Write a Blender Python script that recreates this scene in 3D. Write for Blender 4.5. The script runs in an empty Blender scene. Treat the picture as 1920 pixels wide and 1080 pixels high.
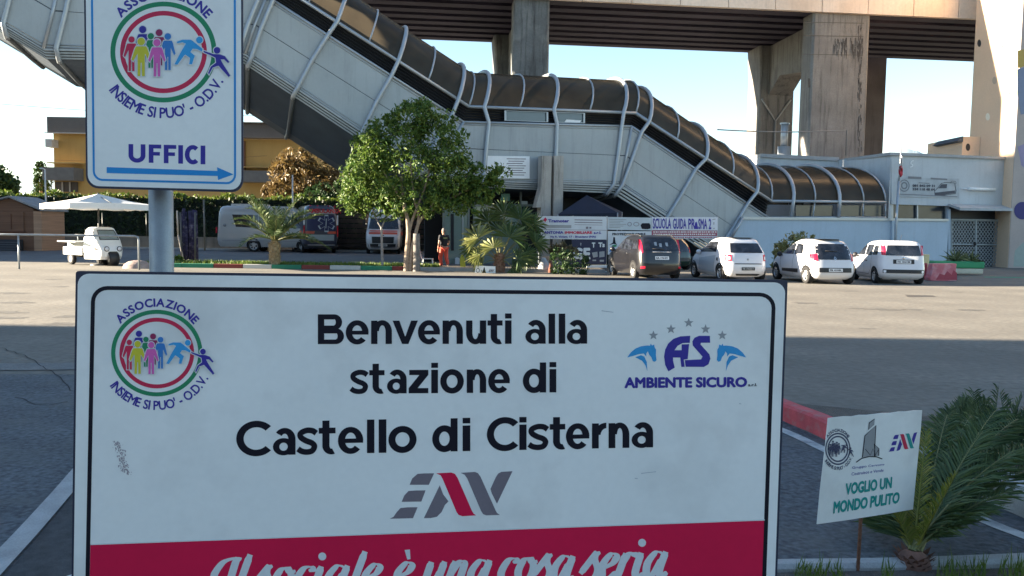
import bpy, bmesh, math, random
from mathutils import Vector, Matrix
R = math.radians
V3 = Vector
random.seed(7)
scene = bpy.context.scene
COL = scene.collection

# ------------------------------------------------------------------ camera
F = 1550.0                                  # focal length in pixels of the 1920 px wide photograph
CAM = V3((0, 0, 1.7))
TH = math.atan(108 / F); RO = 0.015
FWD = V3((0, math.cos(TH), -math.sin(TH)))
r0 = V3((1, 0, 0)); u0 = V3((0, math.sin(TH), math.cos(TH)))
RGT = r0 * math.cos(RO) + u0 * math.sin(RO)
UPV = u0 * math.cos(RO) - r0 * math.sin(RO)
cd = bpy.data.cameras.new('camera'); cam = bpy.data.objects.new('camera', cd); COL.objects.link(cam)
cd.sensor_width = 36; cd.lens = 36 * F / 1920; cd.clip_start = 0.05; cd.clip_end = 9000
M = Matrix.Identity(4)
for i in range(3):
    M[i][0] = RGT[i]; M[i][1] = UPV[i]; M[i][2] = -FWD[i]; M[i][3] = CAM[i]
cam.matrix_world = M
scene.camera = cam

# ------------------------------------------------------------------ sky, sun, exposure
AZ = 90.0                                   # degrees left of the view direction
EL = 14.0
wd = bpy.data.worlds.new('World'); scene.world = wd; wd.use_nodes = True
nt = wd.node_tree; nt.nodes.clear()
sky = nt.nodes.new('ShaderNodeTexSky'); sky.sky_type = 'NISHITA'; sky.sun_disc = False
sky.sun_elevation = R(EL); sky.sun_rotation = R(-AZ); sky.air_density = 1.0; sky.dust_density = 0.0; sky.ozone_density = 1.5
bg = nt.nodes.new('ShaderNodeBackground'); bg.inputs['Strength'].default_value = 0.054
wo = nt.nodes.new('ShaderNodeOutputWorld')
nt.links.new(sky.outputs[0], bg.inputs[0]); nt.links.new(bg.outputs[0], wo.inputs[0])
sl = bpy.data.lights.new('sun', 'SUN'); sl.energy = 5.0; sl.angle = R(0.5); sl.color = (1.0, 0.86, 0.66)
so = bpy.data.objects.new('sun', sl); COL.objects.link(so)
SUN = V3((-math.sin(R(AZ)) * math.cos(R(EL)), math.cos(R(AZ)) * math.cos(R(EL)), math.sin(R(EL))))
so.rotation_euler = SUN.to_track_quat('Z', 'Y').to_euler(); so.location = (-20, 10, 40)
vs = scene.view_settings
vs.view_transform = 'Standard'; vs.look = 'None'; vs.gamma = 1; vs.use_curve_mapping = False; vs.exposure = 2.74

# ------------------------------------------------------------------ pixel helpers: rays of the photograph met with real planes
def ray(px, py): return FWD * F + RGT * (px - 960) + UPV * (540 - py)
def at(px, py, Y):
    d = ray(px, py); return CAM + d * (Y / d.y)
def gr(px, py, z=0.0):
    d = ray(px, py); return CAM + d * ((z - CAM.z) / d.z)
def on(px, py, p0, n):
    d = ray(px, py); return CAM + d * ((p0 - CAM).dot(n) / d.dot(n))

# ------------------------------------------------------------------ materials
MATS = {}
def mat(name, col, rough=0.6, metal=0.0, var=0.12, scale=3.0, fine=0.06, bump=0.0, streak=0.0, stretch=(1, 1, 1), spec=0.5,
        dirt=None, dirt_amt=0.0, dirt_scale=1.0, coat=0.0):
    if name in MATS: return MATS[name]
    m = bpy.data.materials.new(name); m.use_nodes = True; n = m.node_tree; b = n.nodes['Principled BSDF']; L = n.links.new
    b.inputs['Roughness'].default_value = rough; b.inputs['Metallic'].default_value = metal
    b.inputs['Specular IOR Level'].default_value = spec
    if coat: b.inputs['Coat Weight'].default_value = coat; b.inputs['Coat Roughness'].default_value = 0.05
    c = (*col, 1)
    geo = n.nodes.new('ShaderNodeNewGeometry')
    mp = n.nodes.new('ShaderNodeMapping'); mp.inputs['Scale'].default_value = stretch; L(geo.outputs['Position'], mp.inputs['Vector'])
    def noise(s, d=4, vec=mp.outputs[0], rg=0.55):
        t = n.nodes.new('ShaderNodeTexNoise'); t.inputs['Scale'].default_value = s; t.inputs['Detail'].default_value = d
        t.inputs['Roughness'].default_value = rg; L(vec, t.inputs['Vector']); return t.outputs['Fac']
    def mix(f, a, bb):
        x = n.nodes.new('ShaderNodeMix'); x.data_type = 'RGBA'
        if hasattr(f, 'links'): L(f, x.inputs[0])
        else: x.inputs[0].default_value = f
        for k, q in ((6, a), (7, bb)):
            if hasattr(q, 'links'): L(q, x.inputs[k])
            else: x.inputs[k].default_value = q
        return x.outputs[2]
    def ramp(f, a, bb):
        x = n.nodes.new('ShaderNodeMapRange'); x.inputs[1].default_value = a; x.inputs[2].default_value = bb; L(f, x.inputs[0]); return x.outputs[0]
    lo = tuple(max(0, v * (1 - var)) for v in col) + (1,); hi = tuple(min(1, v * (1 + var)) for v in col) + (1,)
    out = mix(ramp(noise(scale), 0.3, 0.7), lo, hi)
    if fine:
        f = ramp(noise(scale * 22, 2), 0.3, 0.7)
        lo2 = n.nodes.new('ShaderNodeMix'); lo2.data_type = 'RGBA'; lo2.blend_type = 'MULTIPLY'; lo2.inputs[0].default_value = 1
        g = mix(f, (1 - fine,) * 3 + (1,), (1 + fine,) * 3 + (1,)); L(out, lo2.inputs[6]); L(g, lo2.inputs[7]); out = lo2.outputs[2]
    if dirt is not None:
        out = mix(ramp(noise(dirt_scale, 6), 0.62 - dirt_amt * 0.35, 0.9 - dirt_amt * 0.25), out, (*dirt, 1))
    if streak:
        mp2 = n.nodes.new('ShaderNodeMapping'); mp2.inputs['Scale'].default_value = (1.6, 1.6, 0.12); L(geo.outputs['Position'], mp2.inputs['Vector'])
        s = ramp(noise(2.4, 8, mp2.outputs[0], 0.72), 0.50, 0.68)
        mm = n.nodes.new('ShaderNodeMath'); mm.operation = 'MULTIPLY'; mm.inputs[1].default_value = streak; L(s, mm.inputs[0])
        out = mix(mm.outputs[0], out, tuple(v * 0.22 for v in col) + (1,))
    L(out, b.inputs['Base Color'])
    if bump:
        bp = n.nodes.new('ShaderNodeBump'); bp.inputs['Strength'].default_value = bump; bp.inputs['Distance'].default_value = 0.02
        L(noise(scale * 18, 4), bp.inputs['Height']); L(bp.outputs[0], b.inputs['Normal'])
    MATS[name] = m; return m
def flat(name, col, rough=0.5, **k): return mat(name, col, rough, var=0.05, scale=6, fine=0.03, **k)

def leafmat(name, c1, c2, trans=0.35, rough=0.5):
    if name in MATS: return MATS[name]
    m = bpy.data.materials.new(name); m.use_nodes = True; n = m.node_tree; n.nodes.clear(); L = n.links.new
    o = n.nodes.new('ShaderNodeOutputMaterial'); g = n.nodes.new('ShaderNodeNewGeometry')
    x = n.nodes.new('ShaderNodeMix'); x.data_type = 'RGBA'; L(g.outputs['Random Per Island'], x.inputs[0])
    x.inputs[6].default_value = (*c1, 1); x.inputs[7].default_value = (*c2, 1)
    b = n.nodes.new('ShaderNodeBsdfPrincipled'); b.inputs['Roughness'].default_value = rough; b.inputs['Specular IOR Level'].default_value = 0.35
    t = n.nodes.new('ShaderNodeBsdfTranslucent'); s = n.nodes.new('ShaderNodeMixShader'); s.inputs[0].default_value = trans
    L(x.outputs[2], b.inputs['Base Color']); L(x.outputs[2], t.inputs['Color']); L(b.outputs[0], s.inputs[1]); L(t.outputs[0], s.inputs[2])
    L(s.outputs[0], o.inputs[0]); MATS[name] = m; return m

# ------------------------------------------------------------------ mesh collector
class MB:
    def __init__(s): s.v = []; s.f = []; s.sm = []
    def add(s, vs_, fs_, smooth=False):
        o = len(s.v); s.v += [tuple(q) for q in vs_]; s.f += [tuple(o + i for i in q) for q in fs_]; s.sm += [smooth] * len(fs_); return s
    def hexa(s, a, b):           # two quads (loops of 4), joined
        return s.add(list(a) + list(b), [(0, 1, 2, 3), (7, 6, 5, 4), (0, 4, 5, 1), (1, 5, 6, 2), (2, 6, 7, 3), (3, 7, 4, 0)])
    def box(s, c, d, ax=None):
        c = V3(c); ax = ax or (V3((1, 0, 0)), V3((0, 1, 0)), V3((0, 0, 1))); X, Y, Z = [ax[i] * d[i] / 2 for i in range(3)]
        return s.hexa([c - X - Y - Z, c + X - Y - Z, c + X + Y - Z, c - X + Y - Z], [c - X - Y + Z, c + X - Y + Z, c + X + Y + Z, c - X + Y + Z])
    def bbox(s, lo, hi): return s.box([(lo[i] + hi[i]) / 2 for i in range(3)], [hi[i] - lo[i] for i in range(3)])
    def prism(s, poly, off):     # polygon of 3-D points, extruded by vector
        n = len(poly); off = V3(off); A = [V3(p) for p in poly]
        s.add(A + [p + off for p in A], [tuple(range(n))[::-1], tuple(range(n, 2 * n))] + [(i, (i + 1) % n, n + (i + 1) % n, n + i) for i in range(n)]); return s
    def poly(s, pts): return s.add(pts, [tuple(range(len(pts)))])
    def tube(s, path, r, n=8, caps=True):
        path = [V3(p) for p in path]; rs = r if isinstance(r, (list, tuple)) else [r] * len(path); vs_ = []; fs_ = []
        up = None
        for i, p in enumerate(path):
            t = (path[min(i + 1, len(path) - 1)] - path[max(i - 1, 0)]); t = t.normalized() if t.length > 1e-9 else V3((0, 0, 1))
            if up is None: up = t.orthogonal().normalized()
            up = (up - t * up.dot(t)); up = up.normalized() if up.length > 1e-6 else t.orthogonal().normalized()
            w = t.cross(up)
            for k in range(n):
                a = 2 * math.pi * k / n; vs_.append(p + (up * math.cos(a) + w * math.sin(a)) * rs[i])
        for i in range(len(path) - 1):
            for k in range(n): fs_.append((i * n + k, i * n + (k + 1) % n, (i + 1) * n + (k + 1) % n, (i + 1) * n + k))
        s.add(vs_, fs_, True)
        if caps: o = len(s.v) - len(vs_); s.f += [tuple(o + k for k in range(n))[::-1], tuple(o + (len(path) - 1) * n + k for k in range(n))]; s.sm += [False, False]
        return s
    def lathe(s, prof, c, axis=(0, 0, 1), n=20, smooth=True):   # prof: (radius, height)
        c = V3(c); a = V3(axis).normalized(); u = a.orthogonal().normalized(); w = a.cross(u); vs_ = []; fs_ = []
        for r, h in prof:
            for k in range(n):
                g = 2 * math.pi * k / n; vs_.append(c + a * h + (u * math.cos(g) + w * math.sin(g)) * r)
        for i in range(len(prof) - 1):
            for k in range(n): fs_.append((i * n + k, i * n + (k + 1) % n, (i + 1) * n + (k + 1) % n, (i + 1) * n + k))
        return s.add(vs_, fs_, smooth)
    def grid(s, rows, smooth=True, closed=False):
        n = len(rows[0]); m = len(rows); fs_ = []
        for i in range(m - 1):
            for k in range(n if closed else n - 1): fs_.append((i * n + k, i * n + (k + 1) % n, (i + 1) * n + (k + 1) % n, (i + 1) * n + k))
        return s.add([p for r in rows for p in r], fs_, smooth)
    def build(s, name, m, parent=None, local=False, bevel=0, recalc=True):
        me = bpy.data.meshes.new(name); off = V3((0, 0, 0))
        if parent is not None and not local: off = WLOC[parent.name]
        me.from_pydata([(a - off.x, b - off.y, c - off.z) for a, b, c in s.v], [], s.f); me.validate()
        if len(me.polygons) == len(s.sm): me.polygons.foreach_set('use_smooth', s.sm)
        if recalc:
            bm = bmesh.new(); bm.from_mesh(me); bmesh.ops.recalc_face_normals(bm, faces=bm.faces); bm.to_mesh(me); bm.free()
        me.materials.append(m); o = bpy.data.objects.new(name, me); COL.objects.link(o)
        if parent is not None: o.parent = parent; WLOC[o.name] = off
        else: WLOC[o.name] = V3((0, 0, 0))
        if bevel:
            b = o.modifiers.new('bevel', 'BEVEL'); b.width = bevel; b.segments = 2; b.limit_method = 'ANGLE'
        return o
WLOC = {}
def tag(o, label, cat, group=None):
    o['label'] = label; o['category'] = cat
    if group: o['group'] = group
    return o
def thing(name, label, cat, loc=(0, 0, 0), rz=0.0, group=None):
    o = bpy.data.objects.new(name, None); COL.objects.link(o); o.location = loc; o.rotation_euler = (0, 0, rz); o.empty_display_size = 0.2
    WLOC[o.name] = V3(loc); return tag(o, label, cat, group)
def struct(name, mb, m, **k):
    o = mb.build(name, m, **k); o['kind'] = 'structure'; return o

# ------------------------------------------------------------------ lettering
def glyphs(text, weight=0.0, shear=0.0, res=3, spacing=1.0):
    cu = bpy.data.curves.new('lettering', 'FONT'); cu.body = text; cu.resolution_u = res; cu.offset = weight; cu.shear = shear; cu.size = 1
    cu.space_character = spacing
    o = bpy.data.objects.new('lettering', cu); COL.objects.link(o)
    dg = bpy.context.evaluated_depsgraph_get(); dg.update()
    me = bpy.data.meshes.new_from_object(o.evaluated_get(dg))
    vs_ = [(v.co.x, v.co.y) for v in me.vertices]; fs_ = [tuple(p.vertices) for p in me.polygons]
    bpy.data.objects.remove(o); bpy.data.curves.remove(cu); bpy.data.meshes.remove(me)
    return vs_, fs_
def letters(mb, text, quad, mp, weight=0.02, shear=0.0, spacing=1.0, res=3):
    """quad = pixel corners (bottom-left, bottom-right, top-right, top-left) of the inked box; mp maps a pixel to the sign's plane"""
    vs_, fs_ = glyphs(text, 0.0, shear, res, spacing); w = weight * 1.1
    x0 = min(v[0] for v in vs_) - w; x1 = max(v[0] for v in vs_) + w; y0 = min(v[1] for v in vs_) - w; y1 = max(v[1] for v in vs_) + w
    for n_, (ox, oy) in enumerate(BOLD if weight else BOLD[:1]):
        out = []
        for x, y in vs_:
            a = (x + ox * w - x0) / (x1 - x0); b = (y + oy * w - y0) / (y1 - y0)
            px = (quad[0][0] * (1 - a) + quad[1][0] * a) * (1 - b) + (quad[3][0] * (1 - a) + quad[2][0] * a) * b
            py = (quad[0][1] * (1 - a) + quad[1][1] * a) * (1 - b) + (quad[3][1] * (1 - a) + quad[2][1] * a) * b
            q = mp(px, py); out.append(q + (CAM - q) * (2e-5 * n_))
        mb.add(out, fs_)
BOLD = [(0, 0), (1, 0), (-1, 0), (0, 1), (0, -1), (.7, .7), (-.7, .7), (.7, -.7), (-.7, -.7)]      # a letter made bolder by laying shifted copies
def arc_letters(mb, text, c, rb, cap, a0, a1, rx, ry, mp, bottom=False, weight=0.03, narrow=1.0):
    """letters set round a ring; angles in degrees clockwise from the top (or from the bottom, left to right)"""
    adv = []
    ref, _ = glyphs('H', 0.0); H = max(v[1] for v in ref)
    parts = []
    xs = 0
    for ch in text:
        if ch == ' ': parts.append(None); adv.append(0.28); continue
        vs_, fs_ = glyphs(ch, 0.0); x0 = min(v[0] for v in vs_); x1 = max(v[0] for v in vs_)
        parts.append(([(x - (x0 + x1) / 2, y) for x, y in vs_], fs_)); adv.append(x1 - x0 + 0.10)
    tot = sum(adv); pos = 0; k = cap / H
    for pt, ad in zip(parts, adv):
        mid = a0 + (a1 - a0) * (pos + ad / 2) / tot; pos += ad
        if pt is None: continue
        wpx = abs(math.radians(a1 - a0)) * rb / tot * narrow   # pixels per em unit along the arc
        g = math.radians(mid)
        for n_, (ox, oy) in enumerate(BOLD):
          out = []
          for x, y in pt[0]:
            x += ox * weight; y += oy * weight
            if not bottom:
                ex, ey = math.cos(g), math.sin(g); nx, ny = math.sin(g), -math.cos(g)
                q = (nx * (rb + y * k) + ex * x * wpx, ny * (rb + y * k) + ey * x * wpx)
            else:
                ex, ey = math.cos(g), -math.sin(g); nx, ny = math.sin(g), math.cos(g)
                q = (nx * (rb - y * k) + ex * x * wpx, ny * (rb - y * k) + ey * x * wpx)
            q = mp(c[0] + q[0] * rx, c[1] + q[1] * ry); out.append(q + (CAM - q) * (1e-5 * n_))
          mb.add(out, pt[1])
# ------------------------------------------------------------------ shared paints
white_paint = mat('white_sign_face', (0.88, 0.88, 0.82), 0.42, var=0.035, scale=2.2, fine=0.015, dirt=(0.66, 0.65, 0.60), dirt_amt=0.28, dirt_scale=3.0)
black_ink = flat('black_ink', (0.004, 0.004, 0.012), 0.5, spec=0.3)
navy_ink = flat('navy_ink', (0.035, 0.025, 0.30), 0.45)
red_ink = mat('red_band_ink', (0.70, 0.010, 0.065), 0.6, spec=0.2, var=0.06, scale=2.0, fine=0.02)
grey_ink = flat('grey_ink', (0.20, 0.17, 0.19), 0.45)
green_ink = flat('green_ink', (0.01, 0.24, 0.10), 0.45)
crimson_ink = flat('crimson_ink', (0.60, 0.015, 0.07), 0.45)
sky_ink = flat('light_blue_ink', (0.03, 0.33, 0.66), 0.45)
blue_ink = flat('blue_ink', (0.03, 0.20, 0.52), 0.45)
arrow_ink = flat('arrow_blue', (0.01, 0.26, 0.62), 0.45)
yellow_ink = flat('yellow_ink', (0.62, 0.56, 0.03), 0.45)
pink_ink = flat('pink_ink', (0.70, 0.12, 0.42), 0.45)
maroon_ink = flat('maroon_ink', (0.30, 0.015, 0.09), 0.45)
silver_ink = flat('silver_ink', (0.32, 0.33, 0.33), 0.45)
teal_ink = flat('teal_ink', (0.0, 0.30, 0.26), 0.45)
galv = mat('galvanised_steel', (0.30, 0.33, 0.35), 0.5, 0.35, var=0.14, scale=9, fine=0.06, streak=0.25)
white_gloss = flat('white_enamel', (0.78, 0.79, 0.80), 0.35)
sign_edge = flat('dark_sign_edge', (0.02, 0.025, 0.05), 0.5)
letter_white = flat('cream_lettering', (0.72, 0.74, 0.72), 0.45)

def rrect(x0, y0, x1, y1, r, n=6):
    pts = []
    for cx, cy, a in ((x1 - r, y0 + r, -90), (x1 - r, y1 - r, 0), (x0 + r, y1 - r, 90), (x0 + r, y0 + r, 180)):
        for k in range(n + 1):
            g = R(a + 90 * k / n); pts.append((cx + r * math.cos(g), cy + r * math.sin(g)))
    return pts
def quadmap(q):                      # unit square (a right, b down) to a pixel quad TL TR BR BL
    def f(a, b):
        return ((q[0][0] * (1 - a) + q[1][0] * a) * (1 - b) + (q[3][0] * (1 - a) + q[2][0] * a) * b,
                (q[0][1] * (1 - a) + q[1][1] * a) * (1 - b) + (q[3][1] * (1 - a) + q[2][1] * a) * b)
    return f
class Plane:
    def __init__(s, a, b, c):
        s.p = a; s.n = (b - a).cross(c - a).normalized()
        if s.n.y > 0: s.n = -s.n
    def map(s, eps=0.0):
        p = s.p + s.n * eps
        return lambda x, y: on(x, y, p, s.n)
def ring(mb, mp, outer, inner):
    n = len(outer); mb.add([mp(*p) for p in outer] + [mp(*p) for p in inner], [(i, (i + 1) % n, n + (i + 1) % n, n + i) for i in range(n)])
def ellipse(cx, cy, rx, ry, n=72): return [(cx + rx * math.cos(2 * math.pi * k / n), cy + ry * math.sin(2 * math.pi * k / n)) for k in range(n)]
def offset_poly(poly, d):            # crude outward offset for the white outlines round the figures
    n = len(poly); A = sum(poly[i][0] * poly[(i + 1) % n][1] - poly[(i + 1) % n][0] * poly[i][1] for i in range(n)); s = 1 if A > 0 else -1
    out = []
    for i in range(n):
        p0, p1, p2 = V3((*poly[i - 1], 0)), V3((*poly[i], 0)), V3((*poly[(i + 1) % n], 0))
        e1 = (p1 - p0).normalized(); e2 = (p2 - p1).normalized()
        n1 = V3((e1.y, -e1.x, 0)) * s; n2 = V3((e2.y, -e2.x, 0)) * s; m = n1 + n2
        m = m.normalized() if m.length > 1e-6 else n1
        out.append((p1.x + m.x * d / max(0.5, m.dot(n1)), p1.y + m.y * d / max(0.5, m.dot(n1))))
    return out

# figures of the round emblem, in units measured from the centre (646,640) of the big sign's emblem
def man(cx, hy, hr, feet, w):        # head centre, head radius, feet y, half shoulder width
    t = hy + hr * 1.25; h = feet - t; a = w; k = w * 0.55
    body = [(cx - a * 0.75, t), (cx + a * 0.75, t), (cx + a * 0.95, t + h * 0.08), (cx + a * 1.45, t + h * 0.44), (cx + a * 1.2, t + h * 0.5), (cx + k, t + h * 0.24),
            (cx + k, feet), (cx + k * 0.2, feet), (cx + k * 0.14, t + h * 0.55), (cx - k * 0.14, t + h * 0.55), (cx - k * 0.2, feet), (cx - k, feet), (cx - k, t + h * 0.24),
            (cx - a * 1.2, t + h * 0.5), (cx - a * 1.45, t + h * 0.44), (cx - a * 0.95, t + h * 0.08)]
    return [ellipse(cx, hy, hr, hr, 22), body]
FIG = [('navy', man(521, 505, 22, 700, 33)), ('maroon', man(620, 524, 21, 720, 34)), ('green', man(570, 545, 19, 735, 26)), ('blue', man(672, 547, 20, 748, 32)),
       ('crimson', man(454, 565, 19, 755, 33)), ('yellow', man(512, 577, 23, 785, 40)), ('pink', man(607, 584, 22, 787, 36)),
       ('sky', [ellipse(862, 568, 20, 20, 22), [(728, 577), (760, 566), (812, 566), (845, 592), (882, 622), (878, 637), (845, 622), (822, 620), (808, 640), (835, 662), (828, 680), (818, 714),
                                               (800, 714), (806, 676), (775, 655), (730, 716), (712, 714), (745, 650), (780, 590), (762, 582), (728, 588)]]),
       ('navy', [ellipse(968, 630, 20, 20, 22), [(886, 632), (945, 652), (985, 654), (1015, 665), (1042, 700), (1034, 706), (1010, 684), (990, 685), (1004, 712), (1048, 782), (1038, 790), (976, 722),
                                                (942, 734), (920, 775), (914, 766), (930, 728), (962, 704), (958, 674), (930, 660), (888, 642)]])]
INK = dict(navy=navy_ink, maroon=maroon_ink, green=green_ink, blue=blue_ink, crimson=crimson_ink, yellow=yellow_ink, pink=pink_ink, sky=sky_ink)
def emblem(parent, pl, c, s, mono=None, simple=False):
    """round emblem: c pixel centre, s pixels per measured unit (x, y)"""
    f = lambda p: (c[0] + (p[0] - 646) * s[0], c[1] + (p[1] - 640) * s[1])
    sc = lambda poly: [f(p) for p in poly]
    for nm, col, ro, ri in (('green_ring', green_ink, (319, 302.5), (290, 274)), ('red_ring', crimson_ink, (261, 247), (233, 219))):
        mb = MB(); ring(mb, pl.map(0.0012), sc(ellipse(646, 640, *ro)), sc(ellipse(646, 640, *ri))); mb.build(nm, mono or col, parent)
    if not simple:
        for i, (k, polys) in enumerate(FIG):
            halo = MB(); ink = MB()
            for q in polys:
                halo.poly([pl.map(0.0016 + i * 0.0004)(*p) for p in sc(offset_poly(q, 5))]); ink.poly([pl.map(0.0018 + i * 0.0004)(*p) for p in sc(q)])
            ink.build('figure', INK[k], parent); halo.build('figure_outline', letter_white, parent)
    else:
        ink = MB()
        for i, (k, polys) in enumerate(FIG):
            for q in polys: ink.poly([pl.map(0.0018 + i * 0.0003)(*p) for p in sc(q)])
        ink.build('figures', mono, parent)
    mb = MB(); mp = pl.map(0.0014)
    arc_letters(mb, 'ASSOCIAZIONE', c, 326, 54, -51.5, 52.5, s[0], s[1], mp, False, 0.032)
    arc_letters(mb, "INSIEME SI PUO' - O.D.V.", c, 402, 62, -55, 64, s[0], s[1] * 0.985, mp, True, 0.02)
    mb.build('lettering', mono or navy_ink, parent)
EAV = [[(768, 909), (773, 897), (783, 888.5), (795, 887.6), (814, 887.4), (804, 909)], [(753, 941), (758, 929), (766, 920.6), (780, 919.6), (798, 919.4), (790, 940.4)],
       [(730.5, 972.7), (738, 969), (744, 960), (751, 952.5), (764, 951.2), (783, 951), (774.4, 971.6)], [(794.7, 971.6), (824.5, 910), (831, 927), (840.8, 940), (834, 947), (828, 960), (819, 969), (808, 971.3)],
       [(817.7, 887.6), (846, 885.9), (853, 888.5), (858, 896), (885, 958), (888, 963), (892.8, 966.3), (867.3, 968), (860, 965.5), (856, 960), (830, 898), (826, 891)],
       [(863.8, 886.6), (890.3, 884.8), (896, 887), (901, 894), (929.3, 957), (932, 962), (937.4, 965.5), (911.6, 966.3), (906, 964), (902, 958), (876, 897), (871, 890)],
       [(961, 883.4), (939.9, 884.8), (934, 888), (929.3, 895.4), (919.7, 916.7), (922, 925), (931.8, 944.3)]]
def eav(parent, pl, f, mats):
    for i, q in enumerate(EAV):
        mb = MB(); mb.poly([pl.map(0.0012)(*f(p)) for p in q]); mb.build('emblem_stroke', mats[i], parent)

# ------------------------------------------------------------------ the big welcome sign
PL = Plane(at(142, 508, 2.12), at(1477, 525, 2.40), at(134, 1080, 2.09))
ws = thing('welcome_sign', 'big white welcome sign with a red lower band, standing closest to the camera', 'sign', (0, 2.25, 0))
TLc, TRc = (142, 508), (1477, 525)
BLc, BRc = (131.6, 1250), (1451, 1250)
sq = quadmap([TLc, TRc, BRc, BLc])
mb = MB(); W_, H_ = 1.9, 1.06
outl = rrect(0, 0, W_, H_, 0.008)
m0 = PL.map(0.0); nrm = PL.n
q0 = [m0(*sq(x / W_, y / H_)) for x, y in outl]
mb.prism(q0, -nrm * 0.022); mb.build('frame_edge', sign_edge, ws)
mb = MB(); ins = rrect(0.006, 0.007, W_ - 0.006, H_ - 0.006, 0.03)
mb.prism([m0(*sq(x / W_, y / H_)) + nrm * 0.0004 for x, y in ins], nrm * 0.0004); mb.build('panel', white_paint, ws)
mb = MB()                                     # black border line with rounded corners
oq = quadmap([(171, 536), (1455, 549), (1433, 1190), (158, 1190)]); iq = quadmap([(178.5, 543.5), (1447.5, 556), (1425.5, 1183), (166, 1183)])
ring(mb, PL.map(0.0012), [oq(x, y) for x, y in [(a / 1.9, b) for a, b in rrect(0, 0, 1.9, 1, 0.045)]], [iq(x, y) for x, y in [(a / 1.9, b) for a, b in rrect(0, 0, 1.9, 1, 0.035)]])
mb.build('border_line', black_ink, ws)
mb = MB(); mp = PL.map(0.001); mb.poly([mp(169.5, 1022), mp(1434, 976), mp(1427, 1184), mp(166, 1184)]); mb.build('red_band', red_ink, ws)
mb = MB(); mp = PL.map(0.0014); mb.poly([mp(170, 1019.6), mp(1434, 973.6), mp(1434, 976), mp(170, 1022)]); mb.build('band_edge', letter_white, ws)
mp = PL.map(0.0014)
def crom(p, n=9):
    p = [V3((*q, 0)) for q in p]; out = []
    for i in range(len(p) - 1):
        a = p[max(i - 1, 0)]; b = p[i]; c = p[i + 1]; d = p[min(i + 2, len(p) - 1)]
        for k in range(n):
            t = k / n; out.append(0.5 * ((2 * b) + (c - a) * t + (2 * a - 5 * b + 4 * c - d) * t * t + (3 * b - a - 3 * c + d) * t ** 3))
    out.append(p[-1]); return out
# bold geometric lettering: every letter is built from bars, rings and strokes (cap height 1)
def gl(ch, w):
    s, h, X, o = .212, .172, .785, []
    def bar(x0, y0, x1, y1): o.append([[(x0, y0), (x1, y0)], [(x0, y1), (x1, y1)]])
    def arc(cx, cy, rx, ry, a0, a1, tx=s, ty=h, n=26):
        o.append([[(cx + (rx - k * tx) * math.cos(R(a0 + (a1 - a0) * i / n)), cy + (ry - k * ty) * math.sin(R(a0 + (a1 - a0) * i / n))) for i in range(n + 1)] for k in (0, 1)])
    def pen(pts, t):
        P = crom(pts); a, b = [], []
        for i, q in enumerate(P):
            d = (P[min(i + 1, len(P) - 1)] - P[max(i - 1, 0)]).normalized(); a.append((q.x - d.y * t / 2, q.y + d.x * t / 2)); b.append((q.x + d.y * t / 2, q.y - d.x * t / 2))
        o.append([a, b])
    if ch == 'l': bar(0, 0, w, 1.01)
    elif ch == 'i': bar(0, 0, w, X); bar(0, .85, w, 1.02)
    elif ch in 'nu':
        bar(0, 0, s, X); bar(w - s, 0, w, X - .36); rx = (w - s * .25) / 2; arc(w - rx, X - .37, rx, .385, 0, 176)
        if ch == 'u': o[:] = [[[(w - x, X - y) for x, y in r_] for r_ in q] for q in o]
    elif ch == 'v': o.append([[(0, X), (w / 2 - s * .5, 0), (w / 2 + s * .5, 0), (w, X)], [(s * 1.08, X), (w / 2 - .01, .26), (w / 2 + .01, .26), (w - s * 1.08, X)]])
    elif ch == 'e': arc(w / 2, X / 2, w / 2, X / 2 + .015, 0, 318); bar(s * .6, X / 2 - .075, w - .005, X / 2 + .055)
    elif ch == 't': a = w * .2; bar(a, .24, a + s, 1.0); bar(0, X - h, w * .93, X); arc(a + .27, .25, .27, .265, 180, 292)
    elif ch == 'a': bar(w - s, 0, w, X * .60); arc(w - w * .48, X - .325, w * .48, .34, 0, 143); arc(w * .47, .242, w * .47, .257, 0, 360, .19, .135)
    elif ch == 's': pen([(w - .05, X - .16), (w * .74, X - .085), (w * .45, X - .072), (w * .17, X - .15), (w * .17, X - .27), (w * .42, X * .52), (w * .70, X * .43), (w * .83, .24), (w * .72, .105), (w * .45, .07), (w * .2, .10), (.02, .17)], .17)
    elif ch == 'z': bar(.02, X - h, w, X); bar(0, 0, w, h); o.append([[(0, h), (w - .30, X - h)], [(.30, h), (w, X - h)]])
    elif ch == 'o': arc(w / 2, X / 2, w / 2, X / 2 + .018, 0, 360, s, h + .02, 40)
    elif ch == 'd': q = w - .03; bar(w - s, 0, w, 1.01); arc(q / 2, X / 2, q / 2, X / 2 + .018, 0, 360, s, h + .02, 40)
    elif ch == 'B':
        bar(0, 0, s, 1)
        for y0, y1, xr in ((.47, 1, .93), (0, .53, 1)): c = w * xr - .27; bar(s, y1 - h, c, y1); bar(s, y0, c, y0 + h - .02); arc(c, (y0 + y1) / 2, .27, (y1 - y0) / 2, -90, 90, s, h - .01)
    elif ch == 'C': arc(w * .60, .5, w * .60, .525, 43, 317, s * 1.03, h + .02, 40)
    elif ch == 'r': bar(0, 0, s, X); arc(w * 1.02, X - .40, w * 1.02 - s * .25, .415, 90, 172)
    return o
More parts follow.
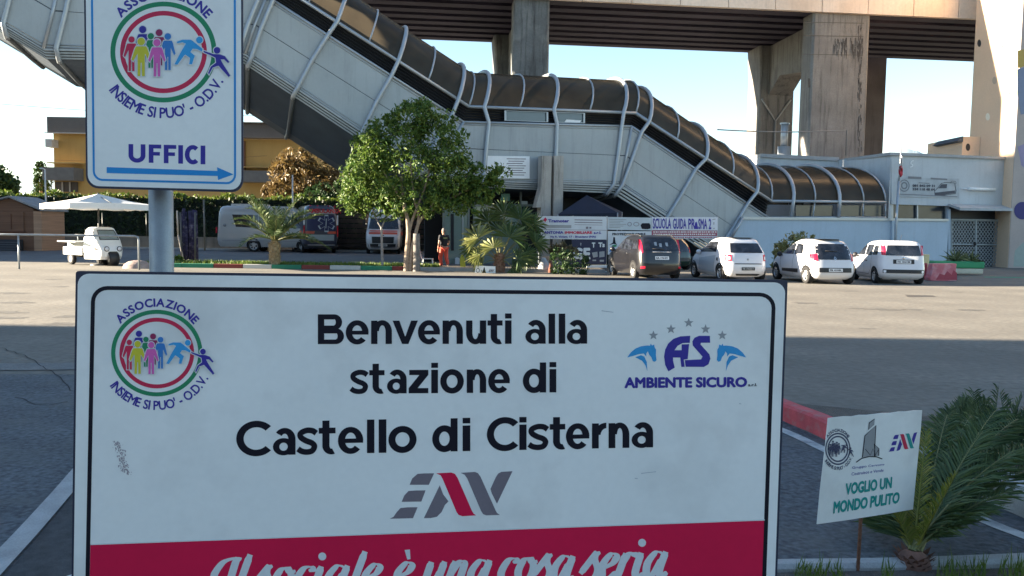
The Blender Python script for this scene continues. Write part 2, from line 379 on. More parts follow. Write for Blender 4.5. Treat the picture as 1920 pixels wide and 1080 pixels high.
def geo_line(parent, word, mp8, base, cap):
    """word: (letter, x0, x1) in the measured frame; base, cap: functions of x"""
    mb = MB(); e = 0
    for ch, x0, x1 in word:
        c = cap((x0 + x1) / 2)
        for st_ in gl(ch, (x1 - x0) / c):
            e += 1; m_ = PL.map(0.0014 + (e % 9) * 0.00003); rows = []
            for r_ in st_: rows.append([m_(430 + (x0 + x * c) / 2.3133, 560 + (base(x0 + x * c) - y * c) / 2.3133) for x, y in r_])
            mb.grid(rows, False)
    mb.build('lettering', black_ink, parent)
L1 = [('B', 384, 497), ('e', 505, 604), ('n', 615, 705), ('v', 708, 818), ('e', 818, 914), ('n', 925, 1013), ('u', 1027, 1114), ('t', 1120, 1190), ('i', 1196, 1224)], [('a', 1284, 1372), ('l', 1385, 1413), ('l', 1429, 1457), ('a', 1464, 1552)]
L2 = [('s', 525, 604), ('t', 607, 678), ('a', 684, 769), ('z', 778, 863), ('i', 876, 905), ('o', 915, 1017), ('n', 1030, 1114), ('e', 1123, 1217)], [('d', 1273, 1374), ('i', 1389, 1418)]
L3 = [('C', 30, 175), ('a', 189, 287), ('s', 295, 384), ('t', 388, 466), ('e', 471, 581), ('l', 597, 629), ('l', 648, 681), ('o', 690, 812)], [('d', 880, 990), ('i', 1012, 1045)], [('C', 1117, 1248), ('i', 1258, 1289), ('s', 1297, 1387), ('t', 1390, 1462), ('e', 1460, 1562), ('r', 1573, 1634), ('n', 1645, 1735), ('a', 1745, 1838)]
for ws_words, base, cap in ((L1, lambda x: 197 - (x - 383) * .0017, lambda x: 129), (L2, lambda x: 412 - (x - 525) * .0062, lambda x: 129), (L3, lambda x: 681 - (x - 60) * .0205, lambda x: 147 - (x - 30) * .0055)):
    for wd_ in ws_words: geo_line(ws, wd_, None, base, cap)
emb = MB(); emblem(ws, PL, (294, 662), (1 / 3.724, 1 / 3.724))
eav(ws, PL, lambda p: p, [grey_ink] * 4 + [red_ink] + [grey_ink] * 2)
z2 = lambda p: (1080 + p[0] / 3.857, 500 + p[1] / 3.857)
A_ = [(668, 757), (645, 710), (637, 650), (645, 600), (668, 555), (705, 522), (755, 504), (826, 500), (823, 550), (770, 553), (735, 572), (712, 604), (764, 604), (764, 562), (818, 560), (808, 668), (779, 672), (786, 724), (762, 726),
      (754, 657), (702, 657), (702, 680), (714, 730)]
S_ = [(968, 500), (890, 500), (858, 514), (842, 540), (845, 570), (915, 650), (905, 670), (787, 676), (793, 724), (925, 725), (958, 706), (972, 665), (965, 635), (900, 562), (904, 550), (970, 550)]
mb = MB()
for q in (A_, S_): mb.poly([mp(*z2(p)) for p in q])
letters(mb, 'AMBIENTE SICURO', [z2((350, 880)), z2((1238, 872)), z2((1238, 797)), z2((350, 799))], mp, 0.045)
mb.build('lettering', navy_ink, ws)
mb = MB(); letters(mb, 's.r.l.', [z2((1245, 866)), z2((1310, 864)), z2((1310, 843)), z2((1245, 845))], mp, 0.03); mb.build('lettering', black_ink, ws)
HO = [[(370, 657), (395, 622), (430, 592), (470, 576), (515, 570), (535, 572), (541, 556), (549, 570), (566, 563), (568, 582), (579, 600), (578, 640), (583, 676), (570, 688), (556, 684), (545, 655), (528, 634), (520, 612), (508, 628),
       (508, 648), (512, 655), (490, 628), (455, 632), (415, 645)], [(428, 655), (470, 640), (494, 650), (512, 690), (516, 755), (503, 715), (478, 680)]]
for flip in (False, True):
    mb = MB()
    for q in HO: mb.poly([mp(*z2((1601 - p[0] if flip else p[0], p[1]))) for p in q])
    mb.build('horse_head', sky_ink, ws)
for cx, cy in ((560, 497), (687, 452), (815, 406), (937, 452), (1058, 497)):
    mb = MB(); mb.poly([mp(*z2((cx + (36 if k % 2 == 0 else 15) * math.sin(k * math.pi / 5), cy - (36 if k % 2 == 0 else 15) * math.cos(k * math.pi / 5)))) for k in range(10)]); mb.build('star', silver_ink, ws)
# scuff on the face, and scratches
mb = MB(); rr = random.Random(3)
for k in range(150):
    a = rr.gauss(0, 0.4); b = rr.uniform(-1, 1); cx = 228 + b * 10 + a * 13; cy = 858 + b * 30 + a * 6; s = rr.uniform(0.5, 2.0)
    mb.poly([mp(cx + s * rr.uniform(0.5, 1) * math.cos(g), cy + s * 1.5 * rr.uniform(0.5, 1) * math.sin(g)) for g in (0, 1.2, 2.4, 3.8, 5)])
mb.build('scuff', flat('scuff_grey', (0.42, 0.36, 0.37), 0.7), ws)
mb = MB()
for x0, y0, x1, y1 in ((1128, 582, 1150, 585), (1202, 887, 1230, 884), (1386, 756, 1390, 757), (1190, 896, 1196, 897)):
    mb.poly([mp(x0, y0), mp(x1, y1), mp(x1, y1 + 1.0), mp(x0, y0 + 1.3)])
mb.build('scratch', flat('scratch_grey', (0.45, 0.47, 0.48), 0.6), ws)
# script lettering of the red band, drawn as pen strokes (thick going down, thin going up)
SC = {'I': ([[(0.02, 0.55), (-0.02, 0.8), (0.22, 1.28), (0.62, 1.42), (0.56, 1.2), (0.42, 0.3), (0.3, -0.02), (0.1, 0.05)], ], 0.62), 'l': ([[(0.36, 1.55), (0.12, 0.25), (0.16, 0.02), (0.34, 0.15)]], 0.36),
      's': ([[(-0.08, 0.25), (0.28, 0.95), (0.36, 1.08), (0.3, 0.85), (0.44, 0.35), (0.3, 0.0), (0.08, 0.08)]], 0.50), 'o': ([[(0.4, 0.98), (0.2, 0.9), (0.06, 0.45), (0.16, 0.02), (0.4, 0.12), (0.52, 0.6), (0.4, 0.98), (0.46, 0.8), (0.62, 0.85)]], 0.60),
      'c': ([[(0.5, 0.78), (0.46, 0.98), (0.24, 0.92), (0.06, 0.42), (0.18, 0.0), (0.48, 0.22)]], 0.52), 'i': ([[(0.22, 1.0), (0.1, 0.25), (0.16, 0.0), (0.36, 0.15)]], 0.36),
      'a': ([[(0.5, 0.95), (0.3, 0.98), (0.08, 0.55), (0.1, 0.04), (0.3, 0.15), (0.5, 0.7)], [(0.60, 1.0), (0.46, 0.25), (0.52, 0.0), (0.7, 0.15)]], 0.70), 'e': ([[(0.06, 0.42), (0.36, 0.62), (0.46, 0.9), (0.3, 1.0), (0.08, 0.6), (0.1, 0.1), (0.26, 0.0), (0.5, 0.25)]], 0.52),
      'u': ([[(0.2, 1.0), (0.08, 0.25), (0.16, 0.0), (0.36, 0.2), (0.5, 0.6)], [(0.6, 1.0), (0.46, 0.25), (0.52, 0.0), (0.7, 0.15)]], 0.70), 'n': ([[(0.22, 1.0), (0.02, 0.0)], [(0.1, 0.45), (0.34, 0.95), (0.5, 0.9), (0.42, 0.3), (0.46, 0.0), (0.64, 0.15)]], 0.66),
      'r': ([[(0.22, 1.0), (0.02, 0.0)], [(0.1, 0.5), (0.3, 0.95), (0.48, 0.98), (0.46, 0.84)]], 0.46)}
def script_line(mb, words, mp, zh):
    for text, xa, ya, xb, yb in words:               # baseline given by two pixel points
        tot = sum(SC['e' if c == '\u00e8' else c][1] for c in text); k = math.hypot(xb - xa, yb - ya) / tot
        ex, ey = (xb - xa) / (tot * k), (yb - ya) / (tot * k); x = 0
        for c in text:
            st, adv = SC['e' if c == '\u00e8' else c]
            for s in st:
                pts = crom(s); P = []
                for q in pts:
                    lx = (x + q.x) * k; ly = q.y * zh; P.append(V3((xa + ex * lx - ey * 0 + ly * 0.10, ya + ey * lx - ly, 0)))
                Lft, Rgt = [], []
                for i, q in enumerate(P):
                    t = (P[min(i + 1, len(P) - 1)] - P[max(i - 1, 0)]).normalized(); d = abs(t.dot(V3((0.10, -0.995, 0)))) ** 1.5
                    w = (1.6 + 5.6 * d) * (0.75 if i < 2 or i > len(P) - 3 else 1); nn = V3((-t.y, t.x, 0)) * w
                    nn = V3((w * 0.97, w * 0.2, 0)) if nn.length < 1e-6 else nn
                    Lft.append(mp(q.x + nn.x, q.y + nn.y)); Rgt.append(mp(q.x - nn.x, q.y - nn.y))
                e0 = (len(mb.f) % 500) * 3e-7; mb.grid([[q + PL.n * (e0 + i * 6e-6) for i, q in enumerate(Lft)], [q + PL.n * (e0 + i * 6e-6) for i, q in enumerate(Rgt)]], False)
            if c == 'i':
                mb.poly([mp(*p) for p in ellipse(xa + ex * (x + 0.27) * k + 3, ya + ey * (x + 0.27) * k - 1.40 * zh, 7.5, 7.5, 18)])
            if c == '\u00e8':
                bx = xa + ex * (x + 0.30) * k; by = ya + ey * (x + 0.30) * k - 1.22 * zh; mb.poly([mp(bx + 6, by + 4), mp(bx + 1, by - 14), mp(bx + 11, by - 15), mp(bx + 12, by + 3)])
            x += adv
mb = MB()
script_line(mb, [('Il', 400, 1113, 462, 1111), ('sociale', 476, 1112, 712, 1104), ('\u00e8', 738, 1102, 772, 1101), ('una', 792, 1100, 920, 1096), ('cosa', 934, 1094, 1076, 1088), ('seria', 1092, 1087, 1250, 1080)], mp, 46)
mb.build('lettering', letter_white, ws, recalc=False)
for px in (300, 1330):                         # legs
    a = m0(px, 1000) - nrm * 0.05; mb = MB(); mb.tube([V3((a.x, a.y, -0.1)), V3((a.x, a.y, a.z + 0.3))], 0.024, 12); mb.build('leg', galv, ws)
mb = MB(); a = gr(70, 1100); b = at(140, 985, 2.6)
mb.prism([V3((a.x, a.y, 0.0)), V3((a.x + 0.16, a.y - 0.0, 0.0)), V3((-1.02, 2.72, 0.62)), V3((-1.16, 2.72, 0.62))], V3((0.02, 0.05, 0))); mb.build('brace_board', white_gloss, ws)

# ------------------------------------------------------------------ the upper sign on its pole
P2 = Plane(at(158, 0, 3.02), at(455, 0, 3.13), at(162, 352, 3.02))
us = thing('office_sign', 'tall white office direction sign with blue arrow on a grey pole', 'sign', (-1.25, 3.1, 0))
c0 = (156.5, -98); c1 = (455, -100); c2 = (455.5, 360.5); c3 = (161.5, 352.5)
sq2 = quadmap([c0, c1, c2, c3]); m2 = P2.map(0.0)
mb = MB(); mb.prism([m2(*sq2(x / 0.6, y / 0.9)) for x, y in rrect(0, 0, 0.6, 0.9, 0.045)], -P2.n * 0.02); mb.build('frame_edge', sign_edge, us)
mb = MB(); mb.prism([m2(*sq2(x / 0.6, y / 0.9)) + P2.n * 0.0004 for x, y in rrect(0.007, 0.007, 0.594, 0.892, 0.042)], P2.n * 0.0005); mb.build('panel', white_paint, us)
mb = MB()
ring(mb, P2.map(0.0014), [sq2(x / 0.6, y / 0.9) for x, y in rrect(0.026, 0.026, 0.574, 0.872, 0.036)], [sq2(x / 0.6, y / 0.9) for x, y in rrect(0.034, 0.034, 0.566, 0.864, 0.028)]); mb.build('border_line', arrow_ink, us)
emblem(us, P2, (306.5, 97.5), (99.5 / 319, 94.5 / 302.5))
mb = MB(); mpu = P2.map(0.0014); uq = quadmap([(241, 270), (381, 273), (381, 308), (241, 304)]); U = lambda x, y: mpu(*uq(x / 144, y / 36))
def bar(x0, y0, x1, y1): mb.poly([U(x0, y0), U(x1, y0), U(x1, y1), U(x0, y1)])
def bow(cx, cy, rx, ry, a0, a1, w, n=16):
    mb.grid([[U(cx + (rx - q) * math.cos(R(a0 + (a1 - a0) * k / n)), cy + (ry - q * .92) * math.sin(R(a0 + (a1 - a0) * k / n))) for k in range(n + 1)] for q in (0, w)], False)
bar(0, 0, 9, 22); bar(23.5, 0, 32.5, 22); bow(16.25, 22, 16.25, 14.5, 0, 180, 9)
for x in (39, 68): bar(x, 0, x + 9, 36); bar(x + 9, 0, x + 24, 7.6); bar(x + 9, 14.5, x + 21.5, 21.5)
bar(96, 0, 105, 36); bow(124, 18, 15.5, 18.8, 48, 312, 9); bar(139, 0, 148, 36)
mb.build('lettering', navy_ink, us)
mb = MB(); mp2 = P2.map(0.0014); mb.poly([mp2(*p) for p in ((200, 313.3), (407.5, 320.5), (407, 313.5), (438, 327), (409, 337.5), (408, 330), (200, 324.5))]); mb.build('arrow', arrow_ink, us)
pc = at(302, 430, 3.20)
mb = MB(); mb.tube([V3((pc.x - 0.004, pc.y, -0.2)), V3((pc.x + 0.004, pc.y, 2.85))], 0.0445, 28); mb.build('pole', galv, us)
mb = MB()
for z in (1.98, 2.6): mb.lathe([(0.0455, -0.025), (0.05, -0.02), (0.05, 0.02), (0.0455, 0.025)], (pc.x, pc.y, z), n=24)
mb.build('clamp', galv, us)

# ------------------------------------------------------------------ small paper sign on a rebar stake
q3 = [(1553, 784), (1729, 769.5), (1712, 956), (1532, 983)]
P3 = Plane(at(1553, 784, 3.92), at(1729, 769.5, 4.12), at(1532, 983, 3.92))
ss = thing('stake_sign', 'small white clean-up sign on a rusty rebar stake in front of the palm', 'sign', (2.0, 4.1, 0))
m3 = P3.map(0.0); mb = MB()
tp = [(1553, 784)] + [(1553 + 176 * k / 12, 784 - 14.5 * k / 12 + random.uniform(-1.3, 1.3)) for k in range(1, 12)] + [(1729, 769.5), (1727, 800), (1724, 830), (1717, 900), (1712, 955), (1660, 964), (1590, 975), (1532, 983), (1538, 920), (1546, 850)]
mb.prism([m3(*p) for p in tp], -P3.n * 0.004); mb.build('panel', white_paint, ss)
zz = lambda p: (1530 + p[0] / 4.91, 770 + p[1] / 4.91); mp = P3.map(0.0012)
for t, q in (('VOGLIO UN', [(270, 780), (697, 714), (703, 607), (276, 668)]), ('MONDO PULITO', [(158, 950), (765, 852), (776, 745), (166, 836)])):
    mb = MB(); letters(mb, t, [zz(p) for p in q], mp, 0.04); mb.build('lettering', teal_ink, ss)
mb = MB()
for t, q in (('Gruppo Cervone', [(333, 545), (628, 508), (630, 484), (335, 512)]), ('Costruisce e Vende', [(327, 598), (622, 560), (624, 535), (330, 568)])): letters(mb, t, [zz(p) for p in q], mp, 0.0)
mb.build('lettering', navy_ink, ss)
mb = MB()
for q in ([(428, 430), (450, 232), (552, 136), (538, 420)], [(485, 175), (490, 112), (540, 76), (536, 130)], [(540, 420), (537, 305), (580, 350), (578, 415)], ): mb.poly([mp(*zz(p)) for p in q])
mb.build('tower_logo', silver_ink, ss)
mb = MB(); mpb = P3.map(0.0016)
def strip(mb, pts, w, mp):
    P = [V3((*p, 0)) for p in pts]; a, b = [], []
    for i, p in enumerate(P):
        t = (P[min(i + 1, len(P) - 1)] - P[max(i - 1, 0)]).normalized(); n = V3((-t.y, t.x, 0)) * w / 2; a.append(mp(p.x + n.x, p.y + n.y)); b.append(mp(p.x - n.x, p.y - n.y))
    mb.grid([a, b], False)
for q, w in (([(428, 430), (450, 232), (552, 136), (538, 420)], 7), ([(485, 175), (490, 112), (540, 76)], 6), ([(545, 420), (537, 305), (580, 350), (578, 415)], 7), ([(370, 475), (420, 440), (490, 422), (560, 425), (610, 445)], 9),
             ([(455, 355), (500, 410), (525, 350), (548, 405), (575, 360)], 6)):
    strip(mb, [zz(p) for p in q], w / 4.91, mpb)
mb.build('logo_outline', black_ink, ss)
emblem(ss, P3, zz((202, 352)), (0.078 * 0.95, 0.078 * 1.28), mono=flat('dark_ink', (0.05, 0.06, 0.12)), simple=True)
eav(ss, P3, lambda p: zz((668 + (p[0] - 730.5) * 1.145, 378 - (972.7 - p[1]) * 1.75 - (p[0] - 730.5) * 0.10)), [navy_ink] * 4 + [crimson_ink, teal_ink, navy_ink])
rust = mat('rusty_rebar', (0.16, 0.07, 0.04), 0.85, var=0.35, scale=40)
mb = MB(); a = at(1618, 900, 4.04); b = gr(1608, 1076, 0.0)
pts = [V3(b).lerp(a, k / 40) for k in range(-4, 41)]; mb.tube(pts, [0.0085 + 0.0015 * (k % 2) for k in range(len(pts))], 8); mb.build('stake', rust, ss)
# ------------------------------------------------------------------ ground
asph = mat('old_asphalt', (0.168, 0.152, 0.126), 0.92, var=0.20, scale=0.45, fine=0.22, bump=0.4, dirt=(0.125, 0.112, 0.095), dirt_amt=0.55, dirt_scale=0.42)
asph_dark = mat('dark_asphalt', (0.085, 0.092, 0.10), 0.9, var=0.2, scale=1.2, fine=0.45, bump=0.8, dirt=(0.13, 0.13, 0.125), dirt_amt=0.35, dirt_scale=1.6)
soil = mat('dry_soil', (0.11, 0.095, 0.08), 0.95, var=0.3, scale=6, fine=0.3, bump=0.8)
conc = mat('kerb_concrete', (0.36, 0.36, 0.35), 0.85, var=0.16, scale=5, fine=0.12, bump=0.3)
mb = MB(); mb.poly([(-3000, -600, 0), (3000, -600, 0), (3000, 5000, 0), (-3000, 5000, 0)]); struct('ground', mb, mat('dry_land', (0.19, 0.175, 0.13), 0.95, scale=0.02))
mb = MB(); mb.poly([(-60, -20, .004), (60, -20, .004), (60, 60, .004), (-60, 60, .004)]); struct('parking_lot', mb, asph)
mb = MB(); mb.poly([(-40, -20, .008), (40, -20, .008), (40, 3.0, .008), *[(gr(*p).x, gr(*p).y, .008) for p in ((1980, 1000), (1780, 915), (1566, 836), (1440, 778))], (-3, 9.3, .008), (-12, 8.9, .008), (-40, 8.5, .008)]); struct('access_road', mb, asph_dark)
mb = MB(); mb.grid([[(-45, 36.2, .006), (3.2, 36.2, .006)], [(-45, 43, .25), (3.2, 43, .25)], [(-45, 70, .25), (3.2, 70, .25)]], False); struct('back_lot_pavement', mb, mat('back_asphalt', (0.13, 0.13, 0.135), 0.9, var=0.15, scale=0.8, fine=0.2))

# ------------------------------------------------------------------ stair tube
panel_m = mat('grey_metal_panel', (0.345, 0.375, 0.385), 0.42, 0.0, var=0.09, scale=0.45, fine=0.02, dirt=(0.36, 0.37, 0.37), dirt_amt=0.22, dirt_scale=0.5, streak=0.2)
rib_m = mat('aluminium_rib', (0.36, 0.39, 0.42), 0.35, 0.3, var=0.06, scale=2)
under_m = mat('dark_underside', (0.050, 0.070, 0.098), 0.6, var=0.15, scale=1.0)
louv_m = mat('black_louvre', (0.018, 0.02, 0.026), 0.5, var=0.2, scale=4)
def glassmat(name, tint, brown, k=0.5):
    m = bpy.data.materials.new(name); m.use_nodes = True; n = m.node_tree; n.nodes.clear(); L = n.links.new
    o = n.nodes.new('ShaderNodeOutputMaterial'); tr = n.nodes.new('ShaderNodeBsdfTransparent'); tr.inputs[0].default_value = (*tint, 1)
    tl = n.nodes.new('ShaderNodeBsdfTranslucent'); df = n.nodes.new('ShaderNodeBsdfPrincipled'); df.inputs['Roughness'].default_value = 0.25
    geo = n.nodes.new('ShaderNodeNewGeometry'); t = n.nodes.new('ShaderNodeTexNoise'); t.inputs['Scale'].default_value = 0.7; t.inputs['Detail'].default_value = 5; L(geo.outputs['Position'], t.inputs['Vector'])
    x = n.nodes.new('ShaderNodeMix'); x.data_type = 'RGBA'; L(t.outputs['Fac'], x.inputs[0]); x.inputs[6].default_value = (*[c * 0.4 for c in brown], 1); x.inputs[7].default_value = (*[c * 1.5 for c in brown], 1)
    L(x.outputs[2], tl.inputs[0]); L(x.outputs[2], df.inputs['Base Color'])
    a = n.nodes.new('ShaderNodeMixShader'); a.inputs[0].default_value = 0.55; L(df.outputs[0], a.inputs[1]); L(tl.outputs[0], a.inputs[2])
    b = n.nodes.new('ShaderNodeMixShader'); b.inputs[0].default_value = k; L(a.outputs[0], b.inputs[1]); L(tr.outputs[0], b.inputs[2]); L(b.outputs[0], o.inputs[0])
    MATS[name] = m; return m
tubeglass = glassmat('smoked_brown_glazing', (0.24, 0.22, 0.20), (0.115, 0.095, 0.068), 0.30)
TD = V3((-0.309, 0.951, 0)); TP = V3((0, 38.4, 0)); TA = V3((0.951, 0.309, 0))
def T(px, py, d=0.0): return on(px, py, TP + TD * d, TD)
# nodes: pixel of each level L0..L4 on the near face
ND = [[(-313, -127), (-317, -147), (-300, -217), (-287, -284), (-280, -317)],
      [(87, 110), (82, 91), (100, 20), (113, -47), (120, -80)],
      [(453, 116), (460, 101), (478, 46), (500, -7), (511, -36)],
      [(803, 347), (815, 335), (842, 277), (869, 229), (879, 200)],
      [(1151, 363), (1163, 346), (1174, 292), (1184, 237), (1192, 212)],
      [(1396, 517), (1408, 505), (1425, 458), (1440, 408), (1446, 377)],
      [(1652, 530), (1654, 520), (1657, 465), (1660, 408), (1660, 379)]]
NP = [[T(*p) for p in q] for q in ND]
WT = 6.4; RISE = 2.05
BELLY = [0.0, 0.1, 1.1, 1.1, 0.25, 0.3, 0.0]
st = thing('stair_tube', 'long grey covered stairway tube with smoked arched glazing, stepping down to the right', 'stairway', (T(1000, 350).x, T(1000, 350).y, 0))
def lp(i, l, f): return NP[i][l].lerp(NP[i + 1][l], f)
def arch(i, f, n=14, grow=0.0, wt=WT):
    a = lp(i, 4, f); up = (a - lp(i, 3, f)); up = up / max(up.z, 1e-6); up = up * (RISE + grow); out = []
    for k in range(n + 1):
        g = math.pi * k / n; out.append(a + TD * (wt / 2 + grow) * (1 - math.cos(g)) - TD * grow + up * math.sin(g))
    return out
SEG = [(0, 4), (1, 3), (2, 5), (3, 3), (4, 4), (5, 3)]
# panels: outer skin with seams as real gaps
pm = MB(); seam = MB()
def inset_quad(a, b, c, d, g):         # shrink a quad by g metres
    m = (a + b + c + d) / 4
    return [p + (m - p).normalized() * g * 1.3 for p in (a, b, c, d)]
RIBF = {0: [0.1, 0.45, 0.8], 1: [0.06, 0.5, 0.965], 2: [0.03, 0.31, 0.62, 0.94], 3: [0.085, 0.49, 0.92], 4: [0.09, 0.50, 0.885], 5: [0.18, 0.58]}
RIBG = {0: [0.1, 0.45, 0.8], 1: [0.06, 0.5, 0.965], 2: [0.03, 0.26, 0.60, 0.93], 3: [0.25, 0.63, 0.96], 4: [0.01, 0.35, 0.74], 5: [0.18, 0.58]}
under_rib = flat('dark_rib', (0.10, 0.115, 0.13))
MIDF = {0: [0.27, 0.62], 1: [0.28, 0.75], 2: [0.17, 0.47, 0.78, 1.0], 3: [0.29, 0.71, 1.0], 4: [0.29, 0.70, 1.0], 5: [0.37, 0.80, 1.0]}
for i in range(6):
    fs = [(0, 0)] + list(zip(RIBF[i], RIBG[i])) + [(1, 1)]; hl = lambda q, l: q[1] + (q[0] - q[1]) * (l - 1) / 3
    levels = [(1, 2), (2, 3)] if i < 5 else []
    for l0, l1 in levels:
        for f0, f1 in zip(fs[:-1], fs[1:]):
            q = inset_quad(lp(i, l0, hl(f0, l0)), lp(i, l0, hl(f1, l0)), lp(i, l1, hl(f1, l1)), lp(i, l1, hl(f0, l1)), 0.022); pm.prism(q, TD * 0.05)
    if i < 5:
        seam.prism([lp(i, 1, 0) + TD * 0.03, lp(i, 1, 1) + TD * 0.03, lp(i, 3, 1) + TD * 0.03, lp(i, 3, 0) + TD * 0.03], TD * 0.06)
pm.build('cladding_panel', panel_m, st); seam.build('backing_wall', under_m, st)
# folded skirts at the foot of the cladding, and the hull below
sk = MB(); hull = MB()
for i in range(5):
    for k in range(4):
        a = [lp(i, 1, f).lerp(lp(i, 0, f), 0.25 * k + (0.03 if k else 0)) for f in (0, 1)]; b = [lp(i, 1, f).lerp(lp(i, 0, f), 0.25 * k + 0.2) for f in (0, 1)]
        off = TD * (0.07 * k - 0.05)
        sk.prism([a[0] + off, a[1] + off, b[1] + off, b[0] + off], TD * 0.12)
    rows = []
    for f in (0, 1):
        a = lp(i, 0, f); be = BELLY[i] * (1 - f) + BELLY[i + 1] * f
        rows.append([a + TD * 0.2, a + TD * (WT * 0.62) - V3((0, 0, be)), a + TD * (WT * 0.95) - V3((0, 0, be)), lp(i, 4, f) + TD * WT])
    hull.grid(rows, False)
sk.build('skirt', panel_m, st); hull.build('hull', under_m, st)
# louvre band, rails, glazing
tr_ = MB()
for i in range(5):
    for l0, l1, f in ((2, 3, .90), (1, 2, .10), (1, 2, .03)): tr_.tube([lp(i, l0, 0).lerp(lp(i, l1, 0), f) - TD * .012, lp(i, l0, 1).lerp(lp(i, l1, 1), f) - TD * .012], .022, 6)
tr_.build('trim_strip', rib_m, st)
lv = MB(); rl = MB(); gl = MB(); wn = MB()
for i in range(6):
    a0, a1, b0, b1 = lp(i, 3, 0), lp(i, 3, 1), lp(i, 4, 0), lp(i, 4, 1)
    if i < 5:
        lv.prism([a0 + TD * 0.25, a1 + TD * 0.25, b1 + TD * 0.25, b0 + TD * 0.25], TD * 0.05)
        for k in range(6):
            t = (k + 0.5) / 6; lv.prism([a0.lerp(b0, t - .05) + TD * 0.1, a1.lerp(b1, t - .05) + TD * 0.1, a1.lerp(b1, t + .03) + TD * 0.22, a0.lerp(b0, t + .03) + TD * 0.22], TD * 0.02 + V3((0, 0, .02)))
    rl.tube([b0 - TD * 0.02, b1 - TD * 0.02], 0.075, 8); rl.tube([a0 - TD * 0.02, a1 - TD * 0.02], 0.06, 8)
    nn = 10; rows = [arch(i, k / nn) for k in range(nn + 1)]
    gl.grid(rows)
lv.build('louvre_band', louv_m, st); rl.build('rail', rib_m, st); gl.build('glazing', tubeglass, st, recalc=False)
# small windows in the louvre of the middle landing
win = [(946, 207), (1028, 210), (1028, 229), (946, 226)], [(1041, 210), (1097, 212), (1097, 231), (1041, 229.5)]
for q in win:
    mb = MB(); o = [T(*p, -0.02) for p in q]; m_ = sum(o, V3()) / 4; mb.add(o + [p + (m_ - p).normalized() * 0.09 for p in o], [(0, 1, 5, 4), (1, 2, 6, 5), (2, 3, 7, 6), (3, 0, 4, 7)]); w = mb.build('window', rib_m, st)
    mb = MB(); mb.poly([p + TD * 0.08 for p in o]); mb.build('pane', mat('window_glass', (0.05, 0.07, 0.09), 0.08, var=0.1, spec=0.9), w)
mb = MB(); mb.poly([T(*p, 0.045) for p in ((1062, 224), (1090, 226), (1087, 230), (1058, 229))]); mb.build('pane_sticker', white_gloss, st)
# ribs: heavy hoops and light glazing bars
for i in range(6):
    for f, g in zip(RIBF[i], RIBG[i]):
        A = arch(i, f, 18, 0.07); low = []
        if i < 5:
            h = lambda l: g + (f - g) * (l - 1) / 3
            low = [lp(i, 0, g) + TD * 0.12 - V3((0, 0, 0.10)), lp(i, 0, g) - TD * 0.05 - V3((0, 0, 0.02)), lp(i, 1, g) - TD * 0.09, lp(i, 2, h(2)) - TD * 0.09, lp(i, 3, h(3)) - TD * 0.09]
            mh = MB(); be = BELLY[i] * (1 - g) + BELLY[i + 1] * g; a_ = lp(i, 0, g); mh.tube([a_ + TD * .2 - V3((0, 0, .05)), a_ + TD * (WT * .62) - V3((0, 0, be + .05)), a_ + TD * (WT * .95) - V3((0, 0, be + .05))], .10, 6); mh.build('hull_rib', under_rib, st)
        else: low = [lp(i, 3, f) - TD * 0.09]
        mb = MB(); mb.tube(low + A, 0.095, 10); mb.build('hoop', rib_m, st)
    mb = MB()
    for f in MIDF[i]:
        mb.tube(arch(i, f, 16, 0.03), 0.045, 6)
        if i == 5: mb.tube([lp(i, 3, f), lp(i, 4, f)], 0.045, 6)
    mb.build('glazing_bar', rib_m, st)
# closing corner bars of the bends
for i in (1, 2, 3, 4):
    mb = MB(); mb.tube([NP[i][1] - TD * 0.03, NP[i][2] - TD * 0.03, NP[i][3] - TD * 0.03], 0.07, 8); mb.build('bend_bar', rib_m, st)
# end wall of the lowest landing, floor inside
mb = MB(); mb.poly([p for p in arch(5, 1.0)]); mb.build('end_pane', tubeglass, st, recalc=False)
mb = MB()
for i in range(6): mb.grid([[lp(i, 2, f) + TD * 0.3 for f in (0, 1)], [lp(i, 2, f) + TD * (WT - 0.1) for f in (0, 1)]], False)
mb.build('stair_floor', under_m, st)
mb = MB()                                   # dark pit windows of the lowest landing
for x0, x1 in ((1492, 1562), (1577, 1616), (1621, 1655)):
    mb.prism([T(x0, 385, 0.12), T(x1, 385, 0.12), T(x1, 405, 0.12), T(x0, 405, 0.12)], TD * 0.03)
mb.build('low_pane', mat('dark_pane', (0.035, 0.045, 0.055), 0.2, var=0.2, scale=1.2), st)

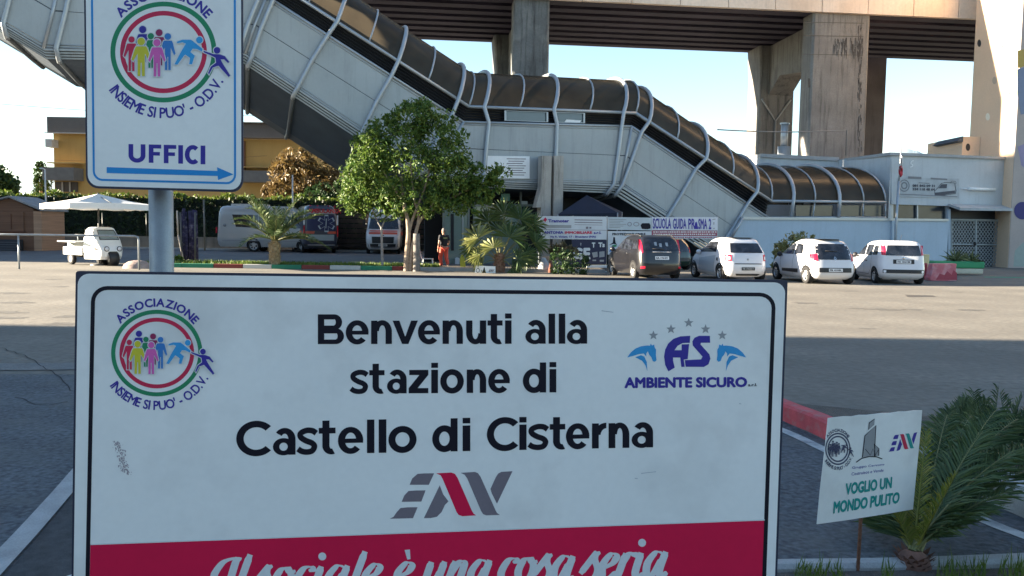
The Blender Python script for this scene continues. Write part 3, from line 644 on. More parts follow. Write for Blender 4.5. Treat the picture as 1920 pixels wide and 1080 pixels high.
# ------------------------------------------------------------------ painted steel notice on the tube, two concrete props
nb = MB(); nb.prism([T(*p, -0.10) for p in ((908, 292), (993, 293), (993, 335), (908, 334))], TD * 0.04)
nb = tag(nb.build('notice_board', white_gloss), 'white metal notice board with rows of small print fixed on the tube beside the tree', 'notice board')
mb = MB()
for k in range(8): mb.poly([T(950 + (k % 2) * 3, 297 + k * 4.3, -0.105), T(986 - (k % 3) * 3, 297.3 + k * 4.3, -0.105), T(986 - (k % 3) * 3, 298.9 + k * 4.3, -0.105), T(950 + (k % 2) * 3, 298.6 + k * 4.3, -0.105)])
mb.build('print_lines', grey_ink, nb)
conc_pier = mat('weathered_concrete', (0.205, 0.195, 0.183), 0.88, var=0.16, scale=0.6, fine=0.10, bump=0.25, streak=0.75, dirt=(0.16, 0.15, 0.145), dirt_amt=0.3, dirt_scale=0.7)
for x0, x1, lab in ((1016.5, 1034.5, 'weathered concrete prop holding the tube, nearer the tree'), (1039.5, 1057, 'weathered concrete prop holding the tube, nearer the parked cars')):
    a = T(x0, 292, -0.75); b = T(x1, 292, -0.75); mb = MB(); za = a.z
    mb.prism([V3((a.x, a.y, 0)), V3((b.x, b.y, 0)), b, a], TD * 0.55)
    if x0 < 1030:
        p = T(x0, 345, -0.73); q = T(x0 - 12, 389, -0.73); r_ = T(x0, 389, -0.73); mb.prism([p, q, r_], TD * 0.5)
    tag(mb.build('concrete_prop', mat('prop_concrete', (0.40, 0.37, 0.33), 0.88, var=0.14, scale=1.2, fine=0.08, streak=0.8)), lab, 'column', 'concrete props under the tube')

# ------------------------------------------------------------------ railway viaduct
VU = V3((0.9938, 0.1113, 0)); VN = V3((-0.1113, 0.9938, 0)); VO = V3((0, 50, 0))
def VP(s, t, z): return VO + VU * s + VN * t + V3((0, 0, z))
VAX = (VU, VN, V3((0, 0, 1)))
def vbox(mb, s0, s1, t0, t1, z0, z1): return mb.box(VP((s0 + s1) / 2, (t0 + t1) / 2, (z0 + z1) / 2), (s1 - s0, t1 - t0, z1 - z0), VAX)
fasc = mat('viaduct_fascia', (0.76, 0.64, 0.54), 0.85, var=0.14, scale=0.3, fine=0.06, streak=0.16, dirt=(0.58, 0.40, 0.26), dirt_amt=0.42, dirt_scale=0.12)
gird = mat('girder_concrete', (0.045, 0.036, 0.056), 0.85, var=0.2, scale=0.4, fine=0.06)
vd = thing('viaduct', 'raised concrete railway viaduct crossing the top of the view behind the tube', 'viaduct', VP(10, 6, 0))
mb = MB(); S0, S1 = -17.0, 62.0; s = S0
while s < S1:
    vbox(mb, s + 0.02, s + 2.98, 0, 0.3, 15.45, 18.4); s += 3.0
mb.build('fascia', fasc, vd)
mb = MB(); vbox(mb, S0, S1, 0.08, 0.2, 18.41, 20.9); mb.build('shadow_barrier', gird if False else MATS['grey_metal_panel'], vd)  # unseen barrier added above the deck for its shadow edge on the tower
mb = MB(); vbox(mb, S0, S1, 0.31, 12.4, 16.75, 17.1); vbox(mb, S0, S1, 12.1, 12.4, 17.12, 18.4); mb.build('deck_slab', gird, vd)
for k in range(8):
    mb = MB(); t = 0.85 + k * 1.52; vbox(mb, S0, S1, t - 0.18, t + 0.18, 15.75, 16.74); vbox(mb, S0, S1, t - 0.42, t + 0.42, 15.45, 15.745); mb.build('girder', gird, vd)
def pier(sc_, w1, lab, conc_pier):
    mb = MB(); h = w1 / 2
    p = thing('viaduct_pier', lab, 'pier', VP(sc_, 5, 0), group='viaduct piers')
    for (t0, t1, w, wt) in ((0.25, 1.75, w1, w1), (9.4, 11.8, 2.6, 2.9)):
        mb = MB(); b = 0.12
        def sec(z, w): return [VP(sc_ - w / 2 + b, t0, z), VP(sc_ + w / 2 - b, t0, z), VP(sc_ + w / 2, t0 + b, z), VP(sc_ + w / 2, t1 - b, z), VP(sc_ + w / 2 - b, t1, z), VP(sc_ - w / 2 + b, t1, z), VP(sc_ - w / 2, t1 - b, z), VP(sc_ - w / 2, t0 + b, z)]
        rows = [sec(z, ww) for z, ww in ((0, w * 1.04), (6, w * 1.02), (12.8, w), (13.0, w), (13.02, w - 0.02), (15.44, wt))]
        mb.grid(rows, False, True); mb.poly(rows[-1]); mb.build('column', conc_pier, p)
    mb = MB(); bw = min(1.7, w1 * 0.6)
    pr = [(1.76, 15.43), (1.76, 12.3), (7.6, 13.0), (9.39, 11.9), (9.39, 15.43)]
    mb.prism([VP(sc_ - bw / 2 + 0.2, t, z) for t, z in pr], VU * bw); mb.build('cross_beam', conc_pier, p)
    mb = MB(); sx = sc_ - bw / 2 + 0.12; mb.tube([VP(sx, 2.6, 15.4), VP(sx, 2.6, 12.9), VP(sx, 2.05, 12.3), VP(sc_ - w1 / 2 - 0.08, 1.2, 11.9), VP(sc_ - w1 / 2 - 0.08, 1.2, 0.5)][:3], 0.08, 6)
    mb.build('drain_pipe', flat('pale_pipe', (0.36, 0.35, 0.34)), p); mb = MB(); sx = sc_ - 1.1; mb.tube([VP(sx - .1, 9.3, 11.6), VP(sc_ - .1, 9.3, 10.0), VP(sc_ + 1.0, 9.3, 11.6)], 0.08, 6); mb.tube([VP(sc_ - .1, 9.3, 10.0), VP(sc_ - .1, 9.3, 0.5)], 0.08, 6)
    mb.build('drain_pipe', flat('pale_pipe', (0.36, 0.35, 0.34)), p)
    return p
pier(0.98, 2.15, 'streaked concrete viaduct pier rising behind the middle of the tube', mat('dark_streaked_concrete', (0.13, 0.135, 0.135), 0.88, var=0.25, scale=0.6, fine=0.10, bump=0.25, streak=0.85, dirt=(0.26, 0.26, 0.25), dirt_amt=0.35, dirt_scale=0.9))  # concrete darker and more streaked than on the broad pier
pier(20.45, 3.75, 'broad stained concrete viaduct pier between the tube and the tower', conc_pier)
bp_ = bpy.data.objects['viaduct_pier.001']; VF = VP(20.45, 0.235, 0); vf = lambda x, y: on(x, y, VF, VN)
mb = MB()
for x0, y0, x1, y1 in ((1506, 41, 1620, 42.2), (1508, 66, 1619, 67.2), (1507, 101, 1618, 102)): mb.poly([vf(x0, y0), vf(x1, y0 + 2), vf(x1, y1 + 2), vf(x0, y1)])
mb.build('formwork_seam', flat('seam_dark', (.10, .09, .08), .9), bp_)
mb = MB(); r = random.Random(17)
for k in range(90):
    x = 1568 + r.choice((0, 14, 31, 44)) + r.uniform(-6, 6); y = r.uniform(70, 98); h = r.uniform(4, 20); w = r.uniform(.6, 2.2); mb.poly([vf(x, y), vf(x + w, y + .5), vf(x + w * .6, y + h), vf(x + w * .3, y + h)])
for k in range(70):
    x = 1610 + r.uniform(-2.5, 5); y = r.uniform(45, 280); h = r.uniform(3, 14); mb.poly([vf(x, y), vf(x + 1.4, y), vf(x + 1, y + h), vf(x, y + h)])
mb.build('water_stain', flat('stain_dark', (.075, .07, .068), .9), bp_)
mb = MB(); mb.poly([vf(1515, 147), vf(1519, 147), vf(1519, 164), vf(1515, 164)]); mb.build('small_opening', flat('opening_dark', (.03, .03, .03)), bp_)
mb = MB(); a = at(1621, 150, 67); b = at(1661, 150, 67); mb.prism([V3((a.x, 67, 0)), V3((b.x, 67, 0)), V3((b.x, 69, 0)), V3((a.x, 69, 0))], V3((0, 0, 17.0)))
tag(mb.build('concrete_column', mat('dark_column', (0.17, 0.13, 0.12), 0.9, var=0.2, scale=0.5, streak=0.4)), 'dark far column standing behind the broad viaduct pier', 'column')  # column concrete in a dark brownish tone

# ------------------------------------------------------------------ tower at the right edge
tower_m = mat('tan_tower_plaster', (0.72, 0.52, 0.36), 0.85, var=0.05, scale=0.4, fine=0.03)
tower_f = mat('mural_plaster', (0.42, 0.36, 0.33), 0.85, var=0.12, scale=0.4, fine=0.03)
tw = thing('painted_tower', 'tall tan tower with a mural and round holes at the right edge', 'tower', (32, 48.5, 0))
TX = 28.05
yN = TX * F / (1905.5 - 960); yF = TX * F / (1826 - 960)
def TWp(px, py, e=0.0): return on(px, py, V3((TX - e, 0, 0)), V3((1, 0, 0)))
yN = TWp(1905.5, 200).y; yF = TWp(1825, 130).y
mb = MB(); mb.bbox((TX, yN, 0), (TX + 9, yF, 46)); mb.build('tower_shaft', tower_m, tw)
mb = MB(); mb.bbox((TX + 0.03, yN - 0.05, 0), (TX + 9, yN, 46)); mb.build('mural_face', tower_f, tw)
def TFp(px, py, e=0.0): return on(px, py, V3((0, yN - 0.06 - e, 0)), V3((0, 1, 0)))
for name, col, polys in (('mural_patch', (0.16, 0.20, 0.30), [[(1907, 130), (1940, 120), (1940, 210), (1914, 215), (1908, 180)]]), ('mural_patch', (0.28, 0.24, 0.38), [[(1908, 275), (1940, 262), (1940, 330), (1915, 310)]]),
                         ('mural_patch', (0.40, 0.28, 0.06), [[(1908, 95), (1940, 88), (1940, 118), (1908, 128)]]), ('mural_patch', (0.30, 0.36, 0.33), [[(1903, 470), (1918, 455), (1950, 440), (1950, 500), (1900, 500)]])):
    mb = MB()
    for q in polys: mb.poly([TFp(*p) for p in q])
    mb.build(name, flat('mural_%d' % int(col[0] * 1000), col), tw)
mb = MB(); mb.poly([TFp(*p, 0.01) for p in ellipse(1917, 395, 15.5, 16.5, 30)]); mb.build('mural_disc', flat('mural_navy', (0.02, 0.02, 0.16)), tw)
dark_hole = flat('dark_hole', (0.02, 0.02, 0.025)); pale_hole = flat('pale_patch', (0.80, 0.72, 0.58))
for x, y, m_, rx in ((1836, 81, dark_hole, 3.6), (1864.5, 151, flat('tan_patch', (0.45, 0.34, 0.25)), 4), (1852, 219, pale_hole, 4)):
    mb = MB(); mb.poly([TWp(*p, 0.01) for p in ellipse(x, y, rx, 7, 20)]); mb.build('round_hole', m_, tw)
mb = MB()
for x0, y0, x1, y1 in ((1872, 68, 1873, 80), (1878, 92, 1882, 80), (1878, 108, 1883, 115), (1891, 112, 1892, 102), (1886, 131, 1889, 140), (1900, 130, 1903, 122), (1896, 152, 1902, 146), (1892, 170, 1893, 180), (1898, 194, 1904, 182)):
    dx, dy = x1 - x0, y1 - y0; l = math.hypot(dx, dy); nx, ny = -dy / l * 0.9, dx / l * 0.9
    mb.poly([TWp(x0, y0, 0.012), TWp((x0 + x1) / 2 + nx, (y0 + y1) / 2 + ny, 0.012), TWp(x1, y1, 0.012), TWp((x0 + x1) / 2 - nx, (y0 + y1) / 2 - ny, 0.012)])
mb.build('petal_mark', flat('petal_brown', (0.07, 0.05, 0.03)), tw)
ax_ = at(1785, 270, yF); mb = MB(); mb.bbox((ax_.x, yF - 1.2, 0), (TX - 0.02, yF + 3, ax_.z + 0.32)); mb.build('side_block', tower_m, tw)
mb = MB(); mb.prism([V3((ax_.x - 0.35, yF - 1.25, ax_.z + 0.05)), V3((ax_.x, yF - 1.25, ax_.z + 0.34)), V3((ax_.x, yF - 1.25, ax_.z + 0.0))], V3((0, 3, 0))); mb.build('side_cap', under_m, tw)
mb = MB(); mb.poly([on(*p, V3((0, yF - 1.21, 0)), V3((0, 1, 0))) for p in ellipse(1815, 276, 4.2, 7, 20)]); mb.build('round_hole', dark_hole, tw)

# ------------------------------------------------------------------ station building at the right
bplas = mat('station_plaster', (0.50, 0.53, 0.55), 0.8, var=0.06, scale=0.6, fine=0.03, streak=0.16, dirt=(0.40, 0.40, 0.40), dirt_amt=0.25, dirt_scale=0.5)
bwall = mat('blue_grey_wall', (0.40, 0.49, 0.58), 0.7, var=0.05, scale=0.5, fine=0.03, streak=0.10)
tanb = 0.22; BD = V3((-tanb, 1, 0)).normalized(); BP = V3((24.4, 46.9, 0))
def B(px, py, d=0.0): return on(px, py, BP + BD * d, BD)
sb = thing('station_building', 'low grey station building with a worn banner, left of the painted tower', 'building', (B(1780, 400).x, B(1780, 400).y, 0))
dn = V3((0, 0, -1))
def flatq(pts, depth=None, d=BD): mb = MB(); mb.prism(pts, (depth or d * 0.3)); return mb
# front fascia, deep block
mb = flatq([B(1671.5, 288.5), B(1895, 297), B(1895, 393), B(1786, 386.5), B(1671.5, 383)], BD * 9); mb.build('upper_wall', bplas, sb)
mb = flatq([B(1669.5, 285.5, -0.12), B(1897, 294.5, -0.12), B(1897, 299, -0.12), B(1669.5, 291, -0.12)], BD * 9.3); mb.build('roof_edge', mat('roof_edge_grey', (0.34, 0.35, 0.36), 0.7), sb)
# rear wing reaching left
ra = at(1572, 302, 50.6); rb_ = at(1425, 295, 51.3)
mb = MB(); mb.prism([V3((rb_.x, rb_.y, 0)), V3((ra.x, ra.y, 0)), ra, V3((rb_.x, rb_.y, rb_.z))], V3((0, 6, 0))); mb.build('rear_wing', bplas, sb)
mb = MB(); mb.prism([V3((rb_.x, rb_.y - .1, rb_.z)), V3((ra.x, ra.y - .1, ra.z)), V3((ra.x, ra.y - .1, ra.z + .22)), V3((rb_.x, rb_.y - .1, rb_.z + .22))], V3((0, 6, 0))); mb.build('roof_edge', MATS['roof_edge_grey'], sb)
c1_ = B(1671.5, 288.5); mb = MB(); mb.prism([V3((ra.x, ra.y, 0)), V3((c1_.x - .02, c1_.y, 0)), V3((c1_.x - .02, c1_.y, c1_.z)), V3((ra.x, ra.y, c1_.z))], V3((0.3, 0.2, 0))); mb.build('return_wall', bplas, sb)
# window strip under the fascia
mb = flatq([B(1671.5, 383.2, 0.25), B(1782, 386.6, 0.25), B(1782, 412, 0.25), B(1671.5, 410, 0.25)], BD * 0.2); wi = mb.build('window', MATS['dark_pane'], sb)
mb = MB()
for x in (1672, 1720.5, 1777):
    w = 3 if x != 1720.5 else 1.2; mb.prism([B(x - w, 383.5, 0.1), B(x + w, 383.5, 0.1), B(x + w, 411, 0.1), B(x - w, 411, 0.1)], BD * 0.12)
mb.build('frame', rib_m, wi)
# canopy and gate recess
mb = MB(); mb.prism([B(1779, 386.7, -0.02), B(1800, 394.5, -0.9), B(1905, 395.8, -0.9), B(1905, 389.5, -0.02)], V3((0, 0, 0.14))); mb.build('canopy', mat('canopy_grey', (0.40, 0.42, 0.43), 0.7), sb)
mb = flatq([B(1781, 387, 0.6), B(1884, 390, 0.6), B(1884, 503, 0.6), B(1781, 501, 0.6)], BD * 0.2); mb.build('doorway', mat('doorway_dark', (0.03, 0.035, 0.045), 0.5), sb)
mb = MB(); mb.prism([B(1883, 393.5, 0.0), B(1906, 394, 0.0), B(1906, 506, 0.0), B(1883, 505, 0.0)], BD * 1.2); mb.build('side_wall', mat('beige_plaster', (0.46, 0.40, 0.34), 0.85, var=0.1, scale=0.8, streak=0.2), sb)
mb = MB(); mb.prism([B(1778, 392, 0), B(1782.5, 392, 0), B(1782.5, 502, 0), B(1778, 502, 0)], BD * 0.8); mb.build('door_post', bwall, sb)
mb = MB(); mb.poly([B(*p, -0.01) for p in ellipse(1900, 492, 7, 8)]); mb.build('pale_spot', pale_hole, sb)
# lattice gate
gt = thing('lattice_gate', 'folding steel lattice gate closing the dark station doorway', 'gate', (B(1832, 500).x, B(1832, 500).y, 0))
mb = MB()
def gline(a, b, r=0.022): mb.tube([B(*a, 0.3), B(*b, 0.3)], r, 5, False)
for (xa, xb) in ((1784, 1829), (1831, 1879)):
    for (ya, yb) in ((413, 456), (462, 499)):
        n = 8; w = (xb - xa) / n; rows = 5; hh = (yb - ya) / rows
        for i in range(n):
            for j in range(rows):
                x = xa + i * w; y = ya + j * hh; gline((x, y), (x + w / 2, y + hh / 2)); gline((x + w / 2, y + hh / 2), (x, y + hh)); gline((x + w, y), (x + w / 2, y + hh / 2)); gline((x + w / 2, y + hh / 2), (x + w, y + hh))
mb.build('lattice', mat('gate_steel', (0.36, 0.40, 0.42), 0.5, 0.2), gt)
mb = MB()
for a, b in (((1784, 412), (1879, 413)), ((1784, 458), (1879, 459)), ((1784, 501), (1879, 502))): gline(a, b, 0.06)
for x in (1784, 1830, 1879): gline((x, 411), (x, 502), 0.06)
mb.build('gate_frame', MATS['gate_steel'], gt)
mb = MB(); mb.poly([B(*p, 0.2) for p in ellipse(1828, 457, 3, 3.6, 10)]); mb.build('lock', black_ink, gt)
# things fixed to the front
bn = MB(); bn.prism([B(1684, 333, -.04), B(1798, 335, -.04), B(1798, 371.5, -.04), B(1684, 369, -.04)], BD * 0.03)
bn = tag(bn.build('faded_banner', mat('faded_banner', (0.42, 0.45, 0.47), 0.7, var=0.10, scale=2.5, dirt=(0.33, 0.34, 0.35), dirt_amt=0.4, dirt_scale=2)), 'faded grey ambulance service banner on the station wall', 'banner')
dki = flat('faded_ink', (0.075, 0.08, 0.10), 0.7); mdi = flat('mid_faded_ink', (0.20, 0.21, 0.23), 0.7)
Bm = lambda x, y: B(x, y, -.05)
zb = lambda p: (1640 + p[0] / 4, 250 + p[1] / 4)
mb = MB()
for t, q in (('081 842 09 31', [(284, 402), (452, 404), (452, 385), (284, 382)]), ('334 118 48 64', [(284, 428), (452, 431), (452, 411), (284, 408)])): letters(mb, t, [zb(p) for p in q], Bm, 0.05, res=2)
vanp = [(452, 462), (450, 432), (475, 408), (500, 376), (530, 368), (600, 372), (610, 430), (606, 452), (560, 458), (520, 466)]
strip(mb, [zb(p) for p in vanp + [vanp[0]]], 1.2, Bm); mb.poly([Bm(*zb(p)) for p in [(478, 412), (502, 382), (545, 380), (540, 412)]]); mb.poly([Bm(*zb(p)) for p in [(452, 445), (600, 428), (605, 448), (545, 456), (520, 464), (455, 462)]])
mb.build('lettering', dki, bn)
mb = MB(); e1 = [zb(p) for p in ellipse(222, 392, 40, 46, 30)]; e2 = [zb(p) for p in ellipse(222, 392, 33, 38, 30)]; ring(mb, Bm, e1, e2); ring(mb, Bm, [zb(p) for p in ellipse(222, 392, 25, 28, 30)], [zb(p) for p in ellipse(222, 392, 15, 17, 30)])
for q in ([(250, 322), (350, 326), (352, 345), (250, 340)], [(420, 332), (545, 340), (545, 352), (420, 345)], [(182, 452), (620, 472), (620, 478), (182, 459)], [(330, 368), (412, 372), (412, 378), (330, 374)]): mb.poly([Bm(*zb(p)) for p in q])
strip(mb, [zb(p) for p in [(565, 375), (580, 358), (605, 360), (612, 372), (600, 385)]], 1.4, Bm)
mb.build('faded_print', mdi, bn)
lt = MB(); lt.tube([B(1816, 354.2, -.16), B(1866, 355.5, -.16)], 0.085, 10); lt.tube([B(1803, 354, -.05), B(1816, 354.2, -.16)], 0.03, 6)
tag(lt.build('tube_light', flat('lamp_white', (0.85, 0.86, 0.84), 0.3)), 'white tubular wall light beside the faded banner', 'wall light')
mb = MB(); strip(mb, [zb(p) for p in crom([(292, 205), (276, 212), (272, 228), (284, 235), (282, 248), (264, 254)], 4)], 1.5, Bm); tag(mb.build('letter_s', white_gloss), 'single white letter S left over on the grey station wall', 'wall letter')
# wall in front of the lowest landing
rw = thing('landing_wall', 'long blue-grey plastered wall with a cap, standing behind the parked white cars', 'wall', (T(1600, 420).x, T(1600, 420).y, 0))
def gz(p): return V3((p.x, p.y, 0))
a, b = T(1392, 409, -0.25), T(1779, 413, -0.25); c_ = T(1366, 445, -0.25)
mb = MB(); mb.prism([gz(T(1340, 480, -0.25)), gz(b), b, a, c_], TD * 0.35); mb.build('wall_face', bwall, rw)
mb = MB(); mb.prism([T(1391, 406.5, -0.33), T(1779, 410.5, -0.33), T(1779, 414.5, -0.33), T(1391, 411.5, -0.33)], TD * 0.5)
mb.tube([T(1393, 408, -0.33), T(1372, 443, -0.33)], 0.09, 8); mb.build('cap', rib_m, rw)
mb = MB(); mb.prism([T(1672.5, 414, -0.33), T(1681, 414, -0.33), gz(T(1681, 500, -0.33)), gz(T(1672.5, 500, -0.33))], TD * 0.1); mb.build('pilaster', bwall, rw)
# flagpole
fp = thing('flagpole', 'thin pole with a limp red and white flag in front of the station wall', 'flag', (T(1684, 420, -0.6).x, T(1684, 420, -0.6).y, 0))
mb = MB(); a = T(1680, 420, -0.6); b = T(1690, 274, -0.6); mb.tube([gz(a), a, a.lerp(b, 0.55)], 0.07, 8); mb.tube([a.lerp(b, 0.55), b], 0.035, 8); mb.build('pole', rib_m, fp)
for nm, cc, pts in (('flag_white', (0.75, 0.74, 0.72), [(1689, 291), (1692, 293), (1692.5, 309), (1690, 318), (1687, 314), (1686.5, 300)]), ('flag_red', (0.55, 0.05, 0.07), [(1686, 312), (1690, 310), (1693, 316), (1692.5, 328), (1689, 333), (1685.5, 330), (1684.5, 320)])):
    rows = []
    for k in range(7):
        t = k / 6; n = len(pts) // 2
        L_ = [V3((*p, 0)) for p in pts[n:][::-1]]; R_ = [V3((*p, 0)) for p in pts[:n]]
        def s_(l, t): x = t * (len(l) - 1); i = min(int(x), len(l) - 2); return l[i].lerp(l[i + 1], x - i)
        lo, hi = s_(L_, t), s_(R_, t); rows.append([T(lo.x + (hi.x - lo.x) * j / 5, lo.y + (hi.y - lo.y) * j / 5, -0.65 + 0.12 * math.sin(j * 2.2 + k * .4)) for j in range(6)])
    mb = MB(); mb.grid(rows); mb.build(nm, flat(nm, cc, 0.8), fp)
mb = MB(); a = at(1471.5, 232, 54); b = at(1471.5, 275, 54); mb.tube([V3((a.x, 54, 0)), V3((a.x, 54, b.z))], 0.4, 14); mb.tube([V3((a.x, 54, b.z)), V3((a.x, 54, a.z))], 0.22, 12); mb.lathe([(0.3, -0.05), (0.3, 0.05)], (a.x, 54, a.z), n=12)
tag(mb.build('vent_chimney', rib_m), 'slim metal vent chimney behind the station roof, seen between the viaduct columns', 'chimney')
# ------------------------------------------------------------------ unseen blocks added outside the frame to shade the forecourt
shade_rend = mat('shade_block_render', (0.30, 0.24, 0.18), 0.9, var=0.1, scale=0.3)
shade_rend_grey = mat('shade_block_render_grey', (0.22, 0.22, 0.22), 0.9, var=0.1, scale=0.3)
shut = flat('shade_block_shutter', (0.08, 0.06, 0.045)); roof_t = flat('shade_block_roof', (0.30, 0.14, 0.08))
def block(label, c, size, rz, m, floors, group):
    t = thing('unseen_shade_block', label, 'building', (c[0], c[1], 0), group=group); ca, sa = math.cos(rz), math.sin(rz)
    ax = (V3((ca, sa, 0)), V3((-sa, ca, 0)), V3((0, 0, 1))); C0 = V3((c[0], c[1], 0)); L_, D_, H_ = size
    mb = MB(); mb.box(C0 + V3((0, 0, H_ / 2)), (L_, D_, H_), ax); mb.build('wall', m, t)
    mb = MB(); mb.box(C0 + V3((0, 0, H_ + 0.15)), (L_ + 0.6, D_ + 0.6, 0.3), ax); mb.build('roof', roof_t, t)
    mb = MB(); n = int(L_ / 3.2)
    for k in range(n):
        for f in range(floors):
            for s in (-1, 1): mb.box(C0 + ax[0] * (-L_ / 2 + (k + .5) * L_ / n) + ax[1] * (s * (D_ / 2 + 0.03)) + V3((0, 0, (f + .55) * H_ / floors)), (1.2, 0.1, 1.5), ax)
    mb.build('shutters', shut, t); return t
BLK = True
if BLK:
    block('long tan unseen block added far out on the left to shade the near road', (-57, 5.4), (52, 16, 13.4), 0.0, shade_rend, 4, 'added shade blocks round the forecourt')
    block('grey unseen block added on the far left to shade the back lot', (-60, 41), (38, 9.4, 17.0), 0.0, shade_rend_grey, 4, 'added shade blocks round the forecourt')
    block('narrow tall tan block added on the far left to shade the station wall', (-56, 48.0), (14, 4.2, 25.4), 0.0, shade_rend, 7, 'added shade blocks round the forecourt')
    block('grey block added behind the viewer to dim the signs', (0, -38), (90, 12, 10), 0.0, shade_rend_grey, 6, 'added shade blocks round the forecourt')
# ------------------------------------------------------------------ vegetation builders
leaf_g = leafmat('tree_leaf', (0.035, 0.095, 0.020), (0.16, 0.225, 0.040), 0.32)
leaf_d = leafmat('dark_leaf', (0.022, 0.055, 0.020), (0.05, 0.09, 0.025), 0.25)
leaf_b = leafmat('bronze_leaf', (0.12, 0.075, 0.03), (0.22, 0.15, 0.05), 0.3)
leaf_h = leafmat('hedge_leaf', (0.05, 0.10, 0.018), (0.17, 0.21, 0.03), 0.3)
leaf_p = leafmat('palm_leaflet', (0.045, 0.085, 0.030), (0.11, 0.15, 0.05), 0.22, 0.45)
leaf_y = leafmat('yellow_leaflet', (0.16, 0.20, 0.02), (0.30, 0.27, 0.06), 0.3, 0.45)
leaf_s = leafmat('sage_leaf', (0.14, 0.17, 0.06), (0.26, 0.24, 0.11), 0.25)
bark = mat('bark', (0.30, 0.23, 0.17), 0.9, var=0.3, scale=7, fine=0.2, bump=0.6)
bark_g = mat('grey_bark', (0.17, 0.155, 0.14), 0.9, var=0.3, scale=6, fine=0.2, bump=0.5)
def rvec(r): 
    while True:
        v = V3((r.uniform(-1, 1), r.uniform(-1, 1), r.uniform(-1, 1)))
        if 0.02 < v.length < 1: return v
def leaf(mb, p, r, s, w=0.42, up=0.4):
    d = (rvec(r).normalized() + V3((0, 0, r.uniform(-.7, up)))).normalized(); n = d.cross(rvec(r).normalized())
    if n.length < .05: n = d.orthogonal()
    n = n.normalized(); q = d.cross(n); k = s * r.uniform(0.65, 1.3)
    mb.add([p - d * k * .5, p + n * k * w * .5 + q * k * .06, p + d * k * .5, p - n * k * w * .5 + q * k * .06], [(0, 1, 2, 3)])
def crown(mb, blobs, n, s, r, Y, depth=1.0, shell=0.55, ngap=0):
    """blobs: pixel centre, pixel radii (and optional depth offset); each a loose clump of leaves"""
    tot = sum(b[2] * b[3] for b in blobs)
    for b in blobs:
        dy = b[4] if len(b) > 4 else 0; c = at(b[0], b[1], Y + dy); rx = b[2] * (Y + dy) / F; rz = b[3] * (Y + dy) / F; ry = (rx + rz) / 2 * depth
        sub = []
        for k in range(max(5, int(9 * b[2] * b[3] / 1500))):
            v = rvec(r).normalized() * r.uniform(0.55, 1.0); sub.append((V3((v.x * rx, v.y * ry, v.z * rz)), r.uniform(.22, .42) * min(rx, rz)))
        m = int(n * b[2] * b[3] / tot)
        for k in range(m):
            if r.random() < 0.72:
                o, q = r.choice(sub); v = rvec(r); p = c + o + v * q
            else:
                v = rvec(r); v = v.normalized() * (v.length ** shell); p = c + V3((v.x * rx, v.y * ry, v.z * rz))
            leaf(mb, p, r, s)
def limb(mb, pts, r0_, r1_, n=8):
    P = crom3(pts); mb.tube(P, [r0_ + (r1_ - r0_) * i / (len(P) - 1) for i in range(len(P))], n)
def crom3(p, n=5):
    p = [V3(q) for q in p]; out = []
    for i in range(len(p) - 1):
        a = p[max(i - 1, 0)]; b = p[i]; c = p[i + 1]; d = p[min(i + 2, len(p) - 1)]
        for k in range(n):
            t = k / n; out.append(0.5 * ((2 * b) + (c - a) * t + (2 * a - 5 * b + 4 * c - d) * t * t + (3 * b - a - 3 * c + d) * t ** 3))
    out.append(p[-1]); return out
def frond(mb, stem, base, d, length, droop, ll, n, r, lw=0.02, sr=0.012, vee=0.5):
    """feather leaf: rachis curve and two rows of narrow leaflets"""
    d = V3(d).normalized(); P = []; p = V3(base); t = d.copy(); st = length / 16
    for k in range(17):
        P.append(p.copy()); p = p + t * st; t = (t + V3((0, 0, -droop / 16 * (0.4 + 1.2 * k / 16)))).normalized()
    stem.tube(P, [sr * (1 - 0.85 * i / 16) for i in range(17)], 5, False)
    for k in range(n):
        f = 0.14 + 0.86 * k / n; x = f * 16; i = min(int(x), 15); q = P[i].lerp(P[i + 1], x - i); tt = (P[i + 1] - P[i]).normalized()
        sd = tt.cross(V3((0, 0, 1))); sd = sd.normalized() if sd.length > .05 else V3((1, 0, 0)); up = sd.cross(tt)
        l = ll * (0.35 + 0.9 * math.sin(math.pi * min(1, f * 0.85 + 0.1))) * r.uniform(.85, 1.1)
        for s in (-1, 1):
            if r.random() < .05: continue
            e = (sd * s * 0.8 + tt * (0.55 + 0.5 * f + r.uniform(-.16, .16)) + up * (vee * r.uniform(.5, 1.3) + r.uniform(-.14, .14))).normalized(); l = l * r.uniform(.8, 1.06); w = tt * lw * 0.5
            tip = q + e * l + V3((r.uniform(-.06, .06) * l, 0, -l * r.uniform(.06, .26))); mid = q + e * l * 0.5
            mb.add([q - w * .6, q + w * .6, mid + w, tip, mid - w], [(0, 1, 2, 3, 4)])
def fan(mb, stem, base, c, nrm, up, rad, nseg, r, spread=215):
    c = V3(c); nrm = V3(nrm).normalized(); up = V3(up); up = (up - nrm * up.dot(nrm)).normalized(); sd = up.cross(nrm)
    m_ = V3(base).lerp(c, .55) + V3((0, 0, .08)); stem.tube([V3(base), m_, c], [.022, .017, .012], 5, False)
    for k in range(nseg):
        a = R(-spread / 2 + spread * (k + .5) / nseg + r.uniform(-2, 2)); da = R(spread / nseg) * .46
        def q(ang, l, lift=0): return c + (up * math.cos(ang) + sd * math.sin(ang)) * l + nrm * lift
        l = rad * r.uniform(.86, 1.06) * (1 - .12 * abs(a) / R(spread / 2)); lf = .05 * rad * (1 if k % 2 else -1)
        mb.add([c, q(a - da, l * .6, lf), q(a, l, -.12 * l), q(a + da, l * .6, -lf)], [(0, 1, 2, 3)])

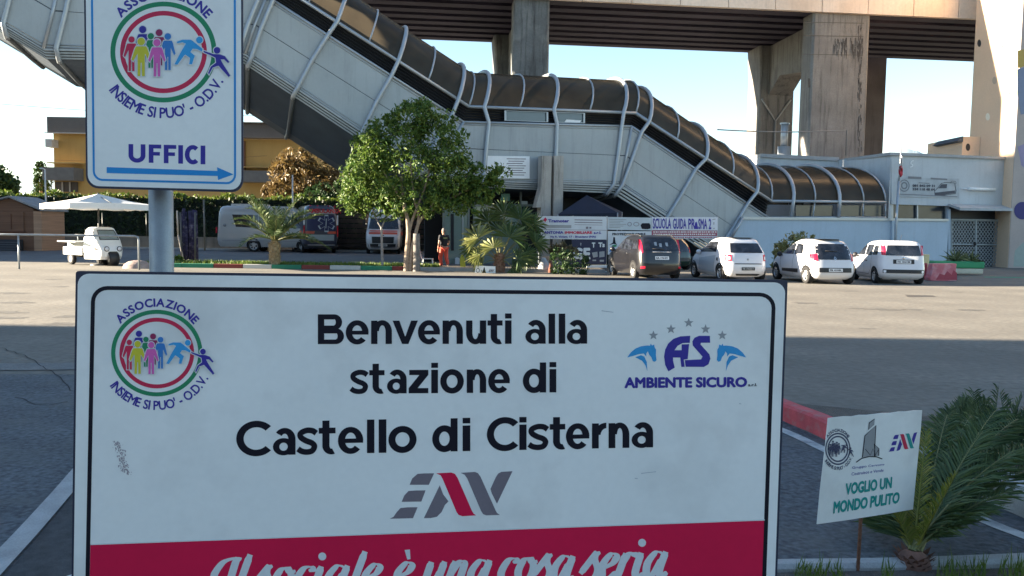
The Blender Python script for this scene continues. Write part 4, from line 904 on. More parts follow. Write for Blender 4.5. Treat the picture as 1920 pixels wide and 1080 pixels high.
# ------------------------------------------------------------------ far left: hill, trees, yellow building
hill = mat('hazy_hill', (0.44, 0.53, 0.55), 1.0, var=0.06, scale=0.004, fine=0)
mb = MB(); rr = random.Random(5); Yh = 2600.0
prof = [(-700, 372), (-300, 352), (0, 336), (60, 328), (110, 333), (180, 344), (400, 352), (800, 366), (1200, 352), (1480, 312), (1560, 300), (1650, 281), (1690, 276), (1720, 283), (1760, 300), (1850, 320), (2200, 342), (2700, 392)]
rows = [[], []]
for i in range(len(prof) - 1):
    for k in range(6):
        t = k / 6; x = prof[i][0] + (prof[i + 1][0] - prof[i][0]) * t; y = prof[i][1] + (prof[i + 1][1] - prof[i][1]) * t + rr.uniform(-.8, .8)
        p = at(x, y, Yh); rows[0].append(V3((p.x * .82, Yh * .82, -3))); rows[1].append(p)
rows.append([p + V3((0, 900, -p.z - 5)) for p in rows[1]])
mb.grid(rows); struct('hills', mb, hill)
def simple_tree(name, label, cat, Y, blobs, n, s, m, trunk=None, seed=1, group=None, tr=(.18, .1), trm=None, shell=.4):
    r = random.Random(seed); b = at(blobs[0][0], 440, Y); t = thing(name, label, cat, (b.x, Y, 0), group=group)
    mb = MB(); crown(mb, blobs, n, s, r, Y, shell=shell); mb.build('crown', m, t, recalc=False)
    for k, pts in enumerate(trunk or []):
        mb = MB(); P = [V3((at(x, y, Y).x, Y, max(-.1, at(x, y, Y).z))) for x, y in pts]; limb(mb, P, tr[0] if k == 0 else tr[0] * .6, tr[1]); mb.build('trunk' if k == 0 else 'limb', trm or bark, t)
    return t
simple_tree('broadleaf_tree', 'large dark tree beyond the hedge at the left edge', 'tree', 95, [(0, 335, 24, 24), (-22, 345, 34, 34), (20, 345, 16, 18), (-45, 350, 30, 40), (28, 352, 9, 10), (0, 356, 30, 14)], 2600, .8, leaf_d, [[(-5, 420), (-5, 345)]], 11, tr=(.5, .3))
simple_tree('cypress', 'dark column-shaped cypress beside the yellow building', 'tree', 85, [(77, 312, 9, 9), (76, 325, 11, 14), (77, 342, 12, 16), (77, 358, 12, 14), (90, 340, 6, 20), (91, 322, 4, 8)], 2400, .42, leaf_d, [[(77, 425), (77, 330)]], 12, tr=(.3, .1))
yel = mat('yellow_plaster', (0.42, 0.27, 0.09), 0.85, var=0.08, scale=0.4, fine=0.03, streak=0.15)
brn = mat('dark_parapet', (0.10, 0.09, 0.085), 0.8, var=0.1, scale=0.5)
yb = thing('yellow_building', 'two storey yellow building with dark parapet and grey balcony beyond the hedge', 'building', (-30, 78, 0))
def fl(x0, y0, x1, y1, Y, d=None): a = at(x0, y0, Y); b = at(x1, y1, Y); return (a.x, b.z), (b.x, a.z)
def yb_box(name, m, px0, py0, px1, py1, y0_, y1_):
    a = at(px0, py0, 75); b = at(px1, py1, 75); mb = MB(); mb.bbox((a.x, y0_, min(a.z, b.z)), (b.x, y1_, max(a.z, b.z))); return mb.build(name, m, yb)
a = at(100, 250, 75); b = at(560, 250, 75); mb = MB(); mb.bbox((a.x, 75, 0), (b.x + 3, 86, at(100, 262, 75).z + .9)); mb.build('wall', yel, yb)
for (x0, y0, x1, y1) in ((97, 221, 172, 251), (446, 234, 610, 262)):
    yb_box('parapet', brn, x0, y0, x1, y1, 74.2, 75.6 + 10)
yb_box('coping', mat('pale_coping', (0.45, 0.43, 0.40), 0.8), 95, 250.5, 172, 253, 73.95, 74.15); yb_box('coping', MATS['pale_coping'], 446, 262.5, 610, 265, 73.95, 74.15)
yb_box('roof_slab', MATS['pale_coping'], 440, 232.2, 600, 234, 73.7, 86.2)
yb_box('balcony', mat('grey_balcony', (0.13, 0.125, 0.12), 0.8), 100, 316, 158, 340, 73.2, 74.9); yb_box('balcony', MATS['grey_balcony'], 455, 322, 545, 344, 73.2, 74.9)
yb_box('ledge', flat('ochre_ledge', (0.50, 0.33, 0.12)), 100, 305.5, 160, 308, 73.9, 74.95); yb_box('ledge', MATS['ochre_ledge'], 455, 314, 560, 316.5, 73.9, 74.95)
w = yb_box('window', flat('brown_window', (0.06, 0.05, 0.045)), 105, 341, 147, 360, 74.85, 74.97)
mb = MB()
for x in (119, 133): p = at(x, 341, 75); q = at(x, 360, 75); mb.bbox((p.x - .06, 74.78, q.z), (p.x + .06, 74.84, p.z))
mb.build('frame', flat('pale_frame', (0.35, 0.33, 0.31)), w)
yb_box('downpipe', flat('brown_pipe', (0.12, 0.05, 0.03)), 456, 265, 461, 330, 74.7, 74.95)
p = at(90, 265, 74); mb = MB(); mb.bbox((p.x - .2, 73.9, p.z - .5), (at(98, 265, 74).x, 75, p.z + .2)); mb.build('side_ledge', MATS['pale_coping'], yb)
# overhead wires
wire = flat('wire_black', (0.02, 0.02, 0.02))
for i, (a, b, lab) in enumerate((((-60, 190), (700, 215), 'upper overhead wire crossing the sky on the left'), ((-60, 290), (500, 292), 'lower overhead wire beside the yellow building'))):
    A, Bq = at(*a, 66), at(*b, 66); mb = MB(); mb.tube([A.lerp(Bq, k / 12) - V3((0, 0, 0.5 * math.sin(math.pi * k / 12))) for k in range(13)], .022 if i == 0 else .014, 4); tag(mb.build('overhead_wire', wire), lab, 'wire')
A = at(1345, 243, 47); Bq = at(1588, 244, 49.6); mb = MB(); mb.tube([A.lerp(Bq, k / 12) - V3((0, 0, 0.12 * math.sin(math.pi * k / 12))) for k in range(13)] + [V3((Bq.x, Bq.y, at(1588, 292, 49.6).z))], .035, 5); tag(mb.build('cable_run', flat('cable_grey', (.2, .2, .2))), 'thin cable run in front of the broad viaduct pier', 'cable')

# ------------------------------------------------------------------ hedge and low wall at the back
hb = thing('hedge', 'long clipped hedge with a sunlit top behind the ambulances', 'hedge', (-14, 52, .25))
r = random.Random(21); mb = MB(); mf = MB()
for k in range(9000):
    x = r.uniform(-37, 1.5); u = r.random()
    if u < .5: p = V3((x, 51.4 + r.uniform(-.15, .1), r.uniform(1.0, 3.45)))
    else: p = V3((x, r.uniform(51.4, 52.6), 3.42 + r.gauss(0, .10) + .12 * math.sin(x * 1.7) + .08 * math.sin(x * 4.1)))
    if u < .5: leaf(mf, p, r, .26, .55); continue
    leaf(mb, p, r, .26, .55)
mb.build('foliage', leaf_h, hb, recalc=False); mf.build('shaded_foliage', leafmat('hedge_shade_leaf', (.012, .028, .010), (.03, .05, .016), .15), hb, recalc=False)  # front leaves coloured darker than the top, painting the hedge's shaded side
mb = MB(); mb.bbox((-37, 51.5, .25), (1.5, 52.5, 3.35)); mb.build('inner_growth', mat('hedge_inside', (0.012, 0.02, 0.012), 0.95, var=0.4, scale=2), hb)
bw = thing('boundary_wall', 'low concrete wall with wire fence posts under the hedge', 'wall', (-14, 50.9, .25))
mb = MB(); mb.bbox((-37, 50.8, .2), (1.5, 51.0, 1.0)); mb.build('wall_face', mat('dark_concrete', (0.16, 0.15, 0.13), 0.9, var=0.2, scale=1, streak=.4), bw)
mb = MB(); mb.bbox((-37, 49.8, .2), (1.5, 50.2, .36)); mb.build('kerb', conc, bw)
for k in range(14):
    mb = MB(); mb.tube([(-36 + k * 2.7, 50.9, 1.0), (-36 + k * 2.7, 50.9, 2.4)], .04, 6); mb.build('fence_post', flat('dark_post', (.05, .06, .055)), bw)
# slatted timber screen behind the thin tree
sc_ = thing('timber_screen', 'dark timber slat screen behind the second ambulance', 'fence', (-6, 50, .25)); mb = MB()
for k in range(9): mb.bbox((-10.8, 50.45, .5 + k * .3), (-1.0, 50.52, .74 + k * .3))
mb.build('slats', mat('dark_timber', (0.055, 0.04, 0.03), 0.85, var=.3, scale=3), sc_)
for x in (-10.7, -7.5, -4.3, -1.1): mb = MB(); mb.bbox((x - .05, 50.53, .25), (x + .05, 50.63, 3.2)); mb.build('post', MATS['dark_timber'], sc_)
simple_tree('bronze_tree', 'bronze leaved bushy tree behind the hedge and the ambulance', 'tree', 56, [(560, 330, 50, 42), (600, 315, 42, 32), (522, 352, 28, 26), (628, 345, 38, 34), (548, 298, 26, 22), (575, 350, 60, 28), (527, 310, 18, 16)], 4200, .36, leaf_b, [[(575, 460), (575, 330)]], 31, tr=(.2, .1))
simple_tree('dark_shrub_tree', 'dark green bushy tree between the bronze tree and the big tree', 'tree', 54, [(620, 362, 45, 22), (660, 350, 30, 30), (590, 368, 30, 14)], 1600, .34, leaf_d, [[(640, 470), (640, 360)]], 32)

# ------------------------------------------------------------------ kerb island with grass
kg = flat('kerb_green', (0.03, 0.20, 0.11), 0.8); kw = flat('kerb_white', (0.55, 0.53, 0.48), 0.8); kr = flat('kerb_red', (0.22, 0.045, 0.035), 0.8)
def isl(px): p = gr(px, 506 + (px - 650) * .0135); return V3((p.x, p.y, 0))
x = 262.0; i = 0; kt = thing('painted_kerb', 'kerb of the far grass island painted in green, white and dull red blocks', 'kerb', tuple(isl(600)))
edges = [262, 300, 341, 400, 455, 509, 565, 618, 676, 735, 785]
cols = [kw, kg, kg, kr, kw, kg, kr, kw, kg, kr]
for k in range(len(edges) - 1):
    a, b = isl(edges[k] + .4), isl(edges[k + 1] - .4); mb = MB(); mb.hexa([a, b, b + V3((0, .22, 0)), a + V3((0, .22, 0))], [q + V3((0, 0, .17)) for q in (a, b, b + V3((0, .22, 0)), a + V3((0, .22, 0)))]); mb.build('kerb_block', cols[k], kt, bevel=.015)
a, b = isl(787), isl(1135); kc = MB(); kc.hexa([a, b, b + V3((0, .22, 0)), a + V3((0, .22, 0))], [q + V3((0, 0, .15)) for q in (a, b, b + V3((0, .22, 0)), a + V3((0, .22, 0)))]); tag(kc.build('bare_kerb', conc), 'bare pale concrete kerb running right from the big tree', 'kerb')
a, b = isl(262), isl(1135); mb = MB(); mb.grid([[a + V3((0, .2, .13)), b + V3((0, .2, .13))], [a + V3((0, 2.4, .13)), b + V3((0, 2.4, .13))]], False); struct('island_soil', mb, soil)
mb = MB(); r = random.Random(8)
for k in range(5200):
    x = r.uniform(262, 820); q = isl(x) + V3((0, r.uniform(.24, 2.2), .13)); h = r.uniform(.06, .17); a = r.uniform(0, 6.3); w = V3((math.cos(a), math.sin(a), 0)) * .025
    mb.add([q - w, q + w, q + V3((r.uniform(-.06, .06), r.uniform(-.06, .06), h))], [(0, 1, 2)])
o = mb.build('island_grass', leafmat('grass_blade', (0.07, 0.13, 0.02), (0.17, 0.22, 0.04), .3), recalc=False); o['kind'] = 'stuff'

# ------------------------------------------------------------------ the big tree and its neighbours
r = random.Random(41); bt = at(770, 505, 33.2); TT = thing('island_tree', 'broad green tree with pale split trunk in the middle of the kerb island', 'tree', (bt.x, 33.2, 0))
mb = MB()
BL = [(772, 222, 42, 38), (745, 262, 62, 46), (815, 255, 52, 44), (790, 225, 40, 34), (705, 300, 46, 40), (765, 315, 85, 50), (832, 315, 52, 52), (850, 285, 32, 36), (770, 365, 78, 34), (835, 365, 50, 34), (700, 262, 34, 30), (655, 330, 24, 30)]
BL += [(772, 198, 18, 16), (800, 388, 62, 22), (850, 375, 40, 28), (740, 385, 40, 20), (690, 320, 42, 36), (885, 388, 34, 18), (865, 352, 34, 30), (905, 352, 30, 22)]
r2 = random.Random(77)
for k in range(34):
    a = r2.uniform(0, 6.28); ex = 775 + 112 * math.cos(a) * r2.uniform(.82, 1.06); ey = 300 + 98 * math.sin(a) * r2.uniform(.8, 1.08)
    if ey < 240 and abs(ex - 775) > 75: continue
    BL.append((ex, min(ey, 398), r2.uniform(9, 22), r2.uniform(8, 18), r2.uniform(-1, .6)))
crown(mb, BL, 19000, .175, r, 33.2, .9); mb.build('crown', leaf_g, TT, recalc=False)
mb = MB(); crown(mb, [(905, 335, 34, 24), (900, 365, 28, 22), (935, 325, 26, 20), (880, 345, 20, 20), (925, 350, 24, 16)], 2000, .19, r, 33.2, .8); mb.build('side_crown', leaf_g, TT, recalc=False)
def P33(x, y, dy=0): p = at(x, y, 33.2 + dy); return V3((p.x, p.y, p.z))
for nm, pts, a, b in (('trunk', [(762, 513), (763, 480), (766, 440), (764, 410), (757, 380), (752, 330)], .13, .05), ('limb', [(766, 440), (772, 415), (782, 390), (800, 340), (812, 280)], .07, .03), ('limb', [(769, 513), (772, 470), (780, 435), (789, 411), (812, 392), (845, 372), (890, 350)], .09, .03),
                      ('limb', [(780, 435), (785, 405), (776, 370), (770, 300), (772, 240)], .06, .02), ('limb', [(757, 380), (730, 340), (705, 300)], .05, .02), ('limb', [(789, 411), (820, 370), (845, 320)], .045, .02)):
    mb = MB(); limb(mb, [P33(*q) for q in pts], a, b); mb.build(nm, bark, TT)
mb = MB(); limb(mb, [P33(781, 513, -.15), P33(781.5, 480, -.15), P33(781, 438, -.15)], .15, .13, 10); tag(mb.build('tree_stump', bark_g), 'thick grey cut stem standing against the big tree trunk', 'tree stump')
yt = thing('young_tree', 'slim young tree with a forked grey stem left of the big tree', 'tree', (at(716, 497, 34).x, 34, .13)); r = random.Random(43)
mb = MB(); crown(mb, [(672, 352, 34, 34), (690, 385, 48, 24), (722, 390, 36, 26), (655, 378, 24, 26), (700, 350, 40, 34)], 4200, .19, r, 34, .9); mb.build('crown', leaf_g, yt, recalc=False)
for nm, pts, a, b in (('trunk', [(717, 500), (716, 460), (715, 425)], .055, .045), ('limb', [(715, 427), (705, 410), (698, 390), (690, 360)], .035, .015), ('limb', [(715, 427), (722, 412), (729, 400), (735, 370)], .035, .015)):
    mb = MB(); limb(mb, [at(x, y, 34) for x, y in pts], a, b); mb.build(nm, mat('pale_stem', (0.28, 0.26, 0.25), .9, var=.2, scale=8), yt)
# small feather palm
r = random.Random(44); pc_ = at(515, 497, 33.9); pt = thing('date_palm', 'small feather palm with a stubby trunk in front of the ambulance', 'palm', (pc_.x, 33.9, .1))
top = at(516, 452, 33.9); mb = MB(); st_ = MB()
for k in range(26):
    a = k * 2.399 + r.uniform(-.2, .2); e = R(r.uniform(12, 72)); frond(mb, st_, top, (math.cos(a) * math.cos(e), math.sin(a) * math.cos(e) * .8, math.sin(e)), r.uniform(1.7, 2.4), r.uniform(.8, 1.5), .42, 34, r, .035, .025)
mb.build('fronds', leaf_p, pt, recalc=False); st_.build('leaf_stems', leafmat('frond_stem', (.16, .17, .06), (.24, .22, .09), .05), pt)
mb = MB(); mb.lathe([(.20, -.1), (.24, .15), (.21, .5), (.25, .85), (.12, 1.05)], (pc_.x, 33.9, .1), n=14)
for k in range(60):
    a = k * 2.4; z = .12 + .85 * k / 60; rad = .21; q = V3((pc_.x + math.cos(a) * rad, 33.9 + math.sin(a) * rad, .1 + z)); o_ = V3((math.cos(a), math.sin(a), .9)).normalized(); t_ = V3((-math.sin(a), math.cos(a), 0)); mb.add([q - t_ * .05, q + t_ * .05, q + o_ * .13 + t_ * .02, q + o_ * .13 - t_ * .02], [(0, 1, 2, 3)])
mb.build('trunk', mat('palm_trunk', (.30, .22, .12), .9, var=.35, scale=9, fine=.2), pt)
# fan palm
r = random.Random(45); fp_ = thing('fan_palm', 'spreading fan palm on the island beside the hoardings', 'palm', (at(935, 512, 33.3).x, 33.3, .1)); mb = MB(); ml = MB(); st_ = MB()
b0 = at(937, 488, 33.3)
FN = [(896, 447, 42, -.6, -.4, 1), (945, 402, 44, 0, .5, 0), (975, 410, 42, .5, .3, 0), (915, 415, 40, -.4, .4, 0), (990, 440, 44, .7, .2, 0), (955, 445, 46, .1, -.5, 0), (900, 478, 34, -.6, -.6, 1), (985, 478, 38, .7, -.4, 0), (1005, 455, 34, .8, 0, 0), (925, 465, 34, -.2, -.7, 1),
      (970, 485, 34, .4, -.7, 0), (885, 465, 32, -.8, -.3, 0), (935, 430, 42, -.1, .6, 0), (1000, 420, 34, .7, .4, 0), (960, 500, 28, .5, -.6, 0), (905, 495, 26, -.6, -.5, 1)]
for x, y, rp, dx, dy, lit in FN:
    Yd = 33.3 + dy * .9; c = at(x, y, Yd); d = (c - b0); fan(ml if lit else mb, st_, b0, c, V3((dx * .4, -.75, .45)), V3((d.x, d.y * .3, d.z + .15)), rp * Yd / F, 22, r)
mb.build('fans', leaf_p, fp_, recalc=False); ml.build('sunlit_fans', leafmat('fan_sunlit_tone', (.16, .19, .06), (.34, .34, .12), .25), fp_, recalc=False); st_.build('leaf_stems', MATS['frond_stem'], fp_)
mb = MB(); q = at(936, 512, 33.3); mb.lathe([(.22, -.1), (.25, .1), (.19, .4), (.22, .6), (.08, .7)], (q.x, 33.3, .1), n=12)
for k in range(44):
    a = k * 2.4; z = .1 + .5 * k / 44; p = V3((q.x + math.cos(a) * .21, 33.3 + math.sin(a) * .21, .1 + z)); o_ = V3((math.cos(a), math.sin(a), .7)).normalized(); t_ = V3((-math.sin(a), math.cos(a), 0)); mb.add([p - t_ * .05, p + t_ * .05, p + o_ * .15], [(0, 1, 2)])
mb.build('trunk', mat('fan_trunk', (.24, .13, .08), .9, var=.4, scale=9), fp_)
simple_tree('round_shrub', 'low rounded green shrub on the kerb near the hoardings', 'shrub', 32.6, [(1068, 490, 34, 22), (1085, 500, 24, 16), (1050, 478, 18, 14), (1060, 505, 30, 10)], 1700, .15, leaf_d, None, 46)
simple_tree('spiky_plant', 'dry spiky plant behind the round shrub', 'plant', 34.4, [(1050, 468, 24, 13), (1072, 472, 14, 9)], 420, .24, leafmat('dry_leaf', (.10, .09, .04), (.20, .15, .08), .2), None, 47)
simple_tree('sage_shrub', 'pale sage green shrub behind the white cars at the wall', 'shrub', 33.5, [(1492, 455, 28, 20), (1475, 468, 24, 20), (1510, 448, 20, 12), (1462, 485, 18, 20), (1500, 480, 40, 26)], 2200, .15, leaf_s, None, 48)

# ------------------------------------------------------------------ near ground: kerbs, bed, palm, markings, painted sun strip
paint = mat('worn_road_paint', (0.50, 0.50, 0.48), 0.9, var=0.15, scale=8, fine=.2, dirt=(.16, .165, .17), dirt_amt=.5, dirt_scale=7)
def ribbon(name, pts, w, z, m, kind='structure'):
    P = crom3([V3((gr(*p).x, gr(*p).y, 0)) for p in pts]); L_, R_ = [], []
    for i, p in enumerate(P):
        t = (P[min(i + 1, len(P) - 1)] - P[max(i - 1, 0)]).normalized(); n = V3((-t.y, t.x, 0)) * w / 2; L_.append(V3((p.x, p.y, z)) + n); R_.append(V3((p.x, p.y, z)) - n)
    mb = MB(); mb.grid([L_, R_], False); return struct(name, mb, m)
ribbon('marking_and_sun_strip', [(1380, 775), (1475, 812), (1545, 845), (1640, 890), (1760, 940), (1860, 985), (1930, 1012), (2050, 1060)], .10, .012, paint)
ribbon('marking_and_sun_strip', [(-300, 693), (-100, 690), (60, 689), (150, 688), (300, 686)], .5, .012, mat('painted_sun_strip', (.17, .165, .155), .9, var=.2, scale=2, fine=.25, dirt=(.11, .115, .12), dirt_amt=.5, dirt_scale=3))  # pale ribbon painting a strip of sunlight across the shaded ground
def kerb_path(name, label, pts, w, h, m, off=0):
    P = crom3([V3((gr(*p).x, gr(*p).y, 0)) for p in pts]); rows = []
    for i, p in enumerate(P):
        t = (P[min(i + 1, len(P) - 1)] - P[max(i - 1, 0)]).normalized(); n = V3((-t.y, t.x, 0)); rows.append([p + n * a + V3((0, 0, z)) for a, z in ((0, -.05), (0, h - .02), (.02, h), (w - .02, h), (w, h - .02), (w, -.05))])
    mb = MB(); mb.grid(rows, False); mb.poly(rows[0]); mb.poly(rows[-1]); return tag(mb.build(name, m), label, 'kerb')
kred = mat('red_kerb_paint', (0.50, 0.075, 0.085), .8, var=.2, scale=6, fine=.12, dirt=(.3, .2, .19), dirt_amt=.3, dirt_scale=8)
kerb_path('red_kerb', 'red painted kerb stones of the near island, left of the small sign', [(1440, 778), (1476, 794), (1520, 812), (1566, 836)], .16, .16, kred)
kerb_path('island_kerb', 'pale concrete kerb curving behind the near palm', [(1566, 836), (1680, 880), (1780, 915), (1880, 955), (1980, 1000)], .30, .15, conc)
q = [gr(1440, 770), gr(1566, 833), gr(1780, 910), gr(1990, 995), gr(2250, 900), gr(1960, 800), gr(1780, 805)]
mb = MB(); mb.poly([V3((p.x, p.y, .10)) for p in q]); struct('island_bed', mb, soil)
kerb_path('bed_kerb', 'pale flat kerb strip at the lower right, in front of the stake', [(1400, 1079), (1560, 1077), (1720, 1074), (1930, 1066), (2100, 1058)], .10, .05, conc)
mb = MB(); q = [gr(1400, 1082), gr(1930, 1072), gr(2300, 1055), gr(2300, 1500), gr(1300, 1500)]; mb.poly([V3((p.x, p.y, .02)) for p in q]); struct('sign_bed', mb, soil)
kerb_path('kerb_edging', 'pale kerb edging running past the left end of the big sign', [(240, 800), (180, 868), (132, 927), (70, 1000), (0, 1078), (-80, 1170)], -.085, .022, conc)
mb = MB(); q = [gr(150, 915), gr(10, 1085), gr(-70, 1180), gr(700, 1500), gr(900, 900), gr(420, 800)]; mb.poly([V3((p.x, p.y, .014)) for p in q]); struct('planting_strip', mb, mat('dark_grit', (.06, .062, .066), .95, var=.3, scale=14, fine=.4, bump=.6))
mb = MB(); r = random.Random(61)
for k in range(900):
    x = r.uniform(1480, 1935); y = r.uniform(1066, 1110) - (x - 1480) * .012; q = gr(x, y, .03); n_ = 1; h = r.uniform(.03, .09) * (1.6 if r.random() < .2 else 1); a = r.uniform(0, 6.3); w = V3((math.cos(a), math.sin(a), 0)) * .004
    if math.sin(x * .05) + math.sin(x * .021 + 1) < -.1: continue
    mb.add([q - w, q + w, q + V3((r.uniform(-.03, .03), r.uniform(-.03, .03), h))], [(0, 1, 2)])
o = mb.build('bed_grass', MATS['grass_blade'], recalc=False); o['kind'] = 'stuff'
# near feather palm
r = random.Random(62); b0 = gr(1712, 1066); np_ = thing('cycad_palm', 'dark feather palm behind the small stake sign at the lower right', 'palm', (b0.x, b0.y, 0)); g_ = MB(); y_ = MB(); st_ = MB(); sty = MB()
def toward(px, py, Y): return at(px, py, Y)
TIP = [(1862, 800, 4.6), (1815, 815, 4.8), (1772, 812, 4.8), (1748, 832, 4.9), (1928, 862, 4.4), (1895, 826, 4.7), (1935, 905, 4.3), (1885, 940, 4.1), (1850, 972, 4.0), (1656, 962, 4.5), (1638, 986, 4.45), (1682, 925, 4.7), (1800, 850, 4.9), (1905, 880, 4.9), (1842, 868, 5.0), (1780, 900, 5.0), (1835, 835, 4.35), (1890, 870, 4.2), (1790, 870, 4.7)]
for i, (x, y, Y) in enumerate(TIP):
    Y = max(Y, 4.6) if x < 1800 else Y
    tip = toward(x, y, Y); s = b0 + V3((r.uniform(-.03, .03), r.uniform(-.03, .03), .10)); d = tip - s; L_ = d.length; frond(g_, st_, s, d + V3((0, 0, .32 * L_)), L_ * 1.12, .62, .20, 48, r, .0125, .009, .12)
for x, y, Y in ((1735, 840, 4.5), (1800, 925, 4.0), (1655, 965, 4.3)):
    tip = toward(x, y, Y); d = tip - b0; frond(y_, sty, b0 + V3((0, 0, .08)), d + V3((0, 0, .1)), d.length, .15, .10, 44, r, .010, .009, .5)
g_.build('fronds', leaf_p, np_, recalc=False); y_.build('young_fronds', leaf_y, np_, recalc=False); st_.build('leaf_stems', MATS['frond_stem'], np_); sty.build('young_stems', leaf_y, np_)
mb = MB(); mb.lathe([(.085, -.05), (.09, .02), (.07, .07), (.03, .10)], (b0.x, b0.y, 0), n=12)
for k in range(46):
    a = k * 2.4; p = b0 + V3((math.cos(a) * .07, math.sin(a) * .07, .01 + .07 * k / 46)); o_ = V3((math.cos(a), math.sin(a), .9)).normalized(); t_ = V3((-math.sin(a), math.cos(a), 0)); mb.add([p - t_ * .018, p + t_ * .018, p + o_ * .05], [(0, 1, 2)])
mb.build('trunk', mat('husk_red', (.17, .085, .06), .9, var=.4, scale=20), np_)
# feathery shrub further back in the island bed
r = random.Random(63); fs = thing('feathery_shrub', 'dark feathery shrub in the island bed behind the near palm', 'shrub', (gr(1850, 900).x, 6.2, .1)); mb = MB(); st_ = MB()
for k in range(120):
    x = r.uniform(1752, 1965); y = r.uniform(732, 850) + max(0, 1810 - x) * .8; Y = r.uniform(5.5, 6.8); tip = at(x, y, Y); s = V3((tip.x + r.uniform(-.15, .15), Y + r.uniform(-.1, .1), .12)); d = tip - s
    frond(mb, st_, s, d, d.length * r.uniform(.75, 1.12), .35, .13, 22, r, .014, .006, .5)
mb.build('foliage', leafmat('feathery_leaf', (.022, .05, .022), (.09, .125, .05), .25), fs, recalc=False); st_.build('stems', leaf_d, fs)

# cracks in the near road
crk = flat('crack_dark', (.02, .02, .022), .95)
for pts in ([(0, 655), (40, 664), (78, 688), (104, 702), (140, 740)], [(30, 748), (70, 760), (140, 756)]):
    P = []
    for (xa, ya), (xb, yb) in zip(pts[:-1], pts[1:]):
        for k in range(5): P.append((xa + (xb - xa) * k / 5 + random.uniform(-3, 3), ya + (yb - ya) * k / 5 + random.uniform(-2.2, 2.2)))
    ribbon('road_crack', P, .013, .0125, crk)
patch_m = mat('patched_asphalt', (.125, .118, .105), .92, var=.15, scale=2, fine=.3, bump=.5)
for q in ([(1500, 585), (1640, 588), (1690, 604), (1520, 600)], [(1790, 570), (1905, 572), (1960, 582), (1815, 579)], [(-30, 520), (60, 522), (70, 534), (-30, 531)]):
    P = [gr(*p) for p in q]; mb = MB(); mb.poly([V3((p.x, p.y, .0065)) for p in P]); struct('asphalt_patch', mb, patch_m) if False else None
oil = mat('oil_stain', (.10, .092, .08), .85, var=.3, scale=6, fine=.3)
for i in range(16):
    cx, cy = random.choice(((random.uniform(1480, 1930), random.uniform(545, 618)), (random.uniform(0, 140), random.uniform(520, 610)))); c = gr(cx, cy); rr_ = random.uniform(.08, .32)
    mb = MB(); mb.poly([(c.x + rr_ * random.uniform(.5, 1.3) * math.cos(k * .45) * 1.6, c.y + rr_ * random.uniform(.5, 1.3) * math.sin(k * .45), .0066) for k in range(14)]); struct('asphalt_stain', mb, oil)
# ------------------------------------------------------------------ vehicles
def carpaint(n, c, **k): return mat(n, c, 0.28, var=0.03, scale=1.5, fine=0.0, coat=0.6, **k)
car_white = carpaint('car_white', (0.66, 0.66, 0.68)); car_silverblue = carpaint('car_door_silver', (0.42, 0.47, 0.52)); car_black = carpaint('car_charcoal', (0.009, 0.009, 0.012)); car_green = carpaint('car_green', (0.008, 0.03, 0.02))
glass_m = mat('car_glass', (0.016, 0.018, 0.024), 0.05, var=0.9, scale=4, spec=0.8); tyre_m = flat('tyre', (0.015, 0.015, 0.016), 0.85); rim_m = flat('alloy_rim', (0.42, 0.43, 0.44), 0.35, metal=0.6)  # strong noise in the car glass colour paints in reflections
trim_m = flat('black_trim', (0.018, 0.018, 0.02), 0.5); red_l = flat('red_tail_lamp', (0.48, 0.01, 0.035), 0.15); clear_l = flat('clear_lamp', (0.75, 0.75, 0.78), 0.12); plate_m = flat('plate_white', (0.72, 0.72, 0.72), 0.4); chrome = flat('chrome', (0.6, 0.6, 0.62), 0.15, metal=0.9); dark_in = flat('wheel_arch_dark', (0.006, 0.006, 0.007), 0.95)
class Shell:
    """car body as stacked rounded outlines: rows of (z, rear x, front x, half width, squareness)"""
    def __init__(s, rows): s.r = [(*q[:4], q[4] + 1.7) for q in rows]
    def p(s, z):
        r = s.r
        if z <= r[0][0]: return r[0][1:]
        for a, b in zip(r[:-1], r[1:]):
            if z <= b[0]:
                t = (z - a[0]) / (b[0] - a[0]); return tuple(a[i] + (b[i] - a[i]) * t for i in range(1, 5))
        return r[-1][1:]
    def side(s, x, z, sd, e=0.006):
        xr, xf, b, n = s.p(z); a = (xf - xr) / 2; u = max(-.995, min(.995, (x - (xr + xf) / 2) / a)); return V3((x, sd * (b * (1 - abs(u) ** n) ** (1 / n) + e), z))
    def end(s, y, z, e=0.006, front=False):
        xr, xf, b, n = s.p(z); a = (xf - xr) / 2; v = max(-.955, min(.955, y / b)); d = a * (1 - abs(v) ** n) ** (1 / n) + e; return V3(((xr + xf) / 2 + (d if front else -d), y, z))
    def mesh(s, M=72):
        mb = MB(); rows = []
        for z, xr, xf, b, n in s.r:
            row = []
            for k in range(M):
                g = 2 * math.pi * k / M; c, q = math.cos(g), math.sin(g); row.append(V3(((xr + xf) / 2 + (xf - xr) / 2 * math.copysign(abs(c) ** (2 / n), c), b * math.copysign(abs(q) ** (2 / n), q), z)))
            rows.append(row)
        mb.grid(rows, True, True); o = len(mb.v); mb.add(rows[-1], [tuple(range(M))], True); mb.add(rows[0], [tuple(range(M))[::-1]]); return mb
def bil(c, fn, nu=8, nv=5, mb=None):
    mb = mb or MB(); rows = []
    for j in range(nv + 1):
        t = j / nv; row = []
        for i in range(nu + 1):
            q = i / nu; x = (c[0][0] * (1 - q) + c[1][0] * q) * (1 - t) + (c[3][0] * (1 - q) + c[2][0] * q) * t; z = (c[0][1] * (1 - q) + c[1][1] * q) * (1 - t) + (c[3][1] * (1 - q) + c[2][1] * q) * t; row.append(fn(x, z))
        rows.append(row)
    return mb.grid(rows, True)
